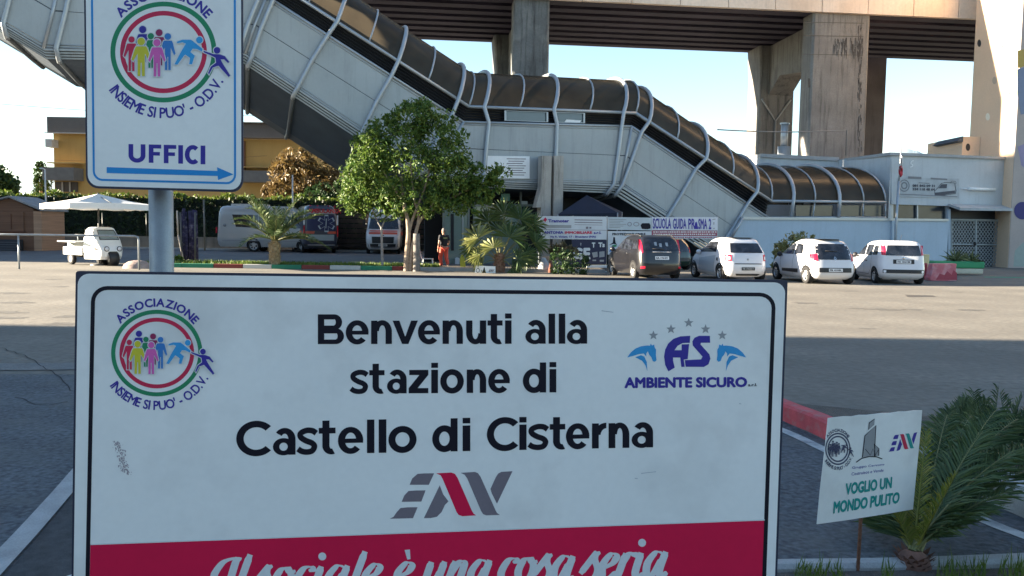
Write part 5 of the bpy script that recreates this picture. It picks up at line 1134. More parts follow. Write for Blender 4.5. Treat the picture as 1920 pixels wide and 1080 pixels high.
def make_car(name, label, cat, pos, rz, rows, paint, wheels, wr, windows, rear, doors=(), arches=True, extra=None, group=None, rimstyle=5, body='body'):
    t = thing(name, label, cat, (pos[0], pos[1], pos[2] if len(pos) > 2 else 0), R(90 + rz), group); sh = Shell(rows); B_ = lambda mb, n, m, p=t: mb.build(n, m, p, local=True)
    bo = B_(sh.mesh(), body, paint); hw = max(r_[3] for r_ in rows)
    for wx in wheels:
        for sd in (1, -1):
            if arches:
                mb = MB(); rr_ = []
                for q in (0, .5, 1): rr_.append([sh.side(wx + (wr + .055) * q * math.cos(R(-25 + 230 * k / 20)), wr + (wr + .055) * q * math.sin(R(-25 + 230 * k / 20)), sd, .003) for k in range(21)])
                mb.grid(rr_); B_(mb, 'wheel_arch', dark_in)
            yo = abs(sh.side(wx, wr + .1, sd).y) + .012; mb = MB(); mb.lathe([(wr * .62, -.18), (wr * .96, -.18), (wr, -.14), (wr, -.03), (wr * .95, 0), (wr * .66, 0), (wr * .62, -.02)], (wx, sd * yo, wr), (0, sd, 0), 26)
            ty = B_(mb, 'wheel', tyre_m); mb = MB(); mb.lathe([(wr * .64, -.01), (wr * .56, -.012), (wr * .53, -.05)], (wx, sd * yo, wr), (0, sd, 0), 26); mb.lathe([(0, -.01), (wr * .14, -.012), (wr * .14, -.05)], (wx, sd * yo, wr), (0, sd, 0), 12)
            for k in range(rimstyle):
                a = 2 * math.pi * k / rimstyle + .3; u = V3((math.cos(a), 0, math.sin(a))); w = V3((-math.sin(a), 0, math.cos(a))); c = V3((wx, sd * (yo - .02), wr)); mb.hexa([c + u * wr * .1 - w * wr * .09, c + u * wr * .1 + w * wr * .09, c + u * wr * .56 + w * wr * .06, c + u * wr * .56 - w * wr * .06], [q + V3((0, -sd * .03, 0)) for q in (c + u * wr * .1 - w * wr * .09, c + u * wr * .1 + w * wr * .09, c + u * wr * .56 + w * wr * .06, c + u * wr * .56 - w * wr * .06)])
            r_ = MB() and B_(mb, 'rim', rim_m, ty); md = MB(); md.lathe([(wr * .54, -.05), (0, -.05)], (wx, sd * yo, wr), (0, sd, 0), 20); B_(md, 'hub', dark_in, ty)
    for nm, m, c, e in windows:
        for sd in (1, -1): B_(bil(c, lambda x, z: sh.side(x, z, sd, e)), nm, m)
    for nm, m, c, e in rear: B_(bil(c, lambda y, z: sh.end(y, z, e), 10, 5), nm, m)
    for c in doors:                                              # shut lines and handles
        mb = MB()
        for sd in (1, -1):
            for i in range(len(c) - 1):
                (xa, za), (xb, zb_) = c[i], c[i + 1]; dx, dz = xb - xa, zb_ - za; l = math.hypot(dx, dz); ox, oz = -dz / l * .008, dx / l * .008
                mb.grid([[sh.side(xa + dx * k / 6 + ox, za + dz * k / 6 + oz, sd, .004) for k in range(7)], [sh.side(xa + dx * k / 6 - ox, za + dz * k / 6 - oz, sd, .004) for k in range(7)]])
        B_(mb, 'shut_line', trim_m)
    if extra: extra(t, sh, B_)
    return t
def plate(B_, sh, t, text, y, z, w=.50, h=.11, bg=plate_m, e=.018, front=False):
    mb = bil([(y - w / 2, z - h / 2), (y + w / 2, z - h / 2), (y + w / 2, z + h / 2), (y - w / 2, z + h / 2)], lambda a, b: sh.end(a, b, e, front), 4, 2); pl_ = B_(mb, 'number_plate', bg); mb = MB(); s = 1 if not front else -1
    vs_, fs_ = glyphs(text, .03, 0, 1); x0 = min(v[0] for v in vs_); x1 = max(v[0] for v in vs_); y0 = min(v[1] for v in vs_); y1 = max(v[1] for v in vs_)
    # seen from behind, the car's left (+y) is on the left of the picture
    mb.add([sh.end(y + s * (w * .42 - (a - x0) / (x1 - x0) * w * .84), z - h * .32 + (b - y0) / (y1 - y0) * h * .64, e + .003, front) for a, b in vs_], fs_); B_(mb, 'lettering', black_ink if bg is plate_m else silver_ink, pl_)
def mirror(t, B_, x, y, z, m):
    for sd in (1, -1):
        mb = MB(); mb.lathe([(0, -.09), (.075, -.07), (.10, 0), (.085, .05), (0, .06)], (x, sd * (y + .12), z), (1, 0, .05), 12); mb.tube([(x + .02, sd * (y - .06), z - .06), (x + .02, sd * (y + .08), z - .03)], .025, 6); B_(mb, 'door_mirror', m)
def inv(px, py, Y=None):                                          # rear-centre ground point from pixels
    return gr(px, py)
def place(px, py, rz, L): p = gr(px, py); h = R(90 + rz); return (p.x, p.y, 0)
def rear_pair(nm, m, y0, z0, y1, z1, e=.012, z2=None, z3=None):
    z2 = z1 if z2 is None else z2; z3 = z0 if z3 is None else z3
    return [(nm, m, [(s * y0, z0), (s * y1, z3), (s * y1, z2), (s * y0, z1)], e) for s in (1, -1)]

# --- white boxy hatchback (right)
def ex_panda(t, sh, B_):
    plate(B_, sh, t, 'FX 186CM', 0, .80); mirror(t, B_, 2.42, .80, .98, trim_m)
    mb = MB(); mb.lathe([(.05, 0), (.045, .012), (0, .014)], sh.end(0, .945, .002), (-1, 0, .1), 14); B_(mb, 'badge', chrome)
    for sd in (1, -1):
        for x in (1.45, 2.35): mb = MB(); q = sh.side(x, .80, sd, .012); mb.tube([q - V3((.08, 0, 0)), q + V3((.08, 0, 0))], .018, 6); B_(mb, 'door_handle', trim_m)
    mb = MB(); q = sh.p(1.5); mb.tube([(0.55, 0, 1.53), (0.35, 0, 1.75)], .006, 5); B_(mb, 'aerial', trim_m)
P_rows = [(.17, .22, 3.45, .70, 5), (.26, .05, 3.58, .79, 5.5), (.40, .0, 3.63, .815, 6), (.58, .02, 3.65, .825, 6), (.72, .07, 3.60, .825, 6), (.86, .09, 3.42, .815, 6), (.96, .10, 2.95, .80, 6), (1.02, .11, 2.72, .79, 6), (1.20, .15, 2.40, .75, 6), (1.36, .20, 2.10, .70, 6), (1.45, .25, 1.92, .66, 5), (1.51, .36, 1.75, .58, 4), (1.545, .60, 1.5, .42, 3)]
W_P = [('side_window', glass_m, [(1.72, 1.0), (2.62, 1.0), (2.22, 1.36), (1.72, 1.38)], .008), ('side_window', glass_m, [(.98, 1.0), (1.64, 1.0), (1.64, 1.38), (1.0, 1.38)], .008), ('side_window', glass_m, [(.45, 1.03), (.90, 1.02), (.90, 1.36), (.50, 1.34)], .008)]
R_P = [('rear_window', glass_m, [(-.60, 1.02), (.60, 1.02), (.54, 1.38), (-.54, 1.38)], .01), ('bumper_insert', trim_m, [(-.70, .40), (.70, .40), (.70, .53), (-.70, .53)], .014), ('plate_recess', trim_m, [(-.36, .73), (.36, .73), (.36, .88), (-.36, .88)], .008)] + rear_pair('tail_lamp', red_l, .60, 1.03, .72, 1.38, .012, 1.38, 1.03) + rear_pair('reflector', clear_l, .60, .42, .68, .50, .018)
D_P = [[(1.68, .35), (1.68, 1.0)], [(2.62, .45), (2.66, .95)], [(.98, .50), (.93, 1.0)], [(.98, .50), (1.2, .32), (2.4, .32), (2.62, .45)]]
make_car('parked_car', 'white boxy hatchback at the right end of the car row, nearest the red barrier', 'car', place(1694, 534, -5, 3.6), -5, P_rows, car_white, (.62, 2.92), .285, W_P, R_P, D_P, extra=ex_panda, group='parked cars')

# --- white rounded hatchback with dark glass tailgate
def ex_twingo(t, sh, B_):
    plate(B_, sh, t, 'FR 410BL', 0, .50, .50, .11); mirror(t, B_, 2.55, .78, .98, trim_m)
    mb = MB()
    q = [(0, .075), (.05, 0), (0, -.075), (-.05, 0)]; q2 = [(0, .045), (.028, 0), (0, -.045), (-.028, 0)]; mb.add([sh.end(a, .90 + b, .022) for a, b in q] + [sh.end(a, .90 + b, .022) for a, b in q2], [(i, (i + 1) % 4, 4 + (i + 1) % 4, 4 + i) for i in range(4)]); B_(mb, 'badge', chrome)
    mb = bil([(.5, 0), (1.9, 0), (1.9, 1), (.5, 1)], lambda x, v: V3((x + .0, (v - .5) * .86, 1.548 + .004)), 6, 3); mb.prism([(.62, -.40, 1.54), (1.85, -.40, 1.54), (1.85, .40, 1.54), (.62, .40, 1.54)], (0, 0, .02)); mb.v = mb.v[28:] if False else mb.v
    B_(mb, 'sunroof', trim_m)
    for sd in (1, -1): B_(bil([(1.15, .36), (2.45, .36), (2.45, .47), (1.12, .50)], lambda x, z: sh.side(x, z, sd, .012)), 'side_strip', trim_m)
    mb = MB(); mb.tube([sh.end(-.12, 1.14, .03), sh.end(.30, 1.16, .03)], .012, 5); B_(mb, 'rear_wiper', trim_m)
T_rows = [(.17, .20, 3.40, .70, 4), (.27, .04, 3.54, .80, 4.5), (.42, .0, 3.59, .83, 5), (.60, .02, 3.59, .835, 5), (.75, .06, 3.50, .83, 5), (.88, .09, 3.30, .81, 5), (.97, .13, 2.98, .79, 5), (1.03, .16, 2.80, .78, 5), (1.20, .27, 2.46, .73, 5), (1.36, .40, 2.15, .68, 4.5), (1.46, .50, 1.95, .62, 4), (1.52, .62, 1.80, .55, 3.6), (1.55, .8, 1.6, .44, 3)]
W_T = [('side_window', glass_m, [(1.62, 1.0), (2.66, 1.0), (2.18, 1.38), (1.62, 1.40)], .008), ('side_window', glass_m, [(.92, 1.04), (1.55, 1.0), (1.55, 1.40), (1.05, 1.36)], .008)]
R_T = [('rear_window', glass_m, [(-.70, .86), (.70, .86), (.56, 1.40), (-.56, 1.40)], .010), ('bumper_insert', trim_m, [(-.58, .42), (.58, .42), (.58, .58), (-.58, .58)], .012)] + rear_pair('tail_lamp', red_l, .60, .80, .79, 1.06, .014, 1.04, .84)
D_T = [[(1.60, .30), (1.58, 1.0)], [(2.55, .50), (2.70, .97)], [(.95, .55), (.90, 1.02)]]
make_car('parked_car', 'white rounded hatchback with a black glass tailgate and dark roof panel', 'car', place(1566, 534, 6, 3.6), 6, T_rows, car_white, (.55, 3.02), .30, W_T, R_T, D_T, extra=ex_twingo, group='parked cars')

# --- small white city car with silver doors
def ex_smart(t, sh, B_):
    plate(B_, sh, t, 'FE 732KT', 0, .47, .50, .11, trim_m); mirror(t, B_, 2.34, .77, 1.0, car_white)
    mb = MB(); mb.lathe([(.04, 0), (.035, .012), (0, .014)], sh.end(0, .80, .002), (-1, 0, .1), 12); B_(mb, 'badge', silver_ink)
    for sd in (1, -1):
        B_(bil([(1.12, .30), (2.48, .34), (2.40, .78), (1.0, .92)], lambda x, z: sh.side(x, z, sd, .005), 10, 6), 'silver_door', car_silverblue); B_(bil([(.72, .72), (.86, .74), (.86, .84), (.76, .84)], lambda x, z: sh.side(x, z, sd, .014)), 'air_intake', trim_m)
    mb = MB(); mb.prism([(.55, -.40, 1.55), (1.9, -.40, 1.55), (1.9, .40, 1.55), (.55, .40, 1.55)], (0, 0, .018)); B_(mb, 'roof_panel', trim_m)
S_rows = [(.17, .20, 3.30, .70, 4), (.27, .04, 3.44, .79, 4.5), (.42, .0, 3.49, .82, 5), (.60, .01, 3.49, .83, 5), (.75, .04, 3.42, .825, 5), (.90, .07, 3.22, .81, 5), (.99, .10, 2.90, .79, 5), (1.05, .14, 2.70, .78, 5), (1.22, .28, 2.36, .72, 5), (1.38, .40, 2.06, .67, 4.5), (1.47, .48, 1.90, .62, 4), (1.53, .60, 1.72, .54, 3.6), (1.56, .8, 1.55, .42, 3)]
W_S = [('side_window', glass_m, [(.98, 1.04), (2.50, 1.0), (2.06, 1.38), (1.08, 1.41)], .008)]
R_S = [('rear_window', glass_m, [(-.62, 1.03), (.62, 1.03), (.53, 1.37), (-.53, 1.37)], .010), ('bumper_gap', trim_m, [(-.52, .63), (.52, .63), (.50, .66), (-.50, .66)], .010), ('lower_grille', trim_m, [(-.40, .22), (.40, .22), (.46, .29), (-.46, .29)], .012)] + rear_pair('tail_lamp', red_l, .60, .74, .77, .97, .012) + rear_pair('lamp_lens', clear_l, .645, .79, .73, .90, .018)
make_car('parked_car', 'small white car with silver doors and square rear lamps, beside the dark people carrier', 'car', place(1402, 529, 10, 3.4), 10, S_rows, car_white, (.60, 2.95), .30, W_S, R_S, [[(1.0, .92), (1.12, .30)], [(2.40, .78), (2.48, .34)]], extra=ex_smart, group='parked cars')

# --- dark people carrier
def ex_mpv(t, sh, B_):
    plate(B_, sh, t, 'EA 196GV', 0.0, .80, .52, .12); mirror(t, B_, 2.85, .82, 1.05, car_black)
    mb = MB(); mb.tube([sh.end(-.35, 1.01, .02), sh.end(.35, 1.01, .02)], .016, 6); B_(mb, 'tailgate_handle', chrome)
    for sd in (1, -1):
        mb = MB(); mb.tube([(.55, sd * .60, 1.555), (.8, sd * .62, 1.605), (2.2, sd * .60, 1.605), (2.45, sd * .58, 1.56)], .018, 6); B_(mb, 'roof_rail', trim_m)
        for x in (1.45, 2.55): mb = MB(); q = sh.side(x, .92, sd, .014); mb.tube([q - V3((.09, 0, 0)), q + V3((.09, 0, 0))], .018, 6); B_(mb, 'door_handle', car_black)
    mb = MB(); mb.tube([sh.end(-.1, 1.10, .03), sh.end(.34, 1.13, .03)], .012, 5); B_(mb, 'rear_wiper', trim_m)
    for y, z in ((.20, 1.30), (.02, 1.25), (-.22, 1.28)): B_(bil([(y - .05, z - .07), (y + .04, z - .06), (y + .05, z + .06), (y - .05, z + .07)], lambda a, b: sh.end(a, b, .016), 3, 3), 'window_sticker', flat('pale_sticker', (.28, .32, .36)))
M_rows = [(.19, .20, 3.85, .74, 5), (.30, .04, 3.98, .82, 5.5), (.48, .0, 4.03, .845, 6), (.66, .02, 4.02, .85, 6), (.80, .05, 3.92, .85, 6), (.95, .08, 3.65, .84, 6), (1.04, .10, 3.20, .82, 6), (1.10, .12, 3.02, .81, 6), (1.30, .20, 2.70, .765, 6), (1.50, .30, 2.38, .71, 5.5), (1.60, .36, 2.20, .67, 5), (1.665, .46, 2.02, .60, 4), (1.70, .7, 1.8, .46, 3)]
ZS = lambda z: z if z < 1.0 else 1.0 + (z - 1.0) * .86
M_rows = [(ZS(q[0]), *q[1:]) for q in M_rows]
W_M = [('side_window', glass_m, [(2.0, 1.08), (2.92, 1.08), (2.50, 1.48), (2.0, 1.50)], .008), ('side_window', glass_m, [(1.02, 1.08), (1.90, 1.08), (1.90, 1.50), (1.08, 1.50)], .008), ('side_window', glass_m, [(.42, 1.12), (.94, 1.10), (.96, 1.48), (.52, 1.46)], .008)]
R_M = [('rear_window', glass_m, [(-.66, 1.08), (.66, 1.08), (.58, 1.54), (-.58, 1.54)], .010)] + rear_pair('tail_lamp', red_l, .68, .98, .77, 1.50, .012, 1.54, .95) + rear_pair('reflector', red_l, .62, .42, .76, .50, .014)
W_M = [(a, b, [(x, ZS(z)) for x, z in c], e) for a, b, c, e in W_M]; R_M = [(a, b, [(x, ZS(z)) for x, z in c], e) for a, b, c, e in R_M]
make_car('parked_car', 'dark charcoal people carrier with upright red lamps, in front of the hoardings', 'car', place(1241, 526, 11, 4.0), 11, M_rows, car_black, (.72, 3.22), .32, W_M, R_M, [[(1.95, .35), (1.95, 1.08)], [(2.95, .5), (2.98, 1.02)], [(1.05, .55), (1.0, 1.08)]], extra=ex_mpv, group='parked cars', rimstyle=7)
# --- car hidden behind the gap
make_car('parked_car', 'dark green car mostly hidden between the people carrier and the small white car', 'car', (gr(1315, 517).x, gr(1315, 517).y + 4.4), 24, T_rows, car_green, (.55, 3.02), .30, W_T, R_T, D_T, extra=lambda t, sh, B_: mirror(t, B_, 2.55, .78, .98, trim_m), group='parked cars')

# --- ambulance seen from behind
amb_w = carpaint('ambulance_white', (0.62, 0.63, 0.64)); amb_blue = flat('ambulance_blue', (0.02, 0.025, 0.10), .3); amb_or = flat('ambulance_orange', (0.60, 0.10, 0.06), .4); amb_pan = flat('ambulance_panel', (0.30, 0.38, 0.40), .4)
VAN = [(.25, .22, 5.1, .86, 7), (.40, .05, 5.32, .95, 8), (.70, .0, 5.36, .985, 9), (1.0, .02, 5.28, 1.0, 9), (1.25, .03, 4.95, 1.0, 9), (1.40, .04, 4.55, .99, 9), (1.9, .07, 4.15, .95, 9), (2.2, .10, 3.95, .91, 8), (2.45, .14, 3.80, .87, 7), (2.62, .22, 3.65, .80, 6), (2.70, .40, 3.4, .66, 4)]
def ZG(x, y, Y=46.8): return at(x, y, Y)
def ex_amb(t, sh, B_):
    E = lambda e: (lambda y, z: sh.end(y, z, e)); px = lambda x: (593 - x) / 33.0; pz = lambda y: (472 - y) / 33.0 + .02
    def txt(s, x0, x1, y0, y1, m, e, par=t, w=.04):
        vs_, fs_ = glyphs(s, w, 0, 2); a0 = min(v[0] for v in vs_); a1 = max(v[0] for v in vs_); b0_ = min(v[1] for v in vs_); b1 = max(v[1] for v in vs_); mb = MB()
        mb.add([sh.end(px(x0 + (a - a0) / (a1 - a0) * (x1 - x0)), pz(y1) + (b - b0_) / (b1 - b0_) * (pz(y0) - pz(y1)), e) for a, b in vs_], fs_); B_(mb, 'lettering', m)
    txt('AMBULANZA', 569, 632, 390, 398, flat('ambulance_red', (.55, .03, .03), .4), .03)
    star = MB(); mb = MB(); c = (603, 417); P = []
    for k in range(6):
        a = k * 60
        for r_, da in ((7, -30), (16.5, -13), (16.5, 13)): P.append((c[0] + r_ * math.sin(R(a + da)), c[1] - r_ * math.cos(R(a + da))))
    Q = [(c[0] + (x - c[0]) * .84, c[1] + (y - c[1]) * .84) for x, y in P]; n = len(P)
    mb.add([sh.end(px(x), pz(y), .03) for x, y in P] + [sh.end(px(x), pz(y), .03) for x, y in Q], [(i, (i + 1) % n, n + (i + 1) % n, n + i) for i in range(n)]); mb.tube([sh.end(px(603), pz(408), .035), sh.end(px(602), pz(426), .035)], .025, 5); B_(mb, 'star_emblem', flat('pale_line', (.45, .55, .62)))
    for x in (575, 588, 608, 621): mb = MB(); mb.lathe([(.05, 0), (.05, .03), (0, .04)], sh.end(px(x), pz(385), .01), (-1, 0, 0), 10); B_(mb, 'top_lamp', red_l)
    for y0, z0, y1, z1, m in ((.93, .95, .99, 1.55, red_l), (.95, 1.6, .99, 2.15, clear_l)):
        for s in (1, -1): mb = MB(); mb.box((.07, s * .93, (z0 + z1) / 2), (.06, .08, z1 - z0)); B_(mb, 'side_lamp', m)
    for s in (1, -1): mb = MB(); mb.box((4.1, s * 1.13, 1.75), (.10, .16, .34)); mb.box((4.12, s * 1.02, 1.6), (.05, .16, .06)); B_(mb, 'door_mirror', trim_m)
    mb = MB(); mb.box((.0, 0, .42), (.20, 1.9, .16)); B_(mb, 'step_bumper', trim_m)
    mb = MB(); mb.box((-.11, 0, .47), (.02, 1.5, .05)); B_(mb, 'bumper_strip', flat('grey_strip', (.3, .3, .32)))
R_A = [('rear_window', amb_blue, [(-.80, 1.28), (.80, 1.28), (.74, 2.12), (-.74, 2.12)], .012), ('lower_panel', amb_pan, [(-.72, .72), (.72, .72), (.74, 1.05), (-.74, 1.05)], .014), ('title_band', flat('title_band', (.40, .42, .45), .4), [(-.78, 2.22), (.78, 2.22), (.76, 2.42), (-.76, 2.42)], .014)]
R_A += [('chevron', amb_or, [(-.86, 1.10), (-.38, 1.10), (-.34, 1.24), (-.84, 1.24)], .02), ('chevron', amb_or, [(.38, 1.10), (.86, 1.10), (.84, 1.24), (.34, 1.24)], .02)]
W_A = [('side_window', glass_m, [(3.2, 1.45), (4.1, 1.45), (3.85, 1.95), (3.2, 1.95)], .012), ('side_stripe', amb_or, [(.2, 1.05), (4.6, 1.05), (4.4, 1.25), (.2, 1.25)], .012)]
amb_dark = carpaint('ambulance_shade_dark', (0.05, 0.055, 0.085)); pa = at(602, 472, 46.6)  # body colour darkened, the ambulance's shade painted into it
make_car('ambulance', 'ambulance parked with its shaded rear doors and star emblem facing the lot', 'ambulance', (pa.x, 46.6, .25), 22, VAN, amb_dark, (1.0, 4.3), .34, W_A, R_A, (), extra=ex_amb, group='ambulances')
# --- second ambulance, facing us
def ex_amb2(t, sh, B_):
    Fr = lambda y, z, e=.012: sh.end(y, z, e, True)
    B_(bil([(-.86, 1.42), (.86, 1.42), (.76, 2.02), (-.76, 2.02)], lambda y, z: Fr(y, z), 12, 6), 'windscreen', glass_m); B_(bil([(-.60, .62), (.60, .62), (.62, .98), (-.62, .98)], lambda y, z: Fr(y, z), 10, 4), 'grille', trim_m); B_(bil([(-.95, 1.12), (.95, 1.12), (.92, 1.34), (-.92, 1.34)], lambda y, z: Fr(y, z, .008), 12, 4), 'orange_band', amb_or)
    B_(bil([(-.8, .36), (.8, .36), (.85, .58), (-.85, .58)], lambda y, z: Fr(y, z, .01), 10, 4), 'bumper', trim_m); plate(B_, sh, t, 'CX 418ZA', 0, .50, .5, .11, front=True, e=.03)
    for s in (1, -1): B_(bil([(s * .64, .78), (s * .92, .86), (s * .92, 1.08), (s * .68, .98)], lambda y, z: Fr(y, z, .016), 4, 4), 'headlight', clear_l); mb = MB(); mb.box((4.2, s * 1.14, 1.75), (.10, .16, .34)); mb.box((4.2, s * 1.02, 1.6), (.05, .16, .06)); B_(mb, 'door_mirror', trim_m)
    mb = MB(); mb.box((3.3, 0, 2.80), (.4, 1.4, .16)); B_(mb, 'light_bar', flat('blue_lens', (.02, .08, .4), .2)); mb = MB(); mb.lathe([(.06, 0), (.05, .02), (0, .03)], sh.end(0, 1.04, .01, True), (1, 0, 0), 12); B_(mb, 'badge', chrome)
p2_ = at(722, 472, 47.5)
make_car('ambulance', 'white and orange ambulance with its windscreen facing us behind the big tree', 'ambulance', (p2_.x - .56, 52.0, .25), 186, VAN, amb_w, (1.0, 4.3), .34, [('side_window', glass_m, [(3.2, 1.45), (4.1, 1.45), (3.85, 1.95), (3.2, 1.95)], .012), ('side_stripe', amb_or, [(.2, 1.05), (4.9, 1.05), (4.6, 1.28), (.2, 1.28)], .012)], [], (), extra=ex_amb2, group='ambulances')
# --- minibus seen from its side
van_grey = carpaint('minibus_silver', (0.40, 0.40, 0.40))
def ex_bus(t, sh, B_):
    for s in (1, -1):
        mb = MB(); mb.box((.02, s * .93, 1.22), (.07, .07, .34)); B_(mb, 'tail_lamp', red_l); B_(bil([(.35, .62), (5.3, .62), (5.3, .66), (.35, .66)], lambda x, z: sh.side(x, z, s, .01), 12, 1), 'rub_strip', flat('grey_strip', (.3, .3, .32)))
    mb = MB(); mb.box((1.7, 0, 2.68), (1.9, 1.2, .13)); B_(mb, 'roof_unit', flat('roof_unit', (.55, .55, .55))); mb = MB(); mb.lathe([(.09, 0), (.09, .01), (0, .012)], sh.side(.5, 1.5, -1), (0, -1, 0), 14); B_(mb, 'filler_cap', flat('filler_grey', (.25, .25, .26)))
BUS = [(.28, .12, 5.6, .90, 8), (.42, .04, 5.85, .97, 9), (.70, .0, 5.9, 1.0, 10), (1.0, .02, 5.82, 1.0, 10), (1.2, .03, 5.5, 1.0, 10), (1.35, .04, 5.1, .99, 10), (1.9, .07, 4.7, .96, 10), (2.2, .09, 4.5, .93, 9), (2.45, .13, 4.35, .88, 7), (2.57, .22, 4.2, .80, 6), (2.62, .4, 4.0, .66, 4)]
W_B = [('side_window', glass_m, [(1.15, 1.42), (2.4, 1.38), (2.4, 2.12), (.92, 2.12)], .012), ('side_window', glass_m, [(2.45, 1.38), (3.6, 1.38), (3.6, 2.12), (2.45, 2.12)], .012), ('side_window', glass_m, [(3.7, 1.38), (4.9, 1.38), (4.55, 2.05), (3.7, 2.08)], .012)]
pb = at(405, 468, 47.4)
make_car('minibus', 'silver grey minibus parked side on beneath the hedge, left of the dark ambulance', 'minibus', (pb.x, 48.4, .25), -90, BUS, van_grey, (2.15, 5.0), .36, W_B, [('rear_window', glass_m, [(-.7, 1.4), (.7, 1.4), (.65, 2.1), (-.65, 2.1)], .012)], [[(3.65, .5), (3.65, 2.2)]], extra=ex_bus, rimstyle=6)

# --- three-wheeled delivery van with parasol
ap = thing('three_wheeler', 'white three wheeled stall van with an open side tray under the parasol', 'three wheeler', tuple(gr(172, 498) + V3((0, .6, 0))), R(-35))
WLOC[ap.name] = V3((0, 0, 0)); white_ape = carpaint('stall_white', (0.80, 0.80, 0.78)); Bl = lambda mb, n, m, p=ap: mb.build(n, m, p, local=True)
# local frame: +x forward, +y left
def cabrow(z, xr, xf, wr_, wf): return [V3((xr, -wr_, z)), V3((xr, wr_, z)), V3((xf - .10, wf, z)), V3((xf, wf - .10, z)), V3((xf, -wf + .10, z)), V3((xf - .10, -wf, z))]
rows = [cabrow(z, *a) for z, a in ((.26, (.0, 1.02, .62, .42)), (.40, (-.02, 1.10, .64, .45)), (.62, (-.02, 1.12, .65, .46)), (.82, (-.02, 1.02, .65, .50)), (.98, (-.01, .90, .64, .52)), (1.05, (-.01, .86, .64, .52)), (1.48, (.06, .52, .56, .47)), (1.56, (.12, .46, .50, .42)), (1.585, (.2, .38, .36, .30)))]
mb = MB(); mb.grid(rows, False, True); mb.poly(rows[-1]); mb.poly(rows[0]); Bl(mb, 'cab', white_ape, ap).modifiers.new('bevel', 'BEVEL').width = .03
def cabf(y, z):                                # windscreen plane between z 1.07 and 1.46
    t = (z - 1.05) / .43; return V3((.86 - .34 * t + .012, y, z))
mb = MB(); mb.poly([cabf(-.38, 1.10), cabf(.38, 1.10), cabf(.34, 1.44), cabf(-.34, 1.44)]); ws_ = Bl(mb, 'windscreen', mat('light_glass', (.20, .26, .27), .08, var=.1)); mb = MB()
for a, b in (((-.40, 1.08), (.40, 1.08)), ((.40, 1.08), (.35, 1.46)), ((.35, 1.46), (-.35, 1.46)), ((-.35, 1.46), (-.40, 1.08))): mb.tube([cabf(*a), cabf(*b)], .018, 5)
Bl(mb, 'window_seal', trim_m)
for s in (1, -1):
    def cs(x, z): t = max(0, (z - 1.0) / .5); return V3((x, s * (.645 - .09 * t - .14 * max(0, x) * (1 - .2 * t) + .01), z))
    mb = MB(); mb.poly([cs(.10, 1.08), cs(.70, 1.08), cs(.46, 1.44), cs(.14, 1.44)]); Bl(mb, 'side_window', white_ape if s < 0 else glass_m)
    mb = MB()
    for a, b in (((.02, .32), (.02, 1.5)), ((.74, .36), (.78, 1.02)), ((.02, .32), (.74, .36))): mb.tube([cs(*a), cs(*b)], .007, 4)
    Bl(mb, 'door_line', trim_m); mb = MB(); q = cs(.70, .70); mb.box(q, (.08, .05, .05)); Bl(mb, 'door_handle', trim_m)
    mb = MB(); mb.lathe([(0, .03), (.075, .02), (.085, 0)], (1.11, s * .27, .70), (1, 0, 0), 14); hl = Bl(mb, 'headlight', clear_l); mb = MB(); mb.lathe([(.11, 0), (.11, .015), (.085, .02)], (1.105, s * .27, .70), (1, 0, 0), 14); Bl(mb, 'lamp_ring', trim_m, hl)
mb = MB(); mb.lathe([(.30, -.22), (.36, -.16), (.36, .16), (.30, .22)], (.92, 0, .30), (0, 1, 0), 16); Bl(mb, 'mudguard', trim_m)
mb = MB(); mb.bbox((-1.55, -.66, .42), (-.06, .66, .46)); 
for lo, hi in (((-1.55, -.68, .42), (-.06, -.64, .74)), ((-1.55, .64, .42), (-.06, .68, .74)), ((-1.57, -.68, .42), (-1.53, .68, .74))): mb.bbox(lo, hi)
Bl(mb, 'tray', white_ape); mb = MB(); mb.bbox((-1.45, -.55, .74), (-.10, .55, .93)); Bl(mb, 'counter_box', flat('counter_steel', (.35, .37, .36), .4, metal=.3))
mb = MB(); mb.bbox((-1.5, -.95, .95), (-.04, .70, 1.0)); Bl(mb, 'counter_top', white_ape); mb = MB(); mb.bbox((-.75, -.60, 1.22), (-.04, .60, 1.27)); Bl(mb, 'shelf', white_ape); mb = MB(); mb.bbox((-1.9, -.50, .62), (-1.55, .50, .66)); Bl(mb, 'tail_shelf', white_ape)
for x, y in ((-.1, -.5), (-.7, -.5), (-.1, .5), (-.7, .5)): mb = MB(); mb.tube([(x, y, 1.0), (x, y, 1.22)], .018, 6); Bl(mb, 'shelf_post', galv)
for x, y in ((.92, 0), (-1.0, -.60), (-1.0, .60)):
    mb = MB(); s = -1 if y <= 0 else 1; mb.lathe([(.12, -.07), (.24, -.07), (.265, -.04), (.265, .04), (.24, .07), (.12, .07)], (x, y, .265), (0, 1, 0), 22); wh = Bl(mb, 'wheel', tyre_m); mb = MB(); mb.lathe([(.15, .072), (.12, .06), (.05, .075), (0, .075)], (x, y, .265), (0, s, 0), 16); Bl(mb, 'rim', rim_m, wh)
mb = MB(); mb.bbox((-1.5, -.3, .30), (.3, .3, .40)); Bl(mb, 'chassis', trim_m)
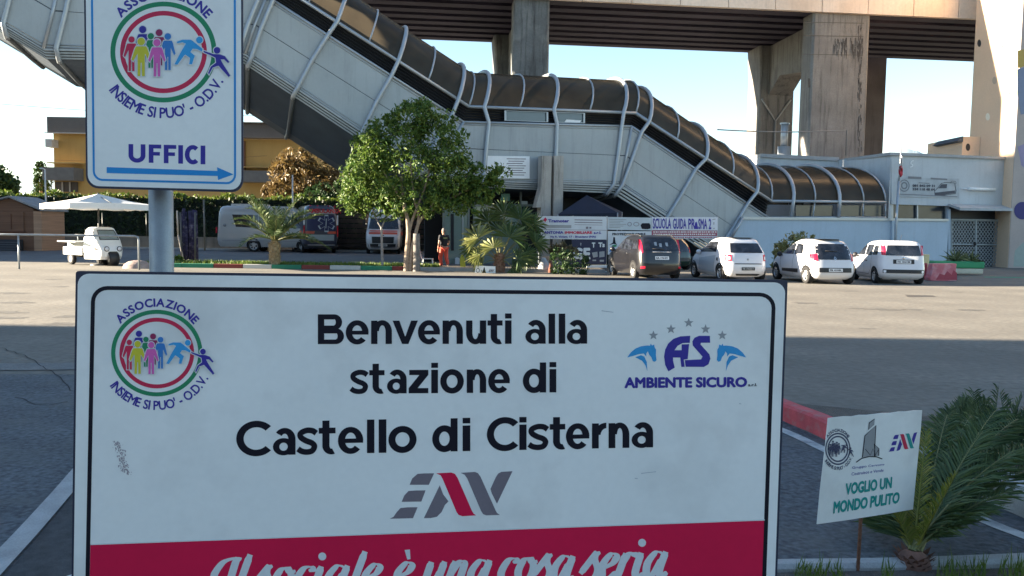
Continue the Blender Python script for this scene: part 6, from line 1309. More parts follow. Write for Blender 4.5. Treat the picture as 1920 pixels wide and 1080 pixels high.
# parasol
canv = mat('white_canvas', (0.80, 0.79, 0.76), 0.8, var=.04, scale=2); Yp = 33.6; pp = at(170, 362, Yp); um = thing('parasol', 'big square white parasol standing over the three wheeled van', 'parasol', (pp.x, Yp + .6, 0))
hd = R(47); half = 1.75; corners = []
zt = pp.z; zc = at(170, 383, Yp).z
C_ = [V3((pp.x + half * 1.36 * math.cos(hd + R(a)), Yp + .6 + half * 1.36 * math.sin(hd + R(a)), zc)) for a in (45, 135, 225, 315)]; A_p = V3((pp.x, Yp + .6, zt))
mb = MB()
for i in range(4):
    a, b = C_[i], C_[(i + 1) % 4]; rows = []
    for k in range(9):
        t = k / 8; row = []
        for j in range(9):
            u = j / 8; e = a.lerp(b, u); q = A_p.lerp(e, t); q.z -= .10 * math.sin(math.pi * t) * (.4 + .6 * math.sin(math.pi * u)) - (0.05 * math.sin(math.pi * u) if t > .99 else 0); row.append(q)
        rows.append(row)
    mb.grid(rows, True); mb.grid([[a.lerp(b, j / 8) + V3((0, 0, .05 * math.sin(math.pi * j / 8))) for j in range(9)], [a.lerp(b, j / 8) - V3((0, 0, .20 + .02 * math.sin(j * 2.1))) for j in range(9)]], True)
mb.build('canopy', canv, um, recalc=False)
mb = MB(); mb.tube([(pp.x, Yp + .6, 0), (pp.x, Yp + .6, zt + .04)], .035, 8); mb.lathe([(.35, 0), (.35, .05), (.06, .08)], (pp.x, Yp + .6, 0), n=18); mb.build('mast', flat('dark_pole', (.10, .10, .10)), um)
mb = MB()
for c in C_ + [C_[i].lerp(C_[(i + 1) % 4], .5) for i in range(4)]: mb.tube([A_p - V3((0, 0, .06)), c - V3((0, 0, .03))], .015, 4)
mb.build('stretchers', MATS['dark_pole'], um)
# ------------------------------------------------------------------ left side: kiosk, railing, lamp, rolled stand
wood = mat('kiosk_boards', (0.17, 0.09, 0.055), 0.8, var=.2, scale=1.5, stretch=(.3, .3, 14), fine=.1); woodl = mat('kiosk_pale_boards', (0.40, 0.25, 0.16), 0.8, var=.2, scale=1.5, stretch=(.3, .3, 14), fine=.1); feltg = mat('roof_felt', (0.24, 0.25, 0.26), 0.9, var=.15, scale=3)  # kiosk side boards are a brighter timber than the front
Yk = 43.5; ki = thing('wooden_kiosk', 'small wooden kiosk with a pitched roof at the left edge', 'kiosk', (at(20, 468, Yk).x, Yk, .25))
def kq(x, y, dy=0): return at(x, y, Yk + dy)
x0, x1, xr = kq(-62, 400).x, kq(63, 400).x, kq(76, 400).x; zb_, ze, za = .2, kq(63, 392).z, kq(10, 371).z; xm = (x0 + x1) / 2
mb = MB(); mb.prism([V3((x0, Yk, zb_)), V3((x1, Yk, zb_)), V3((x1, Yk, ze)), V3((xm + .6, Yk, za)), V3((x0, Yk, ze))], (0, 2.2, 0)); mb.build('wall', wood, ki)
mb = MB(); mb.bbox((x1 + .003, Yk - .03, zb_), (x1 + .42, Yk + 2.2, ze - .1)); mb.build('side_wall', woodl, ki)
mb = MB(); e = V3((.5, 0, -.22)); mb.prism([V3((xm + .6, Yk - .25, za + .02)), V3((x1 + .55, Yk - .25, ze - .10)), V3((x1 + .55, Yk + 2.4, ze - .10)), V3((xm + .6, Yk + 2.4, za + .02))], (0, 0, .09)); mb.prism([V3((xm + .6, Yk - .25, za + .02)), V3((x0 - .3, Yk - .25, ze - .1)), V3((x0 - .3, Yk + 2.4, ze - .1)), V3((xm + .6, Yk + 2.4, za + .02))], (0, 0, .09)); mb.build('roof', feltg, ki)
a, b = kq(-5, 397), kq(46, 434); mb = MB(); mb.bbox((a.x, Yk - .06, b.z), (b.x, Yk - .01, a.z)); sh_ = mb.build('shutter', wood, ki, bevel=.01); mb = MB(); mb.bbox((kq(22, 400).x - .02, Yk - .09, b.z + .1), (kq(22, 400).x + .02, Yk - .062, a.z - .1)); mb.bbox((a.x, Yk - .12, b.z - .06), (b.x + .1, Yk - .062, b.z)); mb.build('shutter_trim', flat('dark_wood', (.12, .05, .03)), sh_)
mb = MB(); a, b = kq(-40, 448), kq(45, 466); mb.bbox((a.x, Yk - .5, .25), (b.x, Yk - .05, a.z)); tag(mb.build('dark_bench', flat('bench_dark', (.03, .035, .045), .7)), 'dark slatted bench standing below the kiosk shutter', 'bench')
bench = bpy.data.objects['dark_bench']; mb = MB()
for k in range(4): mb.bbox((a.x, Yk - .54, .3 + k * .12), (b.x, Yk - .51, .36 + k * .12))
mb.build('slats', flat('bench_slat', (.07, .08, .10), .6), bench)
rl_ = thing('tube_railing', 'thin grey tube railing in front of the three wheeled van', 'railing', (at(100, 500, 31).x, 31, 0)); g0, g1, g2 = gr(36, 505), gr(261, 506), gr(-120, 503); zt_ = at(36, 440, g0.y).z
mb = MB(); mb.tube([V3((g2.x, g2.y, zt_)), V3((g0.x, g0.y, zt_)), V3((g1.x - .15, g1.y, zt_)), V3((g1.x - .03, g1.y, zt_ - .04)), V3((g1.x, g1.y, zt_ - .16)), V3((g1.x, g1.y, -.1))], .038, 8); mb.build('top_rail', galv, rl_)
mb = MB(); mb.tube([V3((g0.x, g0.y, -.1)), V3((g0.x, g0.y, zt_))], .034, 8); mb.build('post', galv, rl_)
for px, nm, lab, yt, Y in ((88, 'street_lamp', 'slim white street lamp between the kiosk and the cypress', 318, 47), (549, 'lamp_pole', 'thin pale pole rising behind the minibus roof', 328, 49.6)):
    a = at(px, 470, Y); tl = thing(nm, lab, 'lamp post', (a.x, Y, .2)); mb = MB(); zt_ = at(px, yt, Y).z; mb.tube([(a.x, Y, .2), (a.x, Y, zt_)], [.06, .04], 8); mb.build('pole', flat('pale_pole', (.62, .63, .62)), tl)
    if nm == 'street_lamp':
        mb = MB(); mb.tube([(a.x, Y, zt_), (a.x - .15, Y - .02, zt_ + .06)], .03, 6); mb.lathe([(0, -.05), (.10, -.02), (.11, .03), (0, .06)], (a.x - .2, Y - .02, zt_ + .05), (0, 0, 1), 10); mb.build('lamp_head', flat('pale_pole', (.62, .63, .62)), tl)
# stand of rolled fabrics
Ys = 36.5; rs = thing('fabric_stand', 'tall stand of dark patterned rolled fabric held between poles', 'stand', (at(352, 490, Ys).x, Ys, 0)); r = random.Random(71)
mb = MB()
for k in range(7):
    x = at(340 + k * 4.6, 440, Ys).x; mb.tube([(x + r.uniform(-.03, .03), Ys + r.uniform(-.1, .15), .15 + r.uniform(0, .1)), (x, Ys + r.uniform(-.1, .15), 1.3), (x + r.uniform(-.05, .05), Ys + r.uniform(-.1, .15), 2.25 + r.uniform(0, .25))], [.09, .10, .07], 8)
mfab = mat('patterned_fabric', (0.035, 0.028, 0.07), 0.9, var=.6, scale=5, dirt=(.30, .27, .30), dirt_amt=.25, dirt_scale=6); mb.build('fabric_rolls', mfab, rs)
for (xa, ya), (xb, yb), c in (((332, 395), (334, 440), 1), ((334, 440), (344, 489), 1), ((338, 398), (341, 488), 0), ((366, 398), (366, 487), 0), ((382, 374), (384, 470), 0)):
    mb = MB(); mb.tube([at(xa, ya, Ys - .25), at(xb, yb, Ys - .25)], .04, 6); mb.build('pole', flat('pale_wood_pole', (.48, .42, .36), .7) if c else flat('dark_pole', (.1, .1, .1)), rs)
simple_tree('small_plant', 'small leafy plant at the foot of the fabric stand', 'plant', 34.2, [(337, 488, 9, 10), (345, 494, 8, 6)], 160, .16, leaf_g, None, 72)
mb = MB(); q = gr(247, 504); mb.lathe([(.55, 0), (.5, .14), (.34, .26), (.12, .31), (0, .31)], (q.x, q.y + .5, 0), n=14); tag(mb.build('rock', mat('pink_rock', (.36, .27, .24), .95, var=.25, scale=6, bump=.6)), 'rounded pinkish rock at the end of the tube railing', 'rock')

# ------------------------------------------------------------------ glazed shelter under the tube
gs = thing('glazed_shelter', 'green tinted glazed entrance under the tube behind the fan palm', 'shelter', (T(920, 480).x, T(920, 480).y, 0)); pane_g = mat('green_pane', (0.20, 0.27, 0.245), 0.12, var=.12, scale=.8); dk = flat('dark_interior', (.018, .02, .024), .8); fr_ = flat('grey_green_frame', (.16, .19, .18), .5)
D0 = 1.2
def tq(x0, y0, x1, y1, d, th, m, nm, par, ground=False):
    a, b, c, e = T(x0, y1, d), T(x1, y1, d), T(x1, y0, d), T(x0, y0, d)
    if ground: a, b = gz(a), gz(b)
    mb = MB(); mb.prism([a, b, c, e], TD * th); return mb.build(nm, m, par)
tq(796, 352, 1160, 505, 2.6, .1, dk, 'back_wall', gs, True)
for x0, x1 in ((833, 878), (890, 976)): pn = tq(x0, 386, x1, 500, D0, .04, pane_g, 'glass_pane', gs, True)
tq(940, 363, 956, 377, D0, .05, flat('green_panel', (.05, .20, .14), .4), 'transom_panel', gs)
for x in (832, 879, 889, 977, 1012): tq(x - 1.5, 360, x + 1.5, 500, D0 - .05, .1, fr_, 'mullion', gs, True)
tq(832, 383, 1012, 387, D0 - .06, .12, fr_, 'header', gs); tq(846, 401, 851, 470, D0 - .05, .03, dk, 'door_edge', gs); tq(867, 403, 869, 470, D0 - .05, .03, flat('pale_edge', (.4, .45, .44)), 'door_edge', gs)
tq(914, 399, 940, 405, D0 - .05, .03, flat('pale_edge', (.4, .45, .44)), 'notice', gs); tq(978, 377, 989, 383, D0 - .1, .04, flat('pale_edge', (.4, .45, .44)), 'small_sign', gs)
tq(972, 386, 1011, 500, D0 + .2, .04, dk, 'open_door', gs, True)
# navy gazebo behind the hoardings
gb = thing('navy_gazebo', 'dark navy gazebo roof showing above the hoardings', 'gazebo', (at(1100, 400, 38).x, 38, 0)); c_ = at(1100, 366, 38); cs_ = [at(x, y, Y) for x, y, Y in ((1046, 402, 36.8), (1158, 399, 36.8), (1166, 397, 39.6), (1058, 399, 39.6))]
mb = MB()
for i in range(4): mb.add([c_, cs_[i], cs_[(i + 1) % 4]], [(0, 1, 2)]); a, b = cs_[i], cs_[(i + 1) % 4]; mb.add([a, b, b - V3((0, 0, .25)), a - V3((0, 0, .25))], [(0, 1, 2, 3)])
mb.build('canopy', mat('navy_canvas', (.009, .014, .034), .8, var=.2, scale=2), gb)
for c in cs_: mb = MB(); mb.tube([V3((c.x, c.y, 0)), c], .03, 6); mb.build('leg', galv, gb)

# ------------------------------------------------------------------ hoardings
Yb = 35.2; wb = mat('banner_white', (.62, .65, .67), .6, var=.06, scale=2.5)
def board(name, label, q, m, group='advertising boards on the fence'):
    mb = MB(); mb.prism([at(x, y, Yb) for x, y in q], (0, .04, 0)); return tag(mb.build(name, m), label, 'advertising board', group)
bm_ = lambda e=.008: (lambda x, y: at(x, y, Yb - e))
zc_ = lambda p: (1000 + p[0] / 5.333, 380 + p[1] / 5.333)
def zq(*pts): return [zc_(p) for p in pts]
def rect(x0, y0, x1, y1): return zq((x0, y1), (x1, y1), (x1, y0), (x0, y0))
def word(par, t, q, m, w=.04, nm='lettering'): mb = MB(); letters(mb, t, q, bm_(), w, res=2); mb.build(nm, m, par)
def patch(par, polys, m, nm='print', e=.006): mb = MB(); [mb.poly([bm_(e)(*p) for p in q]) for q in polys]; mb.build(nm, m, par)
b1 = board('advert_board', 'white board reading Tramoter over Antonia Immobiliare', zq((55, 362), (732, 370), (735, 140), (60, 133)), wb)
word(b1, 'Tramoter', rect(148, 165, 358, 198), navy_ink); word(b1, 'ANTONIA', rect(108, 283, 300, 312), navy_ink); word(b1, 'IMMOBILIARE', rect(314, 285, 588, 312), crimson_ink); word(b1, 's.r.l.', rect(604, 287, 680, 314), navy_ink); word(b1, 'Via R. Viviani, 17 - Brusciano (NA)', rect(165, 330, 625, 356), navy_ink, .03)
patch(b1, [zq((100, 170), (120, 146), (138, 170), (118, 196))], crimson_ink, 'logo'); patch(b1, [zq((412, 168), (690, 172), (690, 180), (412, 176)), zq((412, 192), (690, 198), (690, 206), (412, 200)), zq((412, 218), (690, 222), (690, 226), (412, 222)), zq((525, 240), (550, 240), (550, 262), (525, 262)), zq((560, 242), (580, 242), (580, 260), (560, 260)), zq((62, 266), (732, 274), (732, 278), (62, 270))], grey_ink)
patch(b1, [zq((108, 222), (380, 224), (380, 254), (108, 252))], silver_ink); 
b2 = board('advert_board', 'pale board with small print and a car drawing, between the two white boards', zq((742, 270), (1183, 278), (1183, 150), (745, 143)), mat('banner_pale', (.50, .56, .58), .6, var=.06, scale=3))
patch(b2, [zq((760, 165 + k * 16), (930 - (k % 3) * 30, 167 + k * 16), (930 - (k % 3) * 30, 173 + k * 16), (760, 171 + k * 16)) for k in range(6)], silver_ink); patch(b2, [zq((1072, 225), (1090, 205), (1160, 205), (1172, 225), (1172, 258), (1140, 266), (1085, 262))], black_ink, 'car_drawing')
mb = MB(); ring(mb, bm_(), ellipse(*zc_((962, 215)), 4, 4, 20), ellipse(*zc_((962, 215)), 3, 3, 20)); ring(mb, bm_(), ellipse(*zc_((1030, 215)), 5.5, 4, 20), ellipse(*zc_((1030, 215)), 4.5, 3, 20)); mb.build('ring_print', grey_ink, b2)
b3 = board('advert_board', 'white driving school board lettered Scuola Guida Prisma 2', zq((1186, 275), (1842, 277), (1842, 145), (1186, 145)), mat('banner_lilac', (.64, .66, .70), .6, var=.05, scale=3))
word(b3, 'SCUOLA', rect(1196, 156, 1378, 262), navy_ink, .02); word(b3, 'GUIDA', rect(1396, 158, 1530, 264), navy_ink, .02); word(b3, 'PR', rect(1550, 160, 1618, 264), navy_ink, .02); word(b3, 'SMA', rect(1650, 160, 1738, 266), navy_ink, .02); word(b3, '2', rect(1754, 160, 1780, 266), navy_ink, .02)
patch(b3, [zq((1628, 264), (1606, 264), (1618, 200), (1634, 190), (1650, 264))], navy_ink, 'logo'); patch(b3, [zq((1790, 165), (1822, 160), (1822, 168), (1790, 173)), zq((1798, 196), (1812, 196), (1808, 222), (1802, 222)), zq((1798, 255), (1814, 250), (1814, 262), (1798, 264))], silver_ink)
b4 = board('advert_board', 'crimson strip board with white lines under the driving school board', zq((1186, 330), (1838, 332), (1838, 280), (1186, 278)), flat('banner_crimson', (.34, .08, .12), .6))
r = random.Random(5)
for y0 in (287, 310):
    polys = []; x = 1200
    while x < 1825: w = r.uniform(8, 20); polys.append(zq((x, y0 + 12), (x + w, y0 + 12), (x + w, y0 + r.uniform(-1, 2)), (x, y0))); x += w + r.uniform(4, 9)
    patch(b4, polys, letter_white)
b5 = board('advert_board', 'narrow white strip with small lettering under the crimson strip', zq((1370, 358), (1838, 358), (1838, 335), (1370, 333)), wb); polys = []; x = 1384
while x < 1830: w = r.uniform(8, 20); polys.append(zq((x, 352), (x + w, 352), (x + w, 341), (x, 341))); x += w + r.uniform(4, 9)
patch(b5, polys, maroon_ink)
b6 = board('advert_board', 'white civil protection board partly behind the dark people carrier', zq((745, 520), (1182, 520), (1182, 286), (745, 284)), wb); word(b6, 'PROTEZIONE CIVILE', rect(790, 303, 1122, 326), black_ink, .035)
patch(b6, [zq((755, 425), (795, 400), (800, 345), (815, 345), (822, 400), (835, 420), (800, 412))], black_ink, 'logo'); patch(b6, [zq((790, 425), (835, 420), (830, 440), (785, 446))], green_ink); patch(b6, [zq((765, 470), (820, 462), (815, 480), (760, 490))], blue_ink)
b7 = board('advert_board', 'dark navy board with large white letters behind the round shrub', zq((385, 612), (728, 612), (732, 374), (385, 370)), flat('banner_navy', (.025, .027, .06), .6))
word(b7, 'GE', rect(395, 450, 570, 572), letter_white, .05); word(b7, 'T', rect(585, 398, 620, 450), letter_white, .05); word(b7, 'Ts', rect(650, 398, 715, 446), letter_white, .05)
patch(b7, [zq((585, 500), (640, 490), (645, 540), (600, 550)), zq((660, 490), (712, 485), (712, 540), (660, 548)), zq((592, 570), (628, 570), (628, 584), (592, 584)), zq((664, 572), (706, 572), (706, 590), (664, 590)), zq((470, 400), (482, 405), (476, 436), (468, 420))], silver_ink); patch(b7, [zq((490, 512), (545, 512), (545, 526), (490, 526))], crimson_ink)
fe = thing('hoarding_fence', 'post and rail fence carrying the advertising boards', 'fence', (at(1180, 490, Yb).x, Yb + .1, 0))
for px in (1012, 1075, 1138, 1222, 1345): mb = MB(); a = at(px, 405, Yb + .1); mb.tube([V3((a.x, a.y, 0)), a], .035, 6); mb.build('post', galv, fe)
mb = MB(); 
for y in (488, 470): mb.prism([at(1018, y, Yb + .12), at(1075, y, Yb + .12), at(1075, y - 7, Yb + .12), at(1018, y - 7, Yb + .12)], (0, .04, 0))
mb.build('plank', mat('pale_plank', (.36, .31, .26), .8, var=.2, scale=4), fe)
for x0, x1, y0, y1 in ((1100, 1138, 497, 502), (1106, 1138, 509, 514)): mb = MB(); mb.prism([at(x0, y1, Yb - .3), at(x1, y1, Yb - .3), at(x1, y0, Yb - .3), at(x0, y0, Yb - .3)], (0, .1, 0)); tag(mb.build('white_plank', letter_white), 'pale plank lying low below the navy board' if y0 < 500 else 'pale reddish plank nearest the ground below the navy board', 'plank', 'planks under the boards')

# ------------------------------------------------------------------ small things round the fan palm
s2 = [(889.5, 516), (929, 517), (929, 499.5), (892, 498)]; Y2 = 32.7; mb = MB(); mb.prism([at(x, y, Y2) for x, y in s2], (0, .02, 0)); s2o = tag(mb.build('stake_sign', white_paint), 'small white sign low on the kerb under the fan palm', 'sign'); mb = MB(); f2 = lambda x, y: at(x, y, Y2 - .01); ring(mb, f2, ellipse(896, 507, 3.4, 4.2, 16), ellipse(896, 507, 2.6, 3.2, 16)); mb.poly([f2(904, 512), f2(908, 500), f2(911, 512)]); mb.build('logo', black_ink, s2o); mb = MB(); letters(mb, 'EAV', [(916, 510), (926, 510), (927, 505), (917, 505)], f2, .03, .3); mb.build('lettering', grey_ink, s2o)
mb = MB(); mb.tube([at(905, 517, Y2 + .03) + V3((0, 0, -.3)), at(905, 505, Y2 + .03)], .012, 5); mb.build('stake', rust, s2o)
mb = MB(); q = gr(867, 506); mb.prism([at(x, y, q.y) for x, y in ((863, 507), (870, 508), (873, 500), (872, 488), (869, 478), (865, 477), (862, 486), (863, 496))], (0, .05, 0)); tag(mb.build('yellow_board', flat('yellow_green', (.42, .44, .04), .5)), 'bright yellow curved board leaning beside the glazed entrance', 'board')
mb = MB(); q = gr(857, 499); mb.prism([at(x, y, q.y) for x, y in ((853, 498), (861, 498), (861.5, 485), (856, 482), (853, 484))], (0, .25, 0)); tag(mb.build('jerry_can', flat('can_white', (.6, .63, .64), .5), bevel=.03), 'small white plastic can on the ground right of the person', 'can')
q = gr(1020, 512); wbg = MB(); rows = []
for k, (rx, z) in enumerate(((.20, 0), (.24, .12), (.20, .30), (.13, .46), (.07, .56))): rows.append([V3((q.x + rx * math.cos(a * .6283) * (1 + .12 * math.sin(a * 3 + k)), q.y + .6 + rx * .8 * math.sin(a * .6283), .05 + z)) for a in range(10)])
wbg.grid(rows, True, True); tag(wbg.build('plastic_sack', flat('sack_white', (.55, .56, .58), .6)), 'crumpled whitish plastic sack on the kerb left of the round shrub', 'sack')
mb = MB(); q = gr(1034, 513); mb.tube([(q.x, q.y + .7, 0), (q.x, q.y + .7, .62)], [.10, .06], 8); tag(mb.build('wooden_post', flat('red_brown_post', (.22, .09, .06), .8)), 'short reddish post next to the plastic sack', 'post')
# white plastic chair
ch = thing('plastic_chair', 'white plastic chair left of the person', 'chair', (at(802, 488, 35.5).x, 35.5, 0)); cx = at(802, 488, 35.5).x
mb = MB(); mb.bbox((cx - .22, 35.3, .42), (cx + .22, 35.72, .45)); mb.build('seat', white_gloss, ch); mb = MB(); mb.grid([[V3((cx - .26 - .10 * math.sin(t * 1.4), y, .43 + t * .48)) for t in (0, .25, .5, .75, 1)] for y in (35.3, 35.4, 35.62, 35.72)]); mb.build('backrest', white_gloss, ch)
for x in (-.2, .2):
    for y in (35.33, 35.69): mb = MB(); mb.tube([(cx + x * 1.15, y, 0), (cx + x, y, .43)], .022, 6); mb.build('leg', white_gloss, ch)
# ------------------------------------------------------------------ right side: barrier, post, planter with agaves
pl_red = mat('faded_red_plastic', (.62, .16, .19), .5, var=.15, scale=3, dirt=(.72, .50, .50), dirt_amt=.45, dirt_scale=2.2)
q = gr(1769, 527); ppm = F / q.y; w = 50 / ppm; mb = MB(); pr = [(-w / 2, 0), (w / 2, 0), (w / 2, .12), (w / 2 - .05, .2), (w / 2 - .03, .68), (-w / 2 + .10, .66), (-w / 2 + .02, .2), (-w / 2 - .02, .12)]
mb.prism([V3((q.x + x, q.y, z)) for x, z in pr], (0, .42, 0)); rb2 = tag(mb.build('road_barrier', pl_red, bevel=.03), 'faded red plastic road barrier at the end of the car row', 'barrier')
mb = MB(); rr_ = random.Random(4); pts = [(-.30, .02), (.52, .02), (.50, .30), (.36, .40), (.30, .22), (.12, .36), (.02, .20), (-.16, .26)]; mb.poly([V3((q.x + x, q.y - .004, z + .03)) for x, z in pts]); mb.build('darker_patch', flat('deep_red_plastic', (.42, .05, .08), .5), rb2)
q = gr(1741, 525); mb = MB(); mb.lathe([(.13, 0), (.13, .06), (.08, .10), (.075, .55), (.09, .60), (.05, .66)], (q.x, q.y + .3, 0), n=12); mb.lathe([(.16, .3), (.16, .36)], (q.x, q.y + .3, 0), n=12); tag(mb.build('red_bollard', flat('bollard_red', (.40, .05, .06), .6)), 'short red bollard beside the boxy white hatchback', 'bollard')
q = gr(1746, 519); a = at(1746, 477, q.y + .5); mb = MB(); mb.bbox((q.x - .10, q.y + .45, 0), (q.x + .12, q.y + .6, a.z)); tag(mb.build('cream_post', flat('cream_paint', (.70, .58, .30), .7), bevel=.02), 'cream coloured flat post behind the red bollard', 'post')
q = gr(1812, 517); Yq = q.y + .3; x0 = at(1752, 500, Yq).x; x1 = at(1845, 500, Yq).x; xm = at(1792, 500, Yq).x; z1 = at(1800, 490, Yq).z; z0 = at(1800, 503, Yq).z
pt_ = thing('planter', 'long planter trough painted green over white with agaves', 'planter', ((x0 + x1) / 2, Yq, 0))
mb = MB(); mb.bbox((x0, Yq, 0.06), (x1, Yq + .7, z0)); mb.build('white_base', mat('planter_cream', (.58, .54, .42), .8, var=.12, scale=3, dirt=(.4, .38, .3), dirt_amt=.3, dirt_scale=2), pt_, bevel=.06); mb = MB(); mb.bbox((x0 - .03, Yq - .03, z0 + .003), (x1 + .03, Yq + .73, z1)); mb.build('green_rim', flat('planter_green', (.05, .30, .13), .7), pt_, bevel=.06)
for px, lab in ((1790, 'spiky agave in the planter, nearer the cream post'), (1822, 'spiky agave in the planter, nearer the lattice gate')):
    c = at(px, 489, Yq + .35); r = random.Random(px); ag = MB()
    for k in range(46):
        a = k * 2.4; e = R(r.uniform(8, 75)); d = V3((math.cos(a) * math.cos(e), math.sin(a) * math.cos(e), math.sin(e))); l = r.uniform(.45, .78); w = V3((-math.sin(a), math.cos(a), 0)) * .035; b_ = V3((c.x, c.y, z1 - .03)); ag.add([b_ - w, b_ + w, b_ + d * l * .55 + w * .8 + V3((0, 0, .03)), b_ + d * l - V3((0, 0, .12 * l)), b_ + d * l * .55 - w * .8 + V3((0, 0, .03))], [(0, 1, 2, 3, 4)])
    tag(ag.build('agave', leafmat('agave_leaf', (.07, .10, .045), (.22, .24, .11), .1), recalc=False), lab, 'plant', 'agaves in the planter')
mb = MB(); a, b = gr(1700, 541), gr(1752, 551); mb.poly([V3((gr(1696, 553).x, gr(1696, 553).y, .008)), V3((gr(1750, 554.5).x, gr(1750, 554.5).y, .008)), V3((gr(1755, 557).x, gr(1755, 557).y, .008)), V3((gr(1702, 557.5).x, gr(1702, 557.5).y, .008))]); tag(mb.build('drain_cover', flat('iron_cover', (.06, .055, .05), .7)), 'dark iron drain cover in the sunlit lot', 'drain cover')
mb = MB(); mb.poly([V3((gr(*p).x, gr(*p).y, .008)) for p in ((1845, 519), (2000, 521), (2000, 523), (1845, 520.5))]); struct('green_marking', mb, flat('green_road_paint', (.04, .25, .14), .8))

# ------------------------------------------------------------------ the person walking by the entrance
skin = flat('skin', (.42, .24, .16), .55); hairm = flat('grey_hair', (.16, .14, .13), .8); shirt = flat('black_shirt', (.012, .012, .018), .8); trou = flat('orange_trousers', (.72, .10, .06), .75); shoe = flat('pale_shoe', (.45, .42, .40), .6)
pq = gr(832, 504); HS = 1.70
pe = thing('person', 'person in black shirt and orange trousers walking near the glazed entrance', 'person', (pq.x, pq.y, .0), R(30))
def skinmesh(name, verts, edges, radii, m, par, sub=2):
    me = bpy.data.meshes.new(name); me.from_pydata([V3(v) for v in verts], edges, []); o = bpy.data.objects.new(name, me); COL.objects.link(o); md = o.modifiers.new('skin', 'SKIN'); md.use_smooth_shade = True
    sv = me.skin_vertices[0].data
    for i, q in enumerate(radii): sv[i].radius = q if isinstance(q, tuple) else (q, q); sv[i].use_root = (i == 0)
    s_ = o.modifiers.new('sub', 'SUBSURF'); s_.levels = sub; s_.render_levels = sub
    dg = bpy.context.evaluated_depsgraph_get(); dg.update(); m2 = bpy.data.meshes.new_from_object(o.evaluated_get(dg)); bpy.data.objects.remove(o)
    m2.materials.append(m)
    for p_ in m2.polygons: p_.use_smooth = True
    o = bpy.data.objects.new(name, m2); COL.objects.link(o)
    if par: o.parent = par
    return o
# local frame: faces +y; x right.  mid-stride
V_ = [(0, 0, .93), (0, .0, 1.05), (0, .01, 1.22), (0, .015, 1.38), (0, .02, 1.46), (0, .05, 1.53), (0, .06, 1.60),
      (-.09, 0, .88), (-.10, .12, .50), (-.10, .02, .10), (-.11, .14, .04), (.09, 0, .88), (.10, -.02, .49), (.10, -.24, .14), (.11, -.15, .03),
      (-.18, .01, 1.40), (-.25, -.06, 1.14), (-.24, .06, .92), (-.235, .10, .85), (.18, .01, 1.40), (.25, .03, 1.13), (.24, .20, .96), (.235, .26, .90)]
E_ = [(0, 1), (1, 2), (2, 3), (3, 4), (4, 5), (5, 6), (0, 7), (7, 8), (8, 9), (9, 10), (0, 11), (11, 12), (12, 13), (13, 14), (3, 15), (15, 16), (16, 17), (17, 18), (3, 19), (19, 20), (20, 21), (21, 22)]
RD = [(.16, .11), (.165, .115), (.175, .125), (.16, .11), .06, .055, .06, .09, .058, .04, .035, .09, .058, .04, .035, .06, .045, .033, .028, .06, .045, .033, .028]
skinmesh('body', V_, E_, RD, skin, pe)
hd_ = MB(); rows = []
for z, rx, ry, oy in ((1.50, .045, .05, .045), (1.53, .060, .075, .06), (1.57, .072, .092, .06), (1.62, .077, .098, .055), (1.67, .076, .097, .05), (1.71, .066, .085, .045), (1.735, .045, .06, .045), (1.745, .01, .012, .045)):
    rows.append([V3((rx * math.cos(a * .3927), oy + ry * math.sin(a * .3927), z)) for a in range(16)])
hd_.grid(rows, True, True); hd_.add([(-.012, .150, 1.625), (.012, .150, 1.625), (.016, .150, 1.595), (0, .178, 1.598), (-.016, .150, 1.595)], [(0, 1, 3), (1, 2, 3), (2, 4, 3), (4, 0, 3)])
for s in (1, -1): hd_.lathe([(0, -.012), (.028, -.006), (.03, .006), (.012, .012)], (s * .078, .045, 1.615), (s, -.2, 0), 8)
hd_.build('head', skin, pe, local=True)
fc = MB()
for s in (1, -1): fc.lathe([(0, .006), (.010, .002), (.012, -.004)], (s * .030, .146, 1.632), (s * .2, 1, 0), 8)
fc.add([(-.025, .149, 1.562), (.025, .149, 1.562), (.02, .15, 1.555), (-.02, .15, 1.555)], [(0, 1, 2, 3)]); fc.build('eyes_and_mouth', black_ink, pe, local=True)
hr = MB(); rows = []
for z, k, oy in ((1.585, 1.03, -.02), (1.63, 1.06, -.015), (1.68, 1.06, -.006), (1.715, 1.07, .0), (1.742, 1.1, .0), (1.756, .3, 0)):
    rx, ry = {1.585: (.072, .08), 1.63: (.077, .096), 1.68: (.075, .095), 1.715: (.064, .084), 1.742: (.042, .055), 1.756: (.04, .05)}[z]; rows.append([V3((rx * k * math.cos(a * .3927), .045 + oy + ry * k * math.sin(a * .3927) * (1 if math.sin(a * .3927) < 0 else .82), z)) for a in range(16)])
hr.grid(rows, True, True); hr.build('hair', hairm, pe, local=True)
skinmesh('shirt', [(0, 0, .92), (0, 0, 1.06), (0, .01, 1.22), (0, .015, 1.385), (0, .02, 1.455), (-.18, .01, 1.405), (-.235, -.04, 1.20), (.18, .01, 1.405), (.235, .02, 1.20)], [(0, 1), (1, 2), (2, 3), (3, 4), (3, 5), (5, 6), (3, 7), (7, 8)], [(.185, .13), (.185, .132), (.19, .14), (.175, .125), .075, .078, .068, .078, .068], shirt, pe)
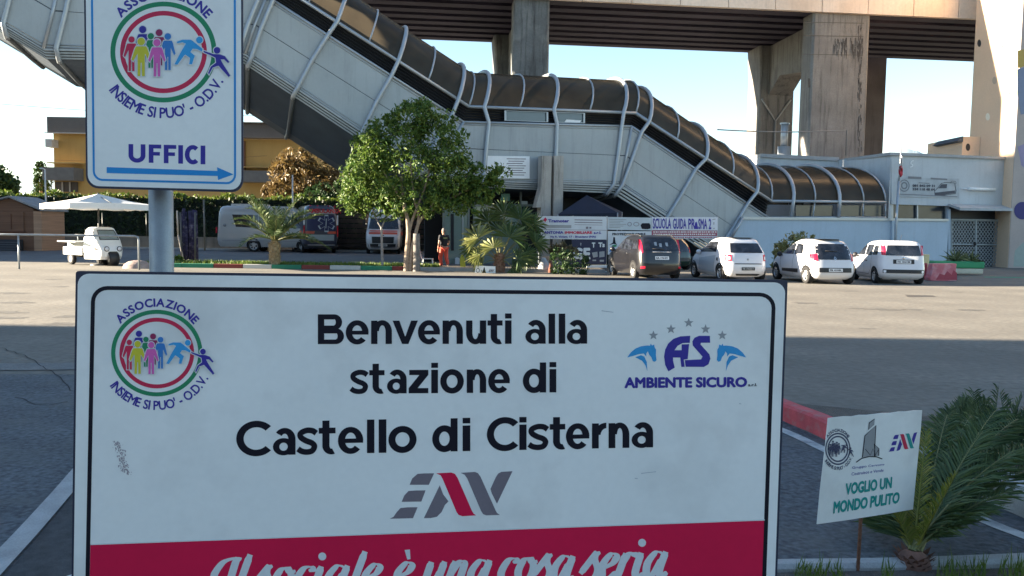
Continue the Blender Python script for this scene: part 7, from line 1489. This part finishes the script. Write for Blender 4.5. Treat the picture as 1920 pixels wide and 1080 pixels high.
skinmesh('trousers', [(0, 0, .95), (-.095, 0, .86), (-.105, .12, .50), (-.10, .03, .12), (.095, 0, .86), (.105, -.02, .49), (.10, -.22, .17)], [(0, 1), (1, 2), (2, 3), (0, 4), (4, 5), (5, 6)], [(.175, .125), .115, .085, .075, .115, .085, .072], trou, pe)
for s, y, z in ((-1, .02, .0), (1, -.24, .03)):
    mb = MB(); rows = []
    for yy, rx, h in ((-.09, .030, .07), (-.05, .045, .10), (.03, .045, .085), (.10, .05, .06), (.16, .035, .035)): rows.append([V3((s * .105 + rx * math.cos(a * .785), y + yy, z + h * .5 + h * .5 * math.sin(a * .785))) for a in range(8)])
    mb.grid(rows, True, True); mb.poly(rows[0]); mb.poly(rows[-1]); mb.build('shoe', shoe, pe, local=True)
for s, hx, hy, hz, in ((-1, -.235, .10, .86), (1, .235, .26, .91)):                    # hands with five fingers
    dn_ = V3((0, .25, -1)).normalized() if s < 0 else V3((0, .8, -.6)).normalized(); sd_ = V3((0, 1, .25)).normalized() if s < 0 else V3((0, .6, .8)).normalized(); b_ = V3((hx, hy, hz)); vv = [b_, b_ + dn_ * .05]; ee = [(0, 1)]; rr2 = [.022, (.016, .028)]
    for k in range(4):
        o_ = sd_ * (.026 - .017 * k); l = (.070, .078, .074, .058)[k]; i0 = len(vv); vv += [b_ + dn_ * .085 + o_, b_ + dn_ * (.085 + l * .55) + o_ + V3((-s * .008, 0, 0)), b_ + dn_ * (.08 + l * .9) + o_ + V3((-s * .028, 0, 0))]; ee += [(1, i0), (i0, i0 + 1), (i0 + 1, i0 + 2)]; rr2 += [.0095, .0085, .0075]
    i0 = len(vv); vv += [b_ + dn_ * .035 + sd_ * .035, b_ + dn_ * .075 + sd_ * .052]; ee += [(1, i0), (i0, i0 + 1)]; rr2 += [.0105, .0085]
    skinmesh('hand', vv, ee, rr2, skin, pe, 1)
mb = MB()
for k in range(3): mb.grid([[V3((-.09 + .18 * j / 6, -.142 + .0 - .006 * math.cos((j - 3) * .5), 1.36 - .022 * k)) for j in range(7)], [V3((-.09 + .18 * j / 6, -.144, 1.347 - .022 * k)) for j in range(7)]])
mb.build('back_print', flat('reflective_print', (.45, .50, .22), .4), pe, local=True)
